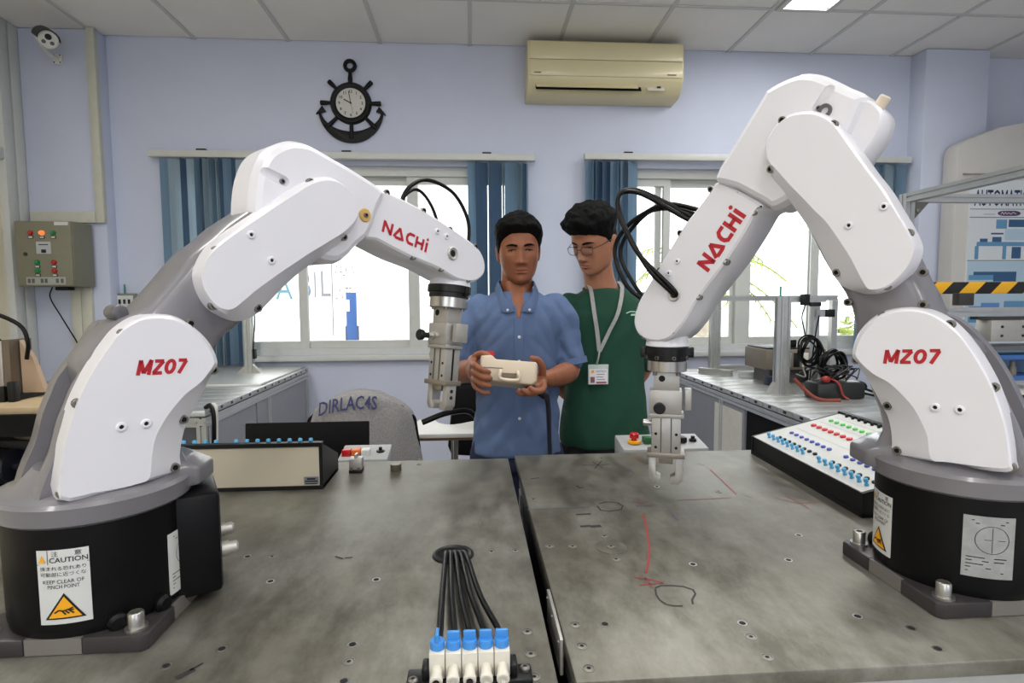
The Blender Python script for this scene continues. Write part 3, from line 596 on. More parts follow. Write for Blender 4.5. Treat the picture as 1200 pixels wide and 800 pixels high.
# ================================================================== ROBOTS
T = .92
LM = {}   # letters of the forearm logo, drawn as pen strokes in a unit cap height
LM['N'] = ([[(.1, 0), (.1, 1)], [(.1, .92), (.72, .08)], [(.72, 0), (.72, 1)]], .98)
LM['A'] = ([[(.0, .08), (.42, .95)], [(.38, .95), (.80, 0)], [(.12, .08), (.66, .08)]], .98)
LM['C'] = ([[(.72, .9), (.3, .9), (.14, .72), (.1, .5), (.14, .28), (.3, .1), (.72, .1)]], .84)
LM['H'] = ([[(.1, 0), (.1, 1)], [(.1, .5), (.66, .5)], [(.66, 0), (.66, 1)]], .92)
LM['i'] = ([[(.1, 0), (.1, .86)]], .2)
def logo(M, h, length, parent, m):
    tot = sum(LM[c][1] for c in 'NACHi'); b = MB(); x = 0; sx = length / (tot * h)
    for c in 'NACHi':
        for st in LM[c][0]: stroke(b, [((x + p[0]) * h * sx, p[1] * h) for p in st], .25 * h, M)
        if c == 'i':
            cx, cy = (x + .1) * h * sx, 1.13 * h
            b.add([M @ Vector((cx + .13 * h * math.cos(a * PI / 6), cy + .13 * h * math.sin(a * PI / 6), .0004)) for a in range(12)], [tuple(range(12))])
        x += LM[c][1]
    me = bpy.data.meshes.new('logo_lettering'); bm = b.bmesh(); bm.to_mesh(me); bm.free(); me.materials.append(m)
    o = bpy.data.objects.new('logo_lettering', me); COL.objects.link(o); o.parent = parent; o['label'] = 'red NACHI lettering'; return o
LZ = [([[(.1, 0), (.1, 1)], [(.1, 1), (.5, .12)], [(.5, .12), (.9, 1)], [(.9, 1), (.9, 0)]], 1.12), ([[(.06, .905), (.76, .905)], [(.72, .88), (.12, .12)], [(.04, .095), (.78, .095)]], .92), ([[(.42 + .31 * math.cos(k * PI / 10), .5 + .405 * math.sin(k * PI / 10)) for k in range(21)]], .92), ([[(.06, .905), (.74, .905)], [(.70, .88), (.28, 0)]], .8)]
def model_name(M, h, length, parent):
    tot = sum(q[1] for q in LZ); b = MB(); x = 0; sx = length / (tot * h)
    for sts, wd in LZ:
        for st in sts: stroke(b, [((x + p[0]) * h * sx + .2 * h * p[1], p[1] * h) for p in st], .235 * h, M)
        x += wd
    me = bpy.data.meshes.new('model_lettering'); bm = b.bmesh(); bm.to_mesh(me); bm.free(); me.materials.append(red_print)
    o = bpy.data.objects.new('model_lettering', me); COL.objects.link(o); o.parent = parent; o['label'] = 'red MZ07 lettering'
def closed(pts, sub=3):
    return crom([Vector((p[0], p[1])) for p in pts], sub, True)[0]
def inset(P, d):
    n = len(P); A = sum(P[i].x * P[(i + 1) % n].y - P[(i + 1) % n].x * P[i].y for i in range(n)); s = 1 if A > 0 else -1
    out = []
    for i in range(n):
        t = (P[(i + 1) % n] - P[(i - 1) % n]); t = t.normalized() if t.length > 1e-9 else Vector((1, 0)); nn = Vector((-t.y, t.x)) * s
        out.append(P[i] + nn * d)
    return out
def build_robot(K, loc, phi, side, label, gname, tool_yaw, tool_tilt):
    root = thing('industrial_robot', label, 'robot arm', loc, math.radians(phi), group=gname)
    def X(u, v, w): return Vector((u, -side * w, v))
    def shell(name, loops, m, parent=root, bevel=0, angle=50):
        b = MB(); b.loft([[X(p.x, p.y, (w[i] if isinstance(w, list) else w)) for i, p in enumerate(P)] for P, w in loops]); return b.obj(name, m, parent, bevel=bevel, world=False, angle=angle)
    def face_M(u, v, w, rx=1.0, ry=0.0):   # local frame lying on a side plane: x axis to the reader's right
        s = side
        ax = Vector((rx * s, 0, ry)).normalized(); az = Vector((0, -side, 0)); ay = az.cross(ax)
        return basis(X(u, v, w), ax, ay, az)
    def screws(key, w, parent, me=SCREW, loops=None):
        for u, v in G[K + key]:
            ww = w
            if loops:
                Po, Pin, wl = loops[0][0], loops[3][0], loops[1][1]; q = Vector((u, v)); i = min(range(len(Po)), key=lambda k: (Po[k] - q).length)
                D_ = max(1e-5, (Po[i] - Pin[i]).length); t_ = min(1, (Po[i] - q).length / D_); ww = min(w, wl[i] + (.097 - wl[i]) * t_ + .001) if D_ > .012 else w
            inst(me, 'screw', parent, face_M(u, v, ww))
    def plugs(key, w, parent):
        for u, v in G[K + key]:
            inst(PLUG, 'plug', parent, face_M(u, v, w)); inst(PLUGH, 'plug_hole', parent, face_M(u, v, w))
    rz = Matrix.Rotation(-math.radians(phi), 4, 'Z')     # foot stands square to the table
    # ---- foot plate
    q = [(-.105, -.105), (-.035, -.105), (-.035, -.1), (.035, -.1), (.035, -.105), (.105, -.105), (.112, -.098), (.112, -.035), (.107, -.035), (.107, .035), (.112, .035), (.112, .098), (.105, .105), (-.105, .105), (-.112, .098), (-.112, .035), (-.107, .035), (-.107, -.035), (-.112, -.035), (-.112, -.098)]
    b = MB(); b.loft([[rz @ Vector((x, y, z)) for x, y in q] for z in (0, .022)]); b.obj('foot_plate', mat('foot_iron', rgb(58, 54, 56), .38, .2), root, bevel=.002, world=False)
    for (cx, cy, dx, dy) in ((0, -.101, .068, .006), (.108, 0, .006, .068), (-.108, 0, .006, .068)):
        b = MB(); b.loft([[rz @ Vector((cx + sx * dx / 2, cy + sy * dy / 2, z)) for sx, sy in ((-1, -1), (1, -1), (1, 1), (-1, 1))] for z in (.001, .0215)]); b.obj('machined_pad', mat('machined_pad', rgb(132, 128, 124), .4, .4), root, world=False)
    for sx in (-1, 1):
        for sy in (-1, 1):
            c = rz @ Vector((sx * .091, sy * .087, 0)); bo = MB(); bo.lathe(c + Vector((0, 0, .022)), (0, 0, 1), [(0, .0135), (.003, .0135), (.003, .0095), (.02, .0095), (.022, .008), (.022, .005), (.012, .005)], 16)
            bo.obj('anchor_bolt', steel, root, world=False)
    # ---- drum
    b = MB(); b.lathe((0, 0, .012), (0, 0, 1), [(0, .098), (.006, .103), (.02, .106), (.15, .107), (.153, .104)], 64); b.obj('base_drum', black_drum, root, world=False)
    # connector box on the drum
    aw = math.radians(28 if K == 'L_' else 62); d = rz @ Vector((math.cos(aw), math.sin(aw), 0)); s_ = Vector((-d.y, d.x, 0))
    b = MB(); c = d * .108 + Vector((0, 0, .088)); b.box(c, (.075, .115, .150), Matrix((d, s_, (0, 0, 1))).transposed()); cb = b.obj('connector_box', black_drum, root, bevel=.008, world=False)
    for k, (o1, o2) in enumerate(((-.035, .0), (.02, .01))):
        p = c + d * .036 + s_ * o1 + Vector((0, 0, o2 - .02)); MB().lathe(p, d, [(0, .011), (.012, .011), (.012, .009), (.022, .009), (.025, .006)], 16).obj('cable_gland', cast_alu, cb, world=False)
    for a in (-.9, -.4, 2.2):
        p = rz @ Vector((.1 * math.cos(a), .1 * math.sin(a), .03)); dd = rz @ Vector((math.cos(a), math.sin(a), 0))
        MB().lathe(p, dd, [(0, .012), (.012, .012), (.016, .008)], 12).obj('drum_lug', black_drum, root, world=False)
    # ---- swivel ring, shoulder frame
    b = MB(); b.lathe((0, 0, .162), (0, 0, 1), [(0, .108), (.004, .113), (.026, .116), (.031, .112), (.036, .09), (.06, .07)], 64); b.obj('swivel_ring', grey_cast, root, world=False)
    ear = [(.05, -.075), (.105, -.07), (.142, -.03), (.142, .03), (.105, .07), (.05, .075)]
    b = MB(); b.loft([[Vector((x, -side * w_, z)) for x, w_ in ear] for z in (.171, .196)] + [[Vector((x * .82, -side * w_ * .9, .21)) for x, w_ in ear]]); b.obj('ring_lug', grey_cast, root, bevel=.005, world=False)
    low = [Vector(p) for p in G[K + 'low']]; lowi = [Vector(p) for p in G[K + 'lowi']]
    P0 = closed(low); Pi = closed(lowi)
    sp = [Vector(p) for p in G[K + 'sp']]
    c2 = Vector((.05, .345))
    fr_out = [Vector((.085, .176)), Vector((.087, .23)), Vector((.092, .262))] + [c2 + Vector((math.cos(a), math.sin(a))) * .07 for a in [math.radians(-15 + 12 * k) for k in range(9)]] + sp[::-1] + [Vector((sp[0].x - .004, .176))]
    web = inset(closed(fr_out, 2), .016)
    shell('frame_cheek', [(inset(closed(fr_out, 2), .003), .062), (closed(fr_out, 2), .056), (closed(fr_out, 2), .036)], grey_cast)
    shell('frame_cheek', [(closed(fr_out, 2), -.04), (closed(fr_out, 2), -.072), (inset(closed(fr_out, 2), .006), -.08)], grey_cast)
    shell('frame_web', [(web, .045), (web, -.045)], dark_grey)
    def cover_loops(Po, Pin, wb, we, wf):
        D_ = [(a - c).length for a, c in zip(Po, Pin)]
        k_ = [min(1, max(0, (d - .008) / .012)) for d in D_]           # 1 where the broad chamfer is
        w1 = [we - .016 * k for k in k_]
        mid = [a * .62 + c * .38 for a, c in zip(Po, Pin)]
        w2 = [(w1[i] + (wf - w1[i]) * (.78 if k_[i] < .01 else .78 + (.40 - .78) * k_[i])) for i in range(len(Po))]
        return [(Po, wb), (Po, w1), (mid, w2), (Pin, wf)]
    shoulder = shell('shoulder_cover', cover_loops(P0, Pi, .050, .082, .097), white_cast, angle=17)
    MB().lathe(X(.05, .345, -.075), (0, side, 0), [(0, .058), (.012, .056), (.018, .048)], 40).obj('far_shoulder_cap', white_cast, root, world=False)
    screws('lows', .0885, shoulder, loops=cover_loops(P0, Pi, .05, .082, .097)); plugs('lowp', .0965, shoulder)
    m0, m1, m2 = [Vector(p) for p in G[K + 'mz']]
    dx = m1 - m0; h = (m2 - m0).length * .98
    model_name(face_M(m0.x, m0.y, .0972, dx.x * side, dx.y), h, dx.length * 1.08, shoulder)
    # ---- gray upper arm with its cover
    up = [Vector(p) for p in G[K + 'up']]; upi = [Vector(p) for p in G[K + 'upi']]
    U0 = closed(up); Ui = closed(upi)
    ax_ = [Vector(p) for p in G[K + 'ax']]; ar_ = [Vector(p) for p in G[K + 'ar']]
    cen = sum(up, Vector((0, 0))) / len(up); J3 = Vector(G[K + 'J3'])
    arcl = [c2 + Vector((math.cos(a), math.sin(a))) * .07 for a in [math.radians(-20 - 20 * k) for k in range(10)]]
    axd = (J3 - c2).normalized()
    top = [J3 + (axd * math.cos(a) + Vector((-axd.y, axd.x)) * math.sin(a)) * .05 for a in [math.radians(80 - 20 * k) for k in range(9)]]
    if K == 'R_': top = top[::-1]; arm = ax_ + [p for p in top] + ar_ + [c2 + Vector((math.cos(a), math.sin(a))) * .07 for a in [math.radians(-10 - 20 * k) for k in range(9)]]
    arm = (ax_ + top + ar_ + arcl) if K == 'L_' else (ax_ + top[::-1] + ar_ + arcl)
    A0 = closed(arm, 2); A1 = inset(A0, .014)
    shell('upper_arm', [(A1, .062), (inset(A0, .004), .056), (A0, .045), (A0, -.035), (inset(A0, .005), -.048), (A1, -.055)], grey_cast, angle=60)
    cover = shell('upper_arm_cover', cover_loops(U0, Ui, .050, .080, .097), white_cast, angle=17)
    screws('ups', .088, cover, loops=cover_loops(U0, Ui, .05, .080, .097)); plugs('upp', .0965, cover)
    if K == 'R_':
        for u, v in G['R_arms']: inst(SCREW, 'arm_screw', root, face_M(u, v, .06))
    # lifting eye on the spine
    e0 = ax_[1]
    if K == 'L_': MB().cyl(X(e0.x - .012, e0.y + .002, -.02), X(e0.x - .012, e0.y + .002, .02), .011, 16).obj('stopper', dark_grey, root, bevel=.003, world=False)
    # ---- elbow housing and forearm
    el = closed([Vector(p) for p in G[K + 'el']]); 
    eo = shell('elbow_housing', [(inset(el, .014), .066), (inset(el, .006), .061), (el, .046), (el, -.012), (inset(el, .008), -.028), (inset(el, .022), -.036)], white_cast, angle=40)
    g0, g1 = [Vector(p) for p in G[K + 'slot']]
    cut = MB(); cut.limb([X(g0.x, g0.y, .0685), X((g0.x + g1.x) / 2, (g0.y + g1.y) / 2, .0675), X(g1.x, g1.y, .0665)], [.0085, .0085, .0085], 20); co = cut.obj('cutter', white_cast, root, world=False)
    bm_ = eo.modifiers.new('slot', 'BOOLEAN'); bm_.object = co; bm_.operation = 'DIFFERENCE'; bm_.solver = 'EXACT'
    bpy.context.view_layer.update(); dg_ = bpy.context.evaluated_depsgraph_get(); nm = bpy.data.meshes.new_from_object(eo.evaluated_get(dg_)); eo.modifiers.clear(); eo.data = nm; nm.name = 'elbow_housing'
    bq = bmesh.new(); bq.from_mesh(nm)
    for e in bq.edges: e.smooth = not (len(e.link_faces) == 2 and e.calc_face_angle(0) > math.radians(16))
    bq.to_mesh(nm); bq.free(); bpy.data.objects.remove(co)
    inst(SCREW_S, 'slot_screw', eo, face_M(g1.x, g1.y, .0595))
    if K == 'R_':
        mo_ = closed([Vector(p) for p in G['R_motor']]); shell('elbow_motor', [(inset(mo_, .004), .050), (mo_, .045), (mo_, -.01), (inset(mo_, .006), -.018)], white_cast)
        q0, q1 = [Vector(p) for p in G['R_plug']]; d_ = (q1 - q0).normalized(); pp = X(q0.x, q0.y, .03); MB().lathe(pp - X(d_.x, d_.y, 0) * .012, X(d_.x, d_.y, 0), [(0, .0105), (.012, .0105), (.012, .0085), (.016, .0085)], 18).obj('plug_nut', cast_alu, root, world=False)
        MB().lathe(pp, X(d_.x, d_.y, 0), [(0, .0088), (.030, .0088), (.032, .007)], 18).obj('elbow_plug', mat('aged_plug', rgb(206, 192, 174), .5), root, world=False)
        u_, v_ = G['R_eye'][0]; MB().pipe(X(u_, v_, .064), X(u_, v_, .070), .011, .006, 20).obj('lifting_eye', dark_grey, root, world=False)
    else:
        u_, v_ = G['L_disc'][0]; MB().lathe(X(u_, v_, .06), (0, -side, 0), [(0, .0125), (.007, .0125), (.009, .011)], 22).obj('stop_disc', mat('tan_stop', rgb(206, 168, 96), .5), root, world=False); inst(SCREW_S, 'stop_screw', root, face_M(u_, v_, .069))
    fo = closed([Vector(p) for p in G[K + 'fo']])
    fore = shell('forearm', [(inset(fo, .003), .048), (fo, .044), (fo, -.036), (inset(fo, .006), -.044)], white_cast, angle=40)
    fcov = shell('forearm_cover', [(inset(fo, .002), .046), (inset(fo, .002), .049), (inset(fo, .006), .0525)], white_cast, root, angle=40)
    screws('fs', .048, fcov); plugs('fp', .0524, fcov)
    u, v = G[K + 'fh'][0]
    MB().lathe(X(u, v, .0505), (0, -side, 0), [(0, .0075), (.0045, .0075), (.006, .0125), (.004, .0145), (0, .0145)], 20).obj('cable_port', cast_alu, fcov, world=False)
    MB().lathe(X(u, v, .0522), (0, -side, 0), [(0, .0085), (.0012, .0085)], 20).obj('port_hole', hole_dark, fcov, world=False)
    n0, n1, n2 = [Vector(p) for p in G[K + 'na']]; dn = n1 - n0; up_ = n2 - n0; hh = abs(dn.x * up_.y - dn.y * up_.x) / dn.length
    logo(face_M(n0.x, n0.y, .0527, dn.x * side, dn.y), hh * .95, dn.length * .99, fcov, red_print)
    # ---- wrist, flange, tool
    tu, tv = G[K + 'tool']
    wrist = X(tu, tv, .004)
    tz = .94 if K == 'L_' else 1.03
    Mw = Matrix.Translation(wrist) @ Matrix.Rotation(-tool_tilt, 4, 'Y') @ Matrix.Rotation(tool_yaw - math.radians(phi), 4, 'Z') @ Matrix.Scale(tz, 4)
    ez = lambda z: Mw @ Vector((0, 0, z))
    dn_ = (Mw.to_3x3() @ Vector((0, 0, -1)))
    MB().lathe(ez(.05), dn_, [(0, .04), (.03, .044), (.048, .047), (.05, .045)], 36).obj('wrist_collar', white_cast, root, world=False)
    fl = MB(); fl.lathe(ez(0), dn_, [(0, .046), (.001, .049), (.016, .049), (.0165, .045), (.027, .045), (.028, .043)], 40); flo = fl.obj('tool_flange', black_plastic, root, world=False)
    for k in range(8):
        a = k * PI / 4 + .3; p = Mw @ Vector((.0455 * math.cos(a), .0455 * math.sin(a), -.021)); dd = Mw.to_3x3() @ Vector((math.cos(a), math.sin(a), 0))
        M_ = dd.to_track_quat('Z', 'Y').to_matrix().to_4x4(); M_.translation = p - dd * .002; inst(SCREW_S, 'flange_screw', flo, M_)
    for a in (.2, 3.3): p = Mw @ Vector((.05 * math.cos(a), .05 * math.sin(a), -.012)); MB().box(p, (.012, .012, .022), Mw.to_3x3()).obj('flange_tab', black_plastic, flo, bevel=.002, world=False)
    MB().lathe(ez(-.028), dn_, [(0, .041), (.001, .042), (.023, .042), (.024, .041)], 40).obj('adapter_disc', steel, root, world=False)
    R3 = Mw.to_3x3()
    def tbox(name, c, d, m=cast_alu, bev=.0015, par=root): return MB().box(Mw @ Vector(c), d, R3).obj(name, m, par, bevel=bev, world=False)
    for k in range(4):
        a = k * PI / 2 + .75; MB().cyl(Mw @ Vector((.034 * math.cos(a), .034 * math.sin(a), -.052)), Mw @ Vector((.034 * math.cos(a), .034 * math.sin(a), -.059)), .005, 10).obj('disc_bolt', screw_mat, root, world=False)
    tbox('mount_block', (0, 0, -.072), (.052, .046, .04))
    MB().cyl(Mw @ Vector((-.01, -.0235, -.066)), Mw @ Vector((-.01, -.0215, -.066)), .007, 14).obj('block_hole', hole_dark, root, world=False)
    cl = tbox('clamp_block', (-.002, 0, -.116), (.066, .052, .05))
    tbox('clamp_plate', (.044, .006, -.112), (.014, .036, .044), cast_alu)
    kn = MB(); kn.lathe(Mw @ Vector((-.014, -.026, -.122)), R3 @ Vector((0, -1, 0)), [(0, .009), (.008, .009), (.008, .007), (.016, .007)], 8); kn.obj('plunger_nut', steel, cl, world=False)
    kn = MB(); kn.lathe(Mw @ Vector((-.014, -.042, -.122)), R3 @ Vector((0, -1, 0)), [(0, .006), (.014, .0065), (.016, .0115), (.024, .0125), (.027, .010)], 20); kn.obj('plunger_knob', black_plastic, cl, world=False)
    tbox('end_plate', (0, 0, -.1455), (.072, .05, .009))
    gb = tbox('gripper_body', (0, .001, -.188), (.06, .044, .076), cast_alu)
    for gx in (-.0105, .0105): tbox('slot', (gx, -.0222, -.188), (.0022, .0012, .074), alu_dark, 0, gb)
    for gx in (-.021, .021):
        for gz in (-.185, -.214): MB().cyl(Mw @ Vector((gx, -.0202, gz)), Mw @ Vector((gx, -.0214, gz)), .0032, 10).obj('mount_hole', hole_dark, gb, world=False)
    for sx in (-1, 1):
        tbox('side_slot', (sx * .0302, .002, -.188), (.0012, .005, .074), black_plastic, 0, gb)
    MB().lathe(Mw @ Vector((-.03, 0, -.166)), R3 @ Vector((-1, 0, 0)), [(0, .006), (.008, .006), (.008, .008), (.018, .008), (.02, .005)], 10).obj('air_fitting', steel, gb, world=False)
    tbox('jaw_plate', (0, 0, -.231), (.078, .05, .011), mat('worn_steel', rgb(150, 142, 132), .4, .7))
    tbox('jaw_rail', (0, 0, -.243), (.03, .03, .016), mat('worn_steel', (0, 0, 0)))
    for sx in (-1, 1):
        f = MB(); pr = [(.020, -.236), (.036, -.236), (.036, -.284), (.028, -.295), (.012, -.295), (.010, -.281), (.020, -.276)]
        f.loft([[Mw @ Vector((sx * x, y, z)) for x, z in pr] for y in (-.014, .014)]); fo_ = f.obj('gripper_finger', cast_alu, root, bevel=.0012, world=False)
        for gz in (-.25, -.265): MB().cyl(Mw @ Vector((sx * .0355, 0, gz)), Mw @ Vector((sx * .0366, 0, gz)), .0042, 10).obj('finger_screw', ink, fo_, world=False)
    # ---- hoses
    for key, w, r in ((('h1', 0, .0042), ('h2', -.01, .0036)) if K == 'L_' else (('h1', .056, .0052), ('h2', .06, .0048), ('h3', 0, .0052), ('h4', -.008, .0048))):
        pts = G[K + key]; n = len(pts); P = []
        for i, (u, v) in enumerate(pts):
            ww = w
            if K == 'R_' and key in ('h1', 'h2'): ww = [.048, .056, .075, .08, .08, .075, .065, .05, .03, .01, -.01, -.02][i] + (.006 if key == 'h2' else 0)
            P.append(X(u, v, ww))
        MB().tube(P, r, 10, 6).obj('air_hose', black_rubber, root, world=False)
    # ---- labels on the drum, bent to its surface
    def on_drum(a0, z0, x, z, lift=.0006):
        a = a0 + x / .1068; return rz @ Vector(((.1068 + lift) * math.cos(a), (.1068 + lift) * math.sin(a), z0 + z))
    def drum_label(name, a0, z0, w, h, m, label=None):
        b = MB(); n = 14
        fr_ = [on_drum(a0, z0, -w / 2 + w * i / n, 0) for i in range(n + 1)]; tp = [on_drum(a0, z0, -w / 2 + w * i / n, h) for i in range(n + 1)]
        fb = [on_drum(a0, z0, -w / 2 + w * i / n, 0, -.0006) for i in range(n + 1)]; tb_ = [on_drum(a0, z0, -w / 2 + w * i / n, h, -.0006) for i in range(n + 1)]
        b.loft([[fr_[i], tp[i], tb_[i], fb[i]] for i in range(n + 1)]); o = b.obj(name, m, root, world=False, label=label); return o
    def dtext(txt, a0, z0, x, z, fit, par, m=ink, **kw):
        return text_on(txt, None, m, par, world=False, fit=fit, bend=lambda v: on_drum(a0, z0, x + v.x, z + v.y, .0011), **kw)
    def dpoly(pts, a0, z0, par, m, lift=.0011, name='mark'):
        b = MB(); n = 10
        A, B, C_ = [Vector((p[0], p[1])) for p in pts]
        idx = {}; vs = []
        for i in range(n + 1):
            for j in range(n + 1 - i): idx[i, j] = len(vs); p = A + (B - A) * (i / n) + (C_ - A) * (j / n); vs.append(on_drum(a0, z0, p.x, p.y, lift))
        fs = [(idx[i, j], idx[i + 1, j], idx[i, j + 1]) for i in range(n) for j in range(n - i)] + [(idx[i + 1, j], idx[i + 1, j + 1], idx[i, j + 1]) for i in range(n) for j in range(n - i - 1)]
        b.add(vs, fs); return b.obj(name, m, par, world=False, smooth=False)
    def dstroke(pts, w, a0, z0, par, m, close=False, name='mark'):
        b = MB(); stroke(b, pts, w, close=close); b.v = [tuple(on_drum(a0, z0, v[0], v[1], .0012)) for v in b.v]; return b.obj(name, m, par, world=False, smooth=False)
    a0, z0 = (math.radians(-80), .042) if K == 'L_' else (math.radians(-192.6), .040)
    kx, kz = 1.22, 1.07
    _od = on_drum
    def on_drum(a0_, z0_, x, z, lift=.0006): return _od(a0_, z0_, x * kx, z * kz, lift)
    cl_ = drum_label('caution_label', a0, z0, .046, .088, white_label, 'white caution label with yellow triangle')
    dpoly([(-.0215, .0735), (-.0145, .0735), (-.018, .0825)], a0, z0, cl_, amber); dtext('!', a0, z0, -.0186, .0745, (.0012, .005), cl_)
    dstroke([(-.023, .0715), (.023, .0715)], .0006, a0, z0, cl_, ink); dstroke([(-.0125, .0715), (-.0125, .088)], .0005, a0, z0, cl_, ink)
    dtext('\u6ce8', a0, z0, -.009, .0805, (.006, .006), cl_); dtext('\u610f', a0, z0, .011, .0805, (.006, .006), cl_); dtext('CAUTION', a0, z0, -.011, .0732, (.033, .006), cl_, bold=.01)
    dtext('\u631f\u307e\u308c\u308b\u6050\u308c\u3042\u308a', a0, z0, -.02, .064, (.04, .005), cl_); dtext('\u53ef\u52d5\u90e8\u306b\u8fd1\u3065\u304f\u306a', a0, z0, -.02, .057, (.04, .005), cl_)
    dtext('KEEP CLEAR OF', a0, z0, -.018, .0485, (.036, .0045), cl_); dtext('PINCH POINT', a0, z0, -.014, .0425, (.028, .0045), cl_)
    dpoly([(-.018, .006), (.018, .006), (0, .037)], a0, z0, cl_, ink)
    dpoly([(-.0145, .008), (.0145, .008), (0, .033)], a0, z0, cl_, amber, .0016)
    b = MB()
    for st in ([(-.009, .014), (-.005, .017), (-.001, .016), (.003, .0175), (.008, .0165)], [(.001, .016), (.004, .0125)], [(-.002, .016), (.001, .0115)], [(.003, .0175), (.008, .0125)], [(.003, .017), (.0075, .0195)]): stroke(b, st, .0016)
    b.v = [tuple(on_drum(a0, z0, v[0], v[1], .002)) for v in b.v]; b.obj('hand_symbol', ink, cl_, world=False, smooth=False)
    a1 = a0 + math.radians(81); zz = .032 if K == 'L_' else .053; kx, kz = 1.5, 1.2
    rl = drum_label('rating_plate', a1, zz, .04, .072, silver_label if K == 'R_' else white_label, 'rating plate with a round working-range diagram')
    dstroke([(.002 + .013 * math.cos(k * PI / 12), .045 + .016 * math.sin(k * PI / 12)) for k in range(24)], .0005, a1, zz, rl, ink, True)
    dstroke([(-.004, .045), (.012, .045)], .0005, a1, zz, rl, ink); dstroke([(.002, .03), (.002, .06)], .0004, a1, zz, rl, ink)
    for k, (xa, xb, zb) in enumerate(((-.014, .014, .067), (-.011, .011, .0635), (-.017, -.003, .0235), (-.017, .0, .0195), (-.017, -.004, .0155), (-.017, .002, .0115), (-.017, .012, .007), (.004, .014, .0235), (.004, .012, .0195))):
        dstroke([(xa, zb), (xb, zb)], .001, a1, zz, rl, ink, name='print_line')
    return root, X
# ================================================================== TABLES AND WHAT STANDS ON THEM
steel1 = steel_table('worn_steel_plate', 1.3); steel2 = steel_table('worn_steel_plate_two', 5.1)
dark_side = mat('table_side_black', rgb(26, 26, 27), .5)
def worktable(x0, x1, y0, y1, m, label):
    t = thing('steel_worktable', label, 'table', ((x0 + x1) / 2, (y0 + y1) / 2, 0), group='steel worktables')
    top = MB().span((x0, y0, T - .02), (x1, y1, T)).obj('tabletop', m, t, bevel=.0025)
    for (a, c) in (((x0 + .012, y0 + .006, T - .09), (x1 - .012, y0 + .05, T - .02)), ((x0 + .012, y1 - .05, T - .09), (x1 - .012, y1 - .006, T - .02)), ((x0 + .012, y0 + .05, T - .09), (x0 + .05, y1 - .05, T - .02)), ((x1 - .05, y0 + .05, T - .09), (x1 - .012, y1 - .05, T - .02))):
        MB().span(a, c).obj('apron_profile', alu, t, bevel=.003)
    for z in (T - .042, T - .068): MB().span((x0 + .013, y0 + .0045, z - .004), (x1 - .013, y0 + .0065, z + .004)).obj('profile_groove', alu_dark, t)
    for x in (x0 + .04, x1 - .04):
        for y in (y0 + .04, y1 - .04):
            MB().span((x - .03, y - .03, 0), (x + .03, y + .03, T - .09)).obj('leg', alu, t, bevel=.004)
    for s in (0, 1):
        xx = x0 + .02 if s == 0 else x1 - .02
        MB().span((xx - .004, y0 + .08, .15), (xx + .004, y1 - .08, T - .09)).obj('side_panel', dark_side, t)
    return t, top
t1, top1 = worktable(-.834, .094, .42, 1.545, steel1, 'left worn grey steel worktable with the hose manifold on it')
t2, top2 = worktable(.114, 1.30, .616, 1.57, steel2, 'right worn grey steel worktable with red and blue pen marks')
gap = MB().span((.1085, .70, T - .05), (.1132, .83, T - .001)).obj('guide_strip', cast_alu, t2, bevel=.001)
for y in (.71, .77, .82): MB().ball((.1085, y, T - .01), .0025, 8, 6).obj('strip_rivet', steel, t2)
# countersunk screws and threaded holes in the tops
def disc_mesh(name, prof, m, n=14):
    b = MB(); b.lathe((0, 0, 0), (0, 0, 1), prof, n); me = b.mesh(name); me.materials.append(m); return me
CSK = disc_mesh('countersunk_screw', [(-.001, .0075), (.0006, .0075), (.0008, .0062), (.0004, .0058), (.0005, .003), (.0007, .0026)], mat('dull_screw', rgb(136, 134, 126), .45, .6))
CSK.materials.append(hole_dark)
for p in CSK.polygons:
    if p.center.xy.length < .0022 and p.center.z > 0: p.material_index = 1
    elif .0058 <= p.center.xy.length < .0064 and p.center.z > .0004: p.material_index = 1
HOLE = disc_mesh('threaded_hole', [(-.001, .0045), (.0005, .0045)], hole_dark)
RIM = disc_mesh('hole_rim', [(-.001, .0068), (.0004, .0066)], steel)
def tops(par, pts, kind):
    for x, y in pts:
        M_ = world_to(par, Matrix.Translation((x, y, T)))
        if kind == 's': inst(CSK, 'countersunk_screw', par, M_)
        else: inst(RIM, 'hole_rim', par, M_); inst(HOLE, 'threaded_hole', par, M_)
tops(top1, G['t1s'], 's'); tops(top1, G['t1h'], 'h'); tops(top2, G['t2s'], 's'); tops(top2, G['t2h'], 'h')
# round blanking plate and pen marks
px, py = G['blank'][0]; MB().lathe((px, py, T - .001), (0, 0, 1), [(0, .0275), (.0016, .0275), (.0018, .0268)], 40).obj('blanking_disc', steel2, top2)
inst(CSK, 'countersunk_screw', top2, world_to(top2, Matrix.Translation((px, py, T + .0016))))
red_pen = mat('red_marker', rgb(138, 58, 56), .6); blue_pen = mat('blue_marker', rgb(70, 76, 105), .6); dark_pen = mat('dark_marker', rgb(44, 42, 42), .6)
for key, m, w in G['pens']:
    b = MB(); stroke(b, G[key], w, Matrix.Translation((0, 0, T + .0002))); b.obj('pen_mark', {'r': red_pen, 'b': blue_pen, 'k': dark_pen}[m], top2 if key[:2] == 'q2' else top1, smooth=False)
# ------------------------------------------------------------------ robots on the tables
build_robot('L_', (-.525, .818, T), 45.5, 1, 'white robot arm on the left table with its forearm held nearly level', 'white six-axis robot arms', math.radians(-48), math.radians(-7))
build_robot('R_', (.742, .808, T), 127, -1, 'tall white robot arm on the right table with looped black hoses', 'white six-axis robot arms', math.radians(-19), 0)
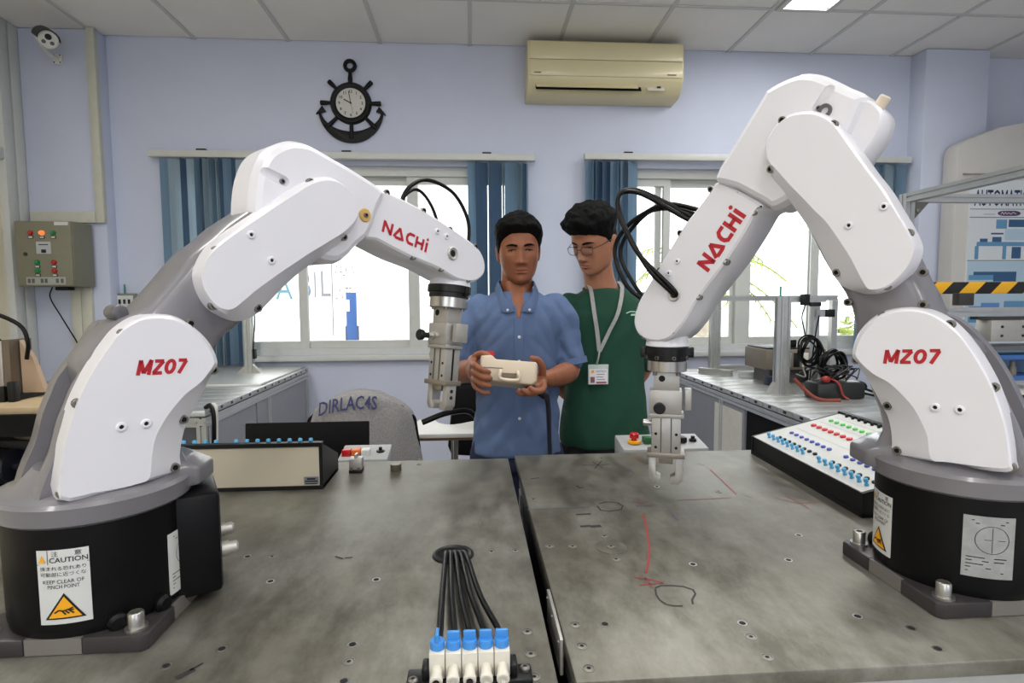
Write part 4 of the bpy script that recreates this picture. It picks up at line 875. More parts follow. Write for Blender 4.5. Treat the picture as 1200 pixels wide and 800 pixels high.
# ------------------------------------------------------------------ hose grommet, five hoses, valve manifold
gx, gy = G['grom'][0]
gr = thing('cable_grommet', 'round black cable grommet set in the left table', 'grommet', (gx, gy, T))
MB().lathe((gx, gy, T), (0, 0, 1), [(0, .036), (.003, .035), (.0045, .031), (.003, .027), (.0012, .026)], 36).obj('rim', black_plastic, gr)
MB().lathe((gx, gy, T), (0, 0, 1), [(.0004, .026), (.0014, .026)], 36).obj('opening', black_matte, gr)
vx0, vy0 = G['valve'][0]
pitch = .0187
vt = thing('valve_manifold', 'row of five white air valves with blue knobs on a black bracket', 'valve manifold', (vx0 + 2 * pitch, vy0, T))
br = MB(); br.span((vx0 - .035, vy0 - .018, T), (vx0 + 4 * pitch + .035, vy0 + .012, T + .006)); bro = br.obj('bracket', black_plastic, vt, bevel=.002)
for sx in (-1, 1):
    c = (vx0 + 2 * pitch + sx * (2 * pitch + .027), vy0 - .006 + .006 * sx, T + .006)
    MB().lathe(c, (0, 0, 1), [(0, .006), (.003, .006), (.0045, .004), (.0045, .0025), (.002, .0025)], 14).obj('bracket_screw', screw_mat, vt)
    MB().span((c[0] - sx * .0135 - .004, vy0 - .012, T + .004), (c[0] - sx * .0135 + .004, vy0 + .01, T + .02)).obj('end_clip', black_plastic, vt, bevel=.002)
for k in range(5):
    x = vx0 + pitch * k
    bd_ = MB().span((x - .0090, vy0 - .010, T + .006), (x + .0090, vy0 + .016, T + .036)).obj('valve_body', pale_plastic, vt, bevel=.0012)
    p = MB(); p.lathe((x, vy0 - .008, T + .018), (0, -1, -.12), [(0, .0062), (.016, .0062), (.016, .0074), (.021, .0074), (.022, .0064), (.022, .004), (.019, .004)], 20); p.obj('push_fitting', pale_plastic, bd_)
    MB().lathe((x, vy0 - .0245, T + .016), (0, -1, -.12), [(0, .0066), (.0016, .0066)], 20).obj('fitting_ring', mat('grey_ring', rgb(90, 90, 88), .5), bd_)
    kn = MB(); kn.lathe((x, vy0 + .003, T + .036), (0, 0, 1), [(0, .0086), (.008, .0086), (.0092, .008)], 26); ko = kn.obj('knob', blue_knob, vt)
    g = MB(); g.box((x, vy0 + .004, T + .049), (.004, .0165, .0125) if k == 0 else (.0145, .0045, .0115)); g.obj('knob_grip', blue_knob, ko, bevel=.0012)
    if k in (0, 2): MB().tube([(x, vy0 - .027, T + .0155), (x, vy0 - .06, T + .012), (x - .004, vy0 - .11, T + .006)], .0036, 10).obj('outlet_hose', black_rubber, bd_)
for k in range(5):
    x = vx0 + pitch * k; sx = gx - .012 + .0068 * k
    h = MB(); h.tube([(sx, gy + .006, T + .0018), (sx, gy - .006, T + .006), (sx + (x - sx) * .16, gy - .03, T + .012), (sx + (x - sx) * .55, (gy + vy0) / 2 - .01, T + .018 + .003 * (k % 2)), (x, vy0 + .05, T + .022), (x, vy0 + .014, T + .022)], .0041, 10)
    tag(h.obj('air_hose', black_rubber), ['leftmost', 'second from left', 'middle', 'second from right', 'rightmost'][k] + ' of the five black air hoses running from the grommet', 'hose', 'black air hoses on the left table')
# ------------------------------------------------------------------ training consoles
panel_m = mat('console_panel', rgb(198, 200, 198), .5, var=.03)
def console(M_, Wd, D, h0, h1, label, back_label, lids):
    """box with a sloping panel; local x along width, low edge at y=0, high edge at y=D"""
    t = thing('training_console', label, 'console', M_.translation, group='push-button training consoles')
    def q(v): return M_ @ Vector(v)
    for x in (0, Wd - .008): MB().loft([[q((xx, 0, 0)), q((xx, D, 0)), q((xx, D, h1)), q((xx, 0, h0))] for xx in (x, x + .008)]).obj('side_cheek', black_plastic, t)
    b = MB(); b.loft([[q((.008, y, 0)), q((Wd - .008, y, 0)), q((Wd - .008, y, h)), q((.008, y, h))] for y, h in ((.002, h0 - .002), (.008, h0))]); b.obj('low_front', black_plastic, t)
    b = MB(); b.loft([[q((.008, y, .008)), q((Wd - .008, y, .008)), q((Wd - .008, y, h1 - .008)), q((.008, y, h1 - .008))] for y in (D - .006, D)]); bk = b.obj('back_panel', mat('cream_sheet', rgb(196, 188, 168), .5, var=.02), t)
    b = MB(); b.loft([[q((0, y, z)), q((Wd, y, z)), q((Wd, y, z + .009)), q((0, y, z + .009))] for y, z in ((D - .012, h1 - .006), (D + .004, h1 - .006))]); b.obj('top_edge', black_plastic, t)
    b = MB(); b.loft([[q((0, y, 0)), q((Wd, y, 0)), q((Wd, y, .009)), q((0, y, .009))] for y in (0, D + .003)]); b.obj('bottom_plate', black_plastic, t)
    sl = math.atan2(h1 - h0, D)
    Mp = M_ @ Matrix.Translation((0, 0, h0)) @ Matrix.Rotation(sl, 4, 'X')
    LD = math.hypot(D, h1 - h0)
    b = MB(); b.loft([[Mp @ Vector((x, y, z)) for x, y in ((.008, .003), (Wd - .008, .003), (Wd - .008, LD - .004), (.008, LD - .004))] for z in (-.004, .0)]); pn = b.obj('panel', panel_m, t)
    return t, pn, Mp, LD, bk
def button_mesh(name, r, h, m, stem=None):
    b = MB(); b.lathe((0, 0, 0), (0, 0, 1), [(0, r), (h * .8, r), (h, r * .7)], 12); me = b.mesh(name); me.materials.append(m); return me
c_blue = mat('sky_blue_socket', rgb(86, 170, 214), .4); c_red = mat('red_lamp', rgb(196, 40, 44), .3, coat=.5); c_green = mat('green_lamp', rgb(92, 196, 92), .3, coat=.5); c_ind = mat('indigo_socket', rgb(66, 78, 170), .4)
def toggle_mesh():
    b = MB(); b.lathe((0, 0, 0), (0, 0, 1), [(0, .0045), (.004, .0045), (.004, .0028), (.007, .0028), (.008, .0046), (.014, .0046), (.0155, .003)], 10); me = b.mesh('blue_toggle'); me.materials.append(c_blue); return me
KB = {'toggle': toggle_mesh(), 'black': button_mesh('black_socket', .0052, .005, black_plastic), 'indigo': button_mesh('indigo_socket', .0055, .005, c_ind), 'red': button_mesh('red_lamp', .0072, .006, c_red), 'green': button_mesh('green_lamp', .006, .006, c_green), 'small': button_mesh('toggle_switch', .004, .008, black_plastic)}
def row(pn, Mp, kind, x0, x1, y, n):
    for k in range(n):
        x = x0 + (x1 - x0) * k / max(1, n - 1)
        inst(KB[kind], {'toggle': 'blue_toggle', 'black': 'black_socket', 'indigo': 'indigo_socket', 'red': 'red_lamp', 'green': 'green_lamp', 'small': 'toggle_switch'}[kind], pn, world_to(pn, Mp @ Matrix.Translation((x, y, 0))))
# left console: its cream back faces the camera
WdA = .46
MA = basis((-.352, 1.475, T), (-1, 0, 0), (0, -1, 0), (0, 0, 1))
tA, pA, MpA, LA, bkA = console(MA, WdA, .15, .045, .108, 'low black console showing its plain cream back panel beside the left robot', None, None)
for s in (0, 1):
    x0 = .03 + s * .215
    row(pA, MpA, 'toggle', x0, x0 + .17, LA - .014, 8); row(pA, MpA, 'black', x0 + .01, x0 + .17, LA - .032, 8); row(pA, MpA, 'indigo', x0, x0 + .17, LA - .06, 7); row(pA, MpA, 'red', x0, x0 + .17, LA - .09, 8); row(pA, MpA, 'green', x0, x0 + .17, LA - .12, 8)
lb = MB().span((-.395, 1.3235, T + .012), (-.362, 1.3245, T + .03)).obj('maker_label', mat('label_grey', rgb(120, 124, 132), .5), tA)
for k, (xa, xb, w) in enumerate(((-.388, -.369, .004), (-.393, -.364, .003), (-.392, -.366, .0022))):
    b = MB(); z = T + .025 - .0055 * k; b.add([(xa, 1.3229, z - w / 2), (xb, 1.3229, z - w / 2), (xb, 1.3229, z + w / 2), (xa, 1.3229, z + w / 2)], [(0, 1, 2, 3)]); b.obj('print_line', ink, lb, smooth=False)
# right console: panel turned up towards the camera
pC, pB, pD = [Vector((*p, T)) for p in G['con']]
xd = (pB - pC).normalized(); yd = Vector((-xd.y, xd.x, 0))
WdB = (pB - pC).length
MBm = basis(pC, xd, yd, (0, 0, 1))
tB, pnB, MpB, LB, _ = console(MBm, WdB, .26, .05, .115, 'black sloping console with rows of blue, red and green buttons by the right robot', None, None)
for s in (0, 1):
    x0 = .05 + s * .235
    row(pnB, MpB, 'toggle', x0, x0 + .165, .028, 8); row(pnB, MpB, 'black', x0 + .022, x0 + .187, .046, 8); row(pnB, MpB, 'indigo', x0 + .012, x0 + .182, .085, 8)
    row(pnB, MpB, 'red', x0, x0 + .18, .155, 8); row(pnB, MpB, 'green', x0, x0 + .18, .205, 8); row(pnB, MpB, 'small', x0, x0 + .18, .25, 8)
for y in (.115, .185, .23, .272):
    b = MB(); stroke(b, [(.03, y), (WdB - .03, y)], .001, MpB); b.obj('print_line', mat('panel_line', rgb(130, 132, 134), .6), pnB, smooth=False)
# ------------------------------------------------------------------ small things at the far edge of the left table
vx, vy = G['vise'][0]
vs = thing('clamp_block', 'small machined steel clamp block near the far edge of the left table', 'clamp', (vx, vy, T))
MB().span((vx - .016, vy - .018, T), (vx + .016, vy + .018, T + .008)).obj('base', black_plastic, vs, bevel=.001)
MB().span((vx - .016, vy - .016, T + .008), (vx + .016, vy + .016, T + .036)).obj('body', cast_alu, vs, bevel=.0015)
MB().span((vx - .003, vy - .012, T + .036), (vx + .003, vy + .012, T + .046)).obj('lever', steel, vs, bevel=.001)
for sx in (-1, 1): MB().cyl((vx + sx * .009, vy - .016, T + .012), (vx + sx * .009, vy - .022, T + .012), .004, 10).obj('clamp_screw', screw_mat, vs)
dx_, dy_ = G['disc'][0]
o = MB().lathe((dx_, dy_, T), (0, 0, 1), [(0, .0135), (.001, .014), (.017, .014), (.018, .0132)], 28).obj('steel_puck', mat('puck_steel', rgb(120, 112, 100), .4, .7), None); tag(o, 'small round steel puck standing alone near the far table edge', 'puck')
# dark folded laptop standing behind the left console
dk = thing('side_desk', 'narrow grey side desk behind the left worktable under the black laptop', 'desk', (-.55, 1.86, 0))
MB().span((-.80, 1.76, .80), (-.30, 1.96, .82)).obj('desk_top', mat('desk_grey', rgb(120, 120, 118), .5), dk, bevel=.003)
for x in (-.78, -.32):
    for y in (1.78, 1.94): MB().span((x - .015, y - .015, 0), (x + .015, y + .015, .80)).obj('leg', alu, dk)
lp = thing('laptop', 'black laptop lid standing open behind the cream-backed console', 'laptop', (-.53, 1.85, .82))
MB().box((-.535, 1.845, .893), (.392, .008, .148), Matrix.Rotation(math.radians(-6), 3, 'X')).obj('screen_lid', black_matte, lp, bevel=.006)
MB().span((-.73, 1.79, .82), (-.34, 1.85, .834)).obj('keyboard_base', black_plastic, lp, bevel=.003)
MB().cyl((-.69, 1.85, .832), (-.38, 1.85, .832), .007, 12).obj('hinge', black_plastic, lp)
# ------------------------------------------------------------------ operator panels hung behind the far table edges
grey_box = mat('operator_panel_grey', rgb(158, 160, 160), .45, var=.02)
def opbox(x0, x1, y0, y1, z1, label):
    t = thing('operator_panel', label, 'control panel', ((x0 + x1) / 2, (y0 + y1) / 2, z1 - .13), group='operator panels behind the tables')
    b = MB(); b.loft([[Vector((x, y0, z1 - .13)), Vector((x, y1, z1 - .13)), Vector((x, y1, z1 + .012)), Vector((x, y0, z1 - .006))] for x in (x0, x1)]); body = b.obj('housing', grey_box, t, bevel=.004)
    MB().span((x0 + .02, y0 - .07, z1 - .125), (x1 - .02, y0 + .005, z1 - .112)).obj('bracket', alu, t)
    return t, body
tR, bR = opbox(.435, .69, 1.60, 1.71, T + .006, 'grey operator panel with red mushroom stop button behind the right table')
zc = T + .012
st_ = MB().lathe((.478, 1.645, zc), (0, 0, 1), [(-.004, .019), (.003, .019), (.004, .016)], 28).obj('stop_collar', amber, tR)
MB().lathe((.478, 1.645, zc + .003), (0, 0, 1), [(0, .008), (.008, .008), (.009, .0135), (.021, .0135), (.024, .010)], 28).obj('stop_button', mat('stop_red', rgb(190, 24, 30), .3, coat=.4), tR)
MB().span((.505, 1.63, zc - .004), (.538, 1.66, zc + .014)).obj('rocker_switch', mat('dark_green_plastic', rgb(30, 90, 50), .4), tR, bevel=.002)
MB().span((.605, 1.63, zc - .004), (.635, 1.665, zc + .012)).obj('rocker_switch', black_plastic, tR, bevel=.002)
MB().lathe((.66, 1.65, zc - .004), (0, 0, 1), [(0, .011), (.008, .011), (.008, .006), (.016, .006)], 16).obj('selector_switch', black_plastic, tR)
tL, bL = opbox(-.385, -.245, 1.60, 1.70, T - .004, 'grey operator panel with red and orange keys behind the left table')
for k, (c, m) in enumerate(((-.365, MATS['stop_red']), (-.338, mat('orange_key', rgb(220, 110, 40), .4)), (-.311, white_label))):
    MB().span((c - .012, 1.62, T - .012), (c + .012, 1.65, T + .012)).obj('key', m, tL, bevel=.003)
MB().lathe((-.272, 1.65, T - .006), (0, 0, 1), [(0, .012), (.008, .012), (.009, .005), (.018, .005)], 16).obj('selector_switch', black_plastic, tL)
# ================================================================== THINGS ON THE WALLS
ac_m = mat('aged_cream_plastic', rgb(214, 204, 164), .35, var=.03, scale=3, coat=.2)
ac = thing('air_conditioner', 'cream wall-mounted split air conditioner high on the rear wall', 'air conditioner', (.885, 3.9, 2.68))
prof = [(WY, 3.035), (3.815, 3.04), (3.79, 3.02), (3.782, 2.98), (3.776, 2.80), (3.79, 2.775), (3.83, 2.72), (3.87, 2.70), (WY, 2.69)]
x0, x1 = .372, 1.405
MB().loft([[Vector((x, y, z)) for y, z in prof] for x in (x0, x0 + .012, x1 - .012, x1)]).obj('housing', ac_m, ac, bevel=.006)
MB().span((x0 + .012, 3.768, 2.80), (x1 - .012, 3.779, 2.90)).obj('front_panel', ac_m, ac, bevel=.003)
MB().span((x0 + .012, 3.771, 2.905), (x1 - .012, 3.784, 3.015)).obj('front_panel', ac_m, ac, bevel=.003)
R_ = Matrix.Rotation(math.radians(-36), 3, 'X')
MB().box((.775, 3.806, 2.745), (.70, .004, .062), R_).obj('outlet_slot', black_matte, ac)
fl = MB().box((.765, 3.796, 2.752), (.675, .006, .046), R_).obj('louvre', ac_m, ac, bevel=.002)
MB().box((1.225, 3.806, 2.745), (.115, .006, .05), R_).obj('display_window', pale_plastic, ac, bevel=.002)
MB().box((1.245, 3.8, 2.75), (.025, .006, .012), R_).obj('display', ink, ac)
for xx, w in ((x0 + .04, .045), (1.29, .06)):
    b = MB(); b.add([(xx, 3.7675, 2.813), (xx + w, 3.7675, 2.813), (xx + w, 3.7675, 2.822), (xx, 3.7675, 2.822)], [(0, 1, 2, 3)]); b.obj('maker_mark', mat('grey_mark', rgb(120, 112, 90), .5), ac, smooth=False)
# anchor clock
cx, cz = -.80, 2.672; cy = WY
ck = thing('anchor_clock', 'black wall clock shaped like a ship anchor and wheel', 'clock', (cx, cy, cz))
blk = mat('black_lacquer', rgb(9, 9, 10), .45, spec=.25)
MB().lathe((cx, cy, cz), (0, -1, 0), [(0, .136), (.022, .136), (.034, .128), (.036, .112), (.028, .098), (.020, .098)], 48).obj('wheel_rim', blk, ck)
MB().lathe((cx, cy, cz), (0, -1, 0), [(.012, .098), (.0215, .098)], 40).obj('dial', mat('dial_white', rgb(206, 204, 198), .6, var=.05, scale=30), ck)
for k in range(8):
    a = k * PI / 4 + PI / 2; d = Vector((math.cos(a), 0, math.sin(a))); p = Vector((cx, cy - .018, cz))
    if k == 0: MB().lathe(p + d * .13, d, [(0, .013), (.03, .016), (.06, .012), (.075, .014)], 12).obj('handle', blk, ck); continue
    L_ = .20 if k not in (3, 4, 5) else .235
    MB().lathe(p + d * .125, d, [(0, .011), (.02, .012), (L_ - .16, .015), (L_ - .13, .016), (L_ - .125, .013)], 12).obj('handle', blk, ck)
tor = MB(); tor.loft([[Vector((cx + (.032 + .013 * math.cos(q)) * math.cos(a), cy - .018 - .013 * math.sin(q), cz + .243 + (.032 + .013 * math.cos(q)) * math.sin(a))) for q in [2 * PI * j / 10 for j in range(10)]] for a in [2 * PI * i / 28 for i in range(28)]], closed=True); tor.obj('top_ring', blk, ck)
arc_o = [(cx + .215 * math.cos(a) * 1.0, cz - .04 + .215 * math.sin(a) * 1.02) for a in [PI + .16 + (PI - .32) * k / 24 for k in range(25)]]
arc_i = [(cx + .205 * math.cos(a), cz - .03 + .155 * math.sin(a)) for a in [PI + .16 + (PI - .32) * k / 24 for k in range(25)]]
MB().loft([[Vector((x, y, z)) for x, z in arc_o + arc_i[::-1]] for y in (cy - .001, cy - .026)]).obj('anchor_arms', blk, ck, bevel=.004)
for s in (-1, 1):
    tip = [(cx + s * .188, cz - .02), (cx + s * .232, cz - .075), (cx + s * .165, cz - .055)]
    MB().loft([[Vector((x, y, z)) for x, z in tip] for y in (cy - .001, cy - .028)]).obj('fluke', blk, ck, bevel=.003)
Mc = lambda x, z: basis((x, cy - .0222, z), (1, 0, 0), (0, 0, 1), (0, -1, 0))
for n in range(1, 13):
    a = PI / 2 - n * PI / 6; text_on(str(n), Mc(cx + .076 * math.cos(a), cz - .009 + .076 * math.sin(a)), ink, ck, name='numeral', size=.026, align='CENTER', bold=.0006)
for ang, L_, w in ((PI / 2 - 9.93 * PI / 6, .052, .007), (PI / 2 - 58.5 * PI / 30, .078, .005), (PI / 2 - 28 * PI / 30, .07, .002)):
    b = MB(); stroke(b, [(0, 0), (L_ * math.cos(ang), L_ * math.sin(ang))], w, basis((cx, cy - .0235, cz), (1, 0, 0), (0, 0, 1), (0, -1, 0))); b.obj('clock_hand', ink, ck, smooth=False)
MB().lathe((cx, cy - .0215, cz), (0, -1, 0), [(0, .006), (.004, .006)], 12).obj('hand_pivot', ink, ck)
# security camera on the pilaster
white_pl = mat('white_plastic', rgb(222, 222, 216), .4)
cc = thing('security_camera', 'white bullet security camera under the ceiling in the left corner', 'camera', (-2.56, 3.9, 2.90))
MB().span((-2.615, 3.885, 2.85), (-2.565, 3.9, 2.91)).obj('wall_plate', white_pl, cc, bevel=.003)
for sx in (-1, 1):
    for sz in (-1, 1): MB().cyl((-2.59 + sx * .018, 3.886, 2.88 + sz * .022), (-2.59 + sx * .018, 3.882, 2.88 + sz * .022), .004, 8).obj('plate_screw', ink, cc)
MB().tube([(-2.59, 3.887, 2.88), (-2.57, 3.78, 2.87), (-2.545, 3.69, 2.885)], .011, 10).obj('arm', white_pl, cc)
dcam = Vector((.62, -.62, -.42)).normalized(); pc = Vector((-2.565, 3.74, 2.955))
s1 = dcam.cross(Vector((0, 0, 1))).normalized()
MB().lathe(pc, dcam, [(0, .04), (.01, .048), (.13, .052), (.135, .049), (.128, .044)], 24).obj('body', white_pl, cc)
MB().lathe(pc + dcam * .126, dcam, [(0, .045), (.003, .045)], 24).obj('face', white_pl, cc)
MB().lathe(pc + dcam * .129 + s1.cross(dcam) * .015, dcam, [(0, .017), (.005, .016)], 18).obj('lens', ink, cc)
for q in (-1, 1): MB().lathe(pc + dcam * .129 + s1 * .020 * q - s1.cross(dcam) * .016, dcam, [(0, .011), (.004, .010)], 14).obj('infrared_lamp', mat('lamp_grey', rgb(100, 100, 104), .3), cc)
hd = MB(); up_ = s1.cross(dcam); hd.loft([[pc + dcam * t + s1 * .057 * math.cos(a) + up_ * .057 * math.sin(a) for a in [PI * k / 10 for k in range(11)]] + [pc + dcam * t + s1 * .054 * math.cos(a) + up_ * .054 * math.sin(a) for a in [PI * (10 - k) / 10 for k in range(11)]] for t in (.0, .155)]); hd.obj('sun_hood', black_plastic, cc)
# trunking on the pilaster, electrical control box
tr = thing('cable_trunking', 'beige cable trunking running down the pilaster and round above the control box', 'trunking', (-2.44, 3.88, 1.8))
MB().span((-2.405, 3.865, 1.86), (-2.352, 3.9, CZ)).obj('trunking_run', beige_trim, tr, bevel=.003)
MB().span((-2.80, 3.865, 1.86), (-2.407, 3.9, 1.93)).obj('trunking_run', beige_trim, tr, bevel=.003)
tr2 = thing('cable_trunking', 'twin beige cable trunking running down the wall below the control box', 'trunking', (-2.6, 3.88, .3))
for xx in (-2.56, -2.495): MB().span((xx - .031, 3.87, .3), (xx + .031, 3.9, 1.45)).obj('trunking_run', beige_trim, tr2, bevel=.003)
bx_m = mat('olive_grey_enclosure', rgb(128, 126, 108), .45, .1, var=.03)
bx0, bx1, by0, bz0, bz1 = -2.84, -2.43, 3.67, 1.45, 1.845
eb = thing('control_box', 'olive-grey electrical control box with coloured push buttons on the left wall', 'control box', ((bx0 + bx1) / 2, 3.8, bz0))
MB().span((bx0 + .085, by0 + .012, bz0), (bx1, 3.868, bz1)).obj('enclosure', bx_m, eb, bevel=.004)
dr = MB().span((bx0 + .085, by0, bz0 + .004), (bx1 - .002, by0 + .011, bz1 - .004)).obj('door', bx_m, eb, bevel=.003)
BW_ = bx1 - bx0
def bt(px, py, m, r=.014):
    x = bx0 + .085 + (bx1 - bx0 - .085) * (px - 15) / 70.0; z = bz1 - (bz1 - bz0) * (py - 259) / 76.0
    MB().lathe((x, by0, z), (0, -1, 0), [(0, r * 1.15), (.006, r * 1.1), (.006, r * .85), (.016, r * .8), (.02, r * .5)], 18).obj('push_button', m, dr)
    MB().span((x - .014, by0 - .004, z - .033), (x + .014, by0, z - .018)).obj('name_tag', ink, dr)
    MB().span((x - .011, by0 - .0046, z - .03), (x + .011, by0 - .004, z - .021)).obj('tag_text', white_label, dr)
lamp_red = mat('dim_red_lamp', rgb(170, 40, 36), .3, coat=.4); lamp_or = mat('orange_lamp', rgb(240, 130, 50), .3, emit=(1, .35, .1, .5)); lamp_gr = mat('dim_green_lamp', rgb(30, 130, 70), .3, coat=.4)
for p_ in ((35, 273, lamp_red), (49, 273, lamp_or), (63, 273, lamp_gr), (41, 307, lamp_gr), (62, 307, lamp_red), (41, 317, lamp_gr), (62, 317, lamp_red)): bt(*p_)
def rect(px0, py0, px1, py1, m, name, par=dr, t=.003):
    f = lambda a, c: (bx0 + .085 + (bx1 - bx0 - .085) * (a - 15) / 70.0, bz1 - (bz1 - bz0) * (c - 259) / 76.0)
    a, c = f(px0, py0), f(px1, py1); return MB().span((a[0], by0 - t, c[1]), (c[0], by0, a[1])).obj(name, m, par)
mt = rect(41, 283, 59, 297, mat('meter_face', rgb(176, 180, 184), .4), 'panel_meter', eb)
rect(44, 286, 56, 287, ink, 'meter_scale', mt, .0036); rect(47, 292, 53, 296, ink, 'meter_dial', mt, .0036)
rect(26, 324, 75, 333, mat('strip_plate', rgb(168, 170, 166), .4, .3), 'strip_plate')
for q in (28, 33, 44, 49, 63, 69): rect(q, 326, q + 3.5, 331, mat('strip_dark', rgb(90, 92, 88), .5), 'strip_grille', dr, .0038)
rect(65, 260, 82, 264, white_label, 'paper_tag'); MB().lathe((bx0 + .085 + .055, by0, bz1 - .2), (0, -1, 0), [(0, .012), (.003, .012), (.004, .006)], 16).obj('lock', mat('lock_dark', rgb(70, 68, 60), .4, .5), dr)
MB().span((-2.62, 3.78, bz0 - .022), (-2.54, 3.84, bz0)).obj('cable_gland', black_plastic, eb, bevel=.004)
o = MB().tube([(-2.69, 3.86, 1.45), (-2.70, 3.85, 1.38), (-2.63, 3.85, 1.24), (-2.53, 3.86, 1.02), (-2.45, 3.86, .7)], .004, 8).obj('wall_cable', black_rubber); tag(o, 'thin black cable hanging down the wall below the control box', 'cable')
so = thing('wall_socket', 'small framed wall socket plate on the rear wall left of the blind', 'socket', (-2.28, WY, 1.33))
MB().span((-2.375, WY - .03, 1.30), (-2.245, WY, 1.41)).obj('frame', mat('socket_frame', rgb(120, 124, 118), .5), so, bevel=.004); MB().span((-2.36, WY - .034, 1.315), (-2.26, WY - .03, 1.395)).obj('plate', white_label, so)
for q in range(3): MB().span((-2.352 + .03 * q, WY - .036, 1.34), (-2.337 + .03 * q, WY - .034, 1.37)).obj('socket_hole', ink, so)
MB().cyl((-2.32, WY - .015, 1.41), (-2.32, WY - .015, 1.47), .005, 8).obj('aerial', mat('green_aerial', rgb(30, 140, 110), .4), so)
# ================================================================== BENCHES OF ALUMINIUM PROFILE
def prof_bar(b, a, c, w=.04, h=None, slot=.009, dep=.006):
    a, c = Vector(a), Vector(c); d = (c - a).normalized(); up = Vector((0, 0, 1)) if abs(d.z) < .9 else Vector((0, 1, 0)); x = d.cross(up).normalized(); y = x.cross(d); hx = w / 2; hy = (h or w) / 2
    def side(p, q, inw):     # from p to q with a slot in the middle
        p, q, inw = Vector(p), Vector(q), Vector(inw); m = (p + q) / 2; t = (q - p).normalized() * slot / 2
        return [p, m - t, m - t + inw * dep, m + t + inw * dep, m + t]
    S = side((-hx, -hy), (hx, -hy), (0, 1)) + side((hx, -hy), (hx, hy), (-1, 0)) + side((hx, hy), (-hx, hy), (0, -1)) + side((-hx, hy), (-hx, -hy), (1, 0))
    b.loft([[a + x * s.x + y * s.y for s in S], [c + x * s.x + y * s.y for s in S]]); return b
panel_grey = mat('bench_side_panel', rgb(140, 142, 150), .5, var=.03)
def bench(x0, x1, y0, y1, z, label, n):
    t = thing('profile_bench', label, 'workbench', ((x0 + x1) / 2, (y0 + y1) / 2, 0), group='aluminium profile workbenches')
    w = (y1 - y0) / n
    for k in range(n):
        b = MB(); ya = y0 + w * k
        sec = [(0, 0), (w - .003, 0), (w - .003, -.025), (0, -.025)]
        b.span((x0, ya, z - .025), (x1, ya + w - .006, z)); po = b.obj('top_plank', alu, t, bevel=.002)
        MB().span((x0 - .0005, ya + w * .38, z - .018), (x0 + .002, ya + w * .58, z - .006)).obj('slot_end', ink, po); MB().span((x1 - .002, ya + w * .38, z - .018), (x1 + .0005, ya + w * .58, z - .006)).obj('slot_end', ink, po)
    b = MB(); prof_bar(b, (x0 + .02, y0, z - .05), (x0 + .02, y1, z - .05)); b.obj('rail', alu, t); b = MB(); prof_bar(b, (x1 - .02, y0, z - .05), (x1 - .02, y1, z - .05)); b.obj('rail', alu, t)
    b = MB(); prof_bar(b, (x0 + .04, y0 + .022, z - .05), (x1 - .04, y0 + .022, z - .05)); b.obj('rail', alu, t)
    for x in (x0 + .02, x1 - .02):
        for y in (y0 + .022, (y0 + y1) / 2, y1 - .03): b = MB(); prof_bar(b, (x, y, 0), (x, y, z - .07)); b.obj('leg', alu, t)
    return t
LB_ = bench(-2.45, -1.12, 2.43, 3.93, .9, 'aluminium profile workbench against the window wall behind the left robot', 14)
MB().span((-1.136, 2.48, .12), (-1.128, 3.0, .83)).obj('side_panel', panel_grey, LB_); MB().span((-1.136, 3.02, .12), (-1.128, 3.9, .83)).obj('side_panel', panel_grey, LB_)
MB().span((-2.3, 3.12, .9), (-1.14, 3.92, .912)).obj('raised_plate', mat('pale_plate', rgb(200, 204, 202), .35, .4), LB_, bevel=.002)
b = MB(); ps = thing('profile_post', 'short aluminium post with corner brackets standing on the left bench', 'post', (-1.38, 3.6, .912))
prof_bar(b, (-1.38, 3.6, .912), (-1.38, 3.6, 1.36), .042); b.obj('column', alu, ps)
for s in (-1, 1): MB().loft([[Vector((-1.38 + s * .021, y, .912)), Vector((-1.38 + s * .07, y, .912)), Vector((-1.38 + s * .021, y, .965))] for y in (3.585, 3.615)]).obj('corner_bracket', cast_alu, ps)
MB().span((-1.35, 3.57, 1.0), (-1.335, 3.6, 1.06)).obj('sensor', black_plastic, ps)
o = MB().tube([(-1.34, 3.56, 1.35), (-1.32, 3.55, 1.25), (-1.335, 3.56, 1.12), (-1.343, 3.57, 1.06)], .004, 8).obj('sensor_cable', black_rubber, ps)
o = MB().tube([(-1.14, 2.52, .905), (-1.11, 2.50, .91), (-1.098, 2.48, .85), (-1.10, 2.46, .6)], .008, 8).obj('power_cable', mat('white_cable', rgb(210, 210, 204), .5)); tag(o, 'white cable hanging over the edge of the left bench', 'cable', 'cables over the bench edge')
o = MB().tube([(-1.14, 2.48, .905), (-1.11, 2.46, .915), (-1.09, 2.44, .85), (-1.10, 2.43, .6)], .009, 8).obj('power_cable', black_rubber); tag(o, 'black cable hanging over the edge of the left bench', 'cable', 'cables over the bench edge')
RB_ = bench(1.345, 2.02, 2.16, 3.80, .875, 'aluminium profile workbench under the right window carrying test gear', 13)
MB().span((1.352, 2.72, .12), (1.36, 3.76, .80)).obj('side_panel', panel_grey, RB_)
MB().span((1.352, 2.2, .12), (1.36, 2.7, .80)).obj('side_panel', black_matte, RB_); MB().span((1.40, 2.165, .12), (1.97, 2.175, .80)).obj('front_panel', black_matte, RB_)
sh = MB().span((1.346, 2.74, .45), (1.351, 3.06, .78)).obj('paper_sheet', mat('paper', rgb(216, 216, 208), .7, var=.06, scale=25), None); tag(sh, 'white paper sheet stuck on the side of the right bench', 'paper')
